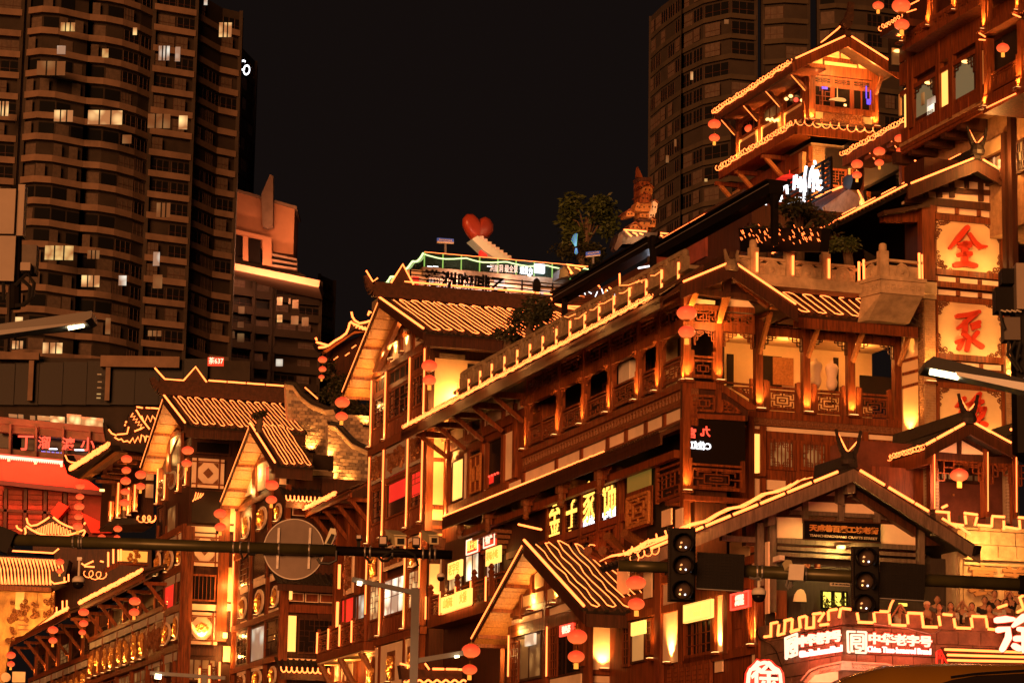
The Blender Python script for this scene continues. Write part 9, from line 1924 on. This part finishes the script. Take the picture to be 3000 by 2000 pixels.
# right gantry with the signals
YR = 38; RG = thing('signal_gantry','long olive gantry arm across the lower right carrying two dark traffic lights','pole',at_dist((3200,1720),YR))
arm(RG,YR,(1812,1656),(1980,1662),.075,pole_m); arm(RG,YR,(1980,1662),(2995,1712),.085,pole_m); MB().tube([at_dist((3180,1720),YR),Vector((at_dist((3180,1720),YR).x,YR,0))],.16,12).build('mast',pole_m,RG); arm(RG,YR,(2985,1712),(3190,1720),.13,black)
for x in (2218,2232,2360,2700): MB().lathe(at_dist((x,1662+(x-1980)*.0495),YR),[(.098,-.012),(.1,0),(.098,.012)],12,X_).build('clamp_band',steel,RG)
def signal(x0,y0,x1,y1,label,lens):
    t = thing('traffic_light',label,'traffic light',at_dist(((x0+x1)/2,y1),YR-.35)); pl = Plane(at_dist(((x0+x1)/2,(y0+y1)/2),YR-.35),X_); w = x1-x0
    rect('back_plate',pl,(x0,y0),(x1,y1),.0,.05,black,t); rect('housing',pl,(x0+w*.12,y0+6),(x1-w*.04,y1-6),.12,.18,black,t)
    mb = MB()
    for i in range(34): mb.fbox(pl,*[pl.s_(p) for p in ((x0+1.5,y0),(x0+3.5,y0))],pl.z_((x0,y1-3-i*(y1-y0-6)/34)),pl.z_((x0,y1-5.5-i*(y1-y0-6)/34)),0,.012)
    mb.build('perforation',wood_d,t,kind='stuff')
    for x,y,r in lens:
        c = pl.at((x,y),.12); R_ = r*YR/F_PX; o = MB().lathe(c,[(R_,0),(R_*.9,.03),(R_*.5,.06),(.01,.07)],20,pl.n).build('lens',mat('dark_lens',(.10,.075,.065),.08,spec=1.0) if 'dark_lens' not in MATS else MATS['dark_lens'],t,smooth=True)
        mb = MB()
        for i in range(9):
            a0,a1 = -.25*PI+i*1.5*PI/9,-.25*PI+(i+1)*1.5*PI/9; q = [c+X_*(R_*1.12*math.cos(a))+UP*(R_*1.12*math.sin(a)) for a in (a0,a1)]; d = pl.n*.26-UP*.03; mb.hull([q[0],q[1],q[1]+d,q[0]+d],[v*1+(c-v)*.05 for v in (q[0],q[1],q[1]+d,q[0]+d)])
        mb.build('visor',black,t)
        for dx,dy,m_ in ((-.25,-.45,lamp_w),(.3,-.5,neon_w),(0,.1,lit_dim)): MB().ball(c+X_*(R_*dx)+UP*(R_*dy)+pl.n*.055,.014,.01,.014,6,4).build('glint',m_,o)  # glowing beads stand in for lights mirrored in the unlit lens
signal(1957,1545,2037,1762,'unlit black traffic light with three lenses left of the two dark sign boxes',[(2000,1590,27),(2000,1655,27),(1998,1728,27)]); signal(2494,1600,2577,1790,'unlit black traffic light hanging in front of the grey gate house',[(2535,1632,27),(2532,1702,27),(2528,1768,27)])
for lab,P4 in (('dark unlit square message panel right of the left traffic light',[(2044,1616),(2182,1624),(2178,1730),(2040,1722)]),('dark unlit square message panel right of the right traffic light',[(2578,1645),(2713,1653),(2708,1758),(2577,1750)])):
    t = thing('message_panel',lab,'sign',at_dist(P4[3],YR-.3)); pl = Plane(at_dist(P4[0],YR-.3),X_); slab('case',pl,P4,0,.15,black,t); mb = MB()
    for i in range(1,12): k = i/12; mb.bar(pl.at((P4[0][0]+(P4[1][0]-P4[0][0])*k,P4[0][1]+(P4[1][1]-P4[0][1])*k),.006),pl.at((P4[3][0]+(P4[2][0]-P4[3][0])*k,P4[3][1]+(P4[2][1]-P4[3][1])*k),.006),.012,.01); mb.bar(pl.at((P4[0][0]+(P4[3][0]-P4[0][0])*k,P4[0][1]+(P4[3][1]-P4[0][1])*k),.008),pl.at((P4[1][0]+(P4[2][0]-P4[1][0])*k,P4[1][1]+(P4[2][1]-P4[1][1])*k),.008),.012,.01)
    mb.build('led_grid',black,t,kind='stuff'); beam('lower_edge',pl,(P4[3][0],P4[3][1]+1),(P4[2][0],P4[2][1]+1),2.5,.02,.05,grey_p,t)
dome(2223,1742,22,YR,'large white dome camera with a black dome under the right gantry',1.9); t = thing('radio_antenna','square cream radio panel strapped to the right gantry','antenna',at_dist((2335,1700),YR-.3)); pl = Plane(at_dist((2335,1672),YR-.3),X_); slab('panel',pl,[(2313,1651),(2357,1653),(2353,1699),(2309,1697)],.05,.08,white_p,t); MB().bar(pl.at((2305,1645),-.05),pl.at((2312,1665),0),.09).build('bracket',cam_m,t)
for st in ([(2307,1698),(2303,1715),(2308,1725),(2315,1705)],[(2322,1698),(2316,1722),(2324,1712)],[(2195,1690),(2210,1694),(2225,1690)]): MB().tube([at_dist(p,YR-.1) for p in st],.016,6).build('cable',steel,RG)
# street lamps
def street_lamp(y,pts,r,glow_px,label,m,e=260,mast=None,col=(1,.75,.42)):
    t = thing('street_lamp',label,'street lamp',at_dist(pts[0],y) if not mast else Vector((at_dist(mast,y).x,y,0))); P = [at_dist(p,y) for p in pts]
    for a,b in zip(P[:-1],P[1:]): MB().bar(a,b,r*2,r*1.5).build('arm',m,t)
    a,b,w = glow_px; A_b,B_b = at_dist(a,y-.05)-UP*r*.2,at_dist(b,y-.05)-UP*r*.2; MB().tube([A_b,A_b.lerp(B_b,.5),B_b],w*y/F_PX,8).build('lamp_lens',glow('street_lamp_lens',(1,.75,.36),9) if 'street_lamp_lens' not in MATS else MATS['street_lamp_lens'],t)
    lamp(A_b.lerp(B_b,.5)-UP*.25,e/3.6,t,'SPOT',spot=130,aim=-UP,r=.12,col=col)
    if mast: MB().bar(Vector((at_dist(mast,y).x,y,0)),at_dist(mast,y),r*2.6,r*2.6).build('mast',m,t)
    return t
slm = mat('lamp_arm_paint',(.014,.014,.014),.4,.1,4); lg = mat('blue_grey_paint',(.15,.17,.2),.45,.1,4)
def head(t,y,top,bot,m): # long flat lamp head
    pl = Plane(at_dist(top[0],y),X_); slab('lamp_head',pl,top,.1,.35,slm,t); slab('underside',pl,bot,.12,.2,m,t)
t = street_lamp(24,[(-300,995),(0,970)],.07,((200,954),(246,945),9),'flat street lamp head reaching in from the left edge, glowing warm',slm,160); head(t,24,[(-10,950),(268,910),(268,930),(245,942),(-10,968)],[(-10,968),(245,942),(255,945),(-10,982)],grey_p); MB().bar(at_dist((-300,995),24),Vector((at_dist((-300,995),24).x,24,0)),.16,.16).build('mast',slm,t)
t = street_lamp(22,[(3300,1165),(3000,1120)],.07,((2725,1079),(2808,1095),13),'flat street lamp head reaching in from the right edge over the sign pillar',slm,160); head(t,22,[(2708,1062),(2735,1043),(3010,1112),(3010,1128),(2800,1092),(2712,1075)],[(2800,1088),(3010,1122),(3010,1146),(2805,1100)],mat('spill_lit_underside',(.8,.84,.9),.35)); MB().bar(at_dist((3300,1165),22),Vector((at_dist((3300,1165),22).x,22,0)),.16,.16).build('mast',slm,t)  # pale blue underside carries the lens's light spill in its colour
t = street_lamp(46,[(1032,1696),(1215,1735)],.05,((1047,1705),(1060,1707),6),'grey double armed street lamp post in front of the houses',lg,200,mast=(1218,1722)); MB().bar(at_dist((1220,1935),46),at_dist((1358,1912),46),.1,.08).build('arm',lg,t); MB().tube([at_dist((1332,1923),45.9),at_dist((1345,1921),45.9)],.02,6).build('lamp_lens',MATS['street_lamp_lens'],t)
street_lamp(60,[(440,1970),(660,1985)],.05,((455,1978),(472,1980),7),'low street lamp glaring at the bottom edge before the row house',lg,200,mast=(600,1982))
# radio boxes on masts at both edges
AN = thing('radio_mast','pair of grey radio panels and a box on a mast at the left edge','antenna',at_dist((30,860),24)); pl = Plane(at_dist((20,700),24),X_); gp_ = mat('grey_panel_paint',(.30,.25,.21),.5,.12,3)
for nm,a,b,off,m_ in (('panel',(-20,552),(40,685),.1,gp_),('panel',(-20,690),(40,823),.1,gp_),('side_panel',(54,540),(66,690),.05,gp_),('radio_box',(45,716),(104,800),.0,mat('fin_grey',(.10,.085,.075),.6,.3,8)),('small_box',(60,768),(88,792),.12,gp_)): rect(nm,pl,a,b,off,.15,m_,AN)
MB().tube([pl.at((50,545)),pl.at((44,905))],.05,8).build('mast_tube',black,AN)
for st in ([(45,836),(80,800),(100,830),(95,870),(70,893),(45,895)],[(60,815),(88,840),(85,880),(62,895)],[(10,825),(12,880)]): MB().tube([pl.at(p,.05) for p in st],.018,6).build('cable',cable,AN)
AN2 = thing('radio_mast','dark radio boxes with dangling cables at the right edge beside the sign pillar','antenna',at_dist((2980,1100),26)); pl = Plane(at_dist((2960,900),26),X_)
for nm,a,b,off,m_ in (('panel',(2977,770),(3020,905),.15,gp_),('bracket_box',(2935,786),(2985,830),.05,black),('radio_box',(2917,840),(2985,912),.0,black),('radio_box',(2942,928),(2990,995),.05,mat('box_grey',(.12,.10,.085),.6))): rect(nm,pl,a,b,off,.2,m_,AN2)
MB().tube([pl.at((2995,790),-.1),pl.at((3004,1330),-.1)],.12,8).build('mast_tube',black,AN2)
for st in ([(2930,910),(2935,940),(2945,965)],[(2955,1000),(2952,1040),(2985,1085)],[(2975,1000),(2960,1030),(2975,1060),(2990,1040)],[(2990,1000),(2978,1060),(2995,1090)]): MB().tube([pl.at(p,.08) for p in st],.016,6).build('cable',cable,AN2)
for k in range(12): MB().ball(pl.at((2935+5*k,909+2*(k % 3)),.15),.012,.012,.008,6,4).build('connector',white_p,AN2)
# yellow van roof at the bottom right
yv = mat('yellow_van_paint',(.42,.22,.02),.22,.08,2,metal=.25); VN = thing('yellow_van','yellow van roof passing close at the bottom right corner, its dark rear window below','van',Vector((2.9,17,0)))
zv = at_dist((2750,1958),17).z; x0 = at_dist((2385,2000),17).x; xe = at_dist((3080,1958),17).x+1.2; prof = []
for y,dz in ((16.0,-.16),(16.15,-.05),(16.6,0),(18,.03),(21,.02),(21.5,-.2)):
    prof.append([(x0-.25,y,zv-.9+dz*.3),(x0-.05,y,zv-.22+dz),(x0+.12,y,zv-.09+dz),(x0+.34,y,zv-.02+dz),(x0+.7,y,zv+dz),(xe-.6,y,zv+dz),(xe-.2,y,zv-.1+dz),(xe,y,zv-.9)])
mb = MB(); n = 8; mb.add([v for r in prof for v in r],[(i*n+k,i*n+k+1,(i+1)*n+k+1,(i+1)*n+k) for i in range(5) for k in range(n-1)]); mb.build('roof',yv,VN,smooth=True)
MB().hull([(x0-.25,16.0,zv-.88),(xe,16.0,zv-.88),(xe,21.5,zv-.88),(x0-.25,21.5,zv-.88)],[(x0-.2,16.0,.35),(xe,16.0,.35),(xe,21.5,.35),(x0-.2,21.5,.35)]).build('body',yv,VN); MB().hull([(x0-.1,16.02,zv-.9),(xe,16.02,zv-.9),(xe-.2,16.0,zv-.2),(x0+.05,16.0,zv-.24)],[(x0-.1,16.3,zv-.9),(xe,16.3,zv-.9),(xe-.2,16.3,zv-.2),(x0+.05,16.3,zv-.24)]).build('rear_panel',yv,VN)
vp_ = Plane(Vector((0,15.9,0)),X_); slab('rear_window',vp_,[(2720,2010),(2790,1990),(2860,1978),(3060,1968),(3060,2060),(2700,2060)],.0,.05,glass_d,VN); strip(vp_,[(2785,1983),(2850,1974),(2900,1970),(3060,1960)],.02,VN,.008,mat('chrome',(.7,.6,.5),.15,metal=1),'window_trim')
for sx_ in (x0+.15,xe-.3):
    for yy in (17,20.5): MB().lathe((sx_,yy,.35),[(.1,-.1),(.34,-.1),(.36,0),(.34,.1),(.1,.1)],20,X_).build('wheel',black,VN)
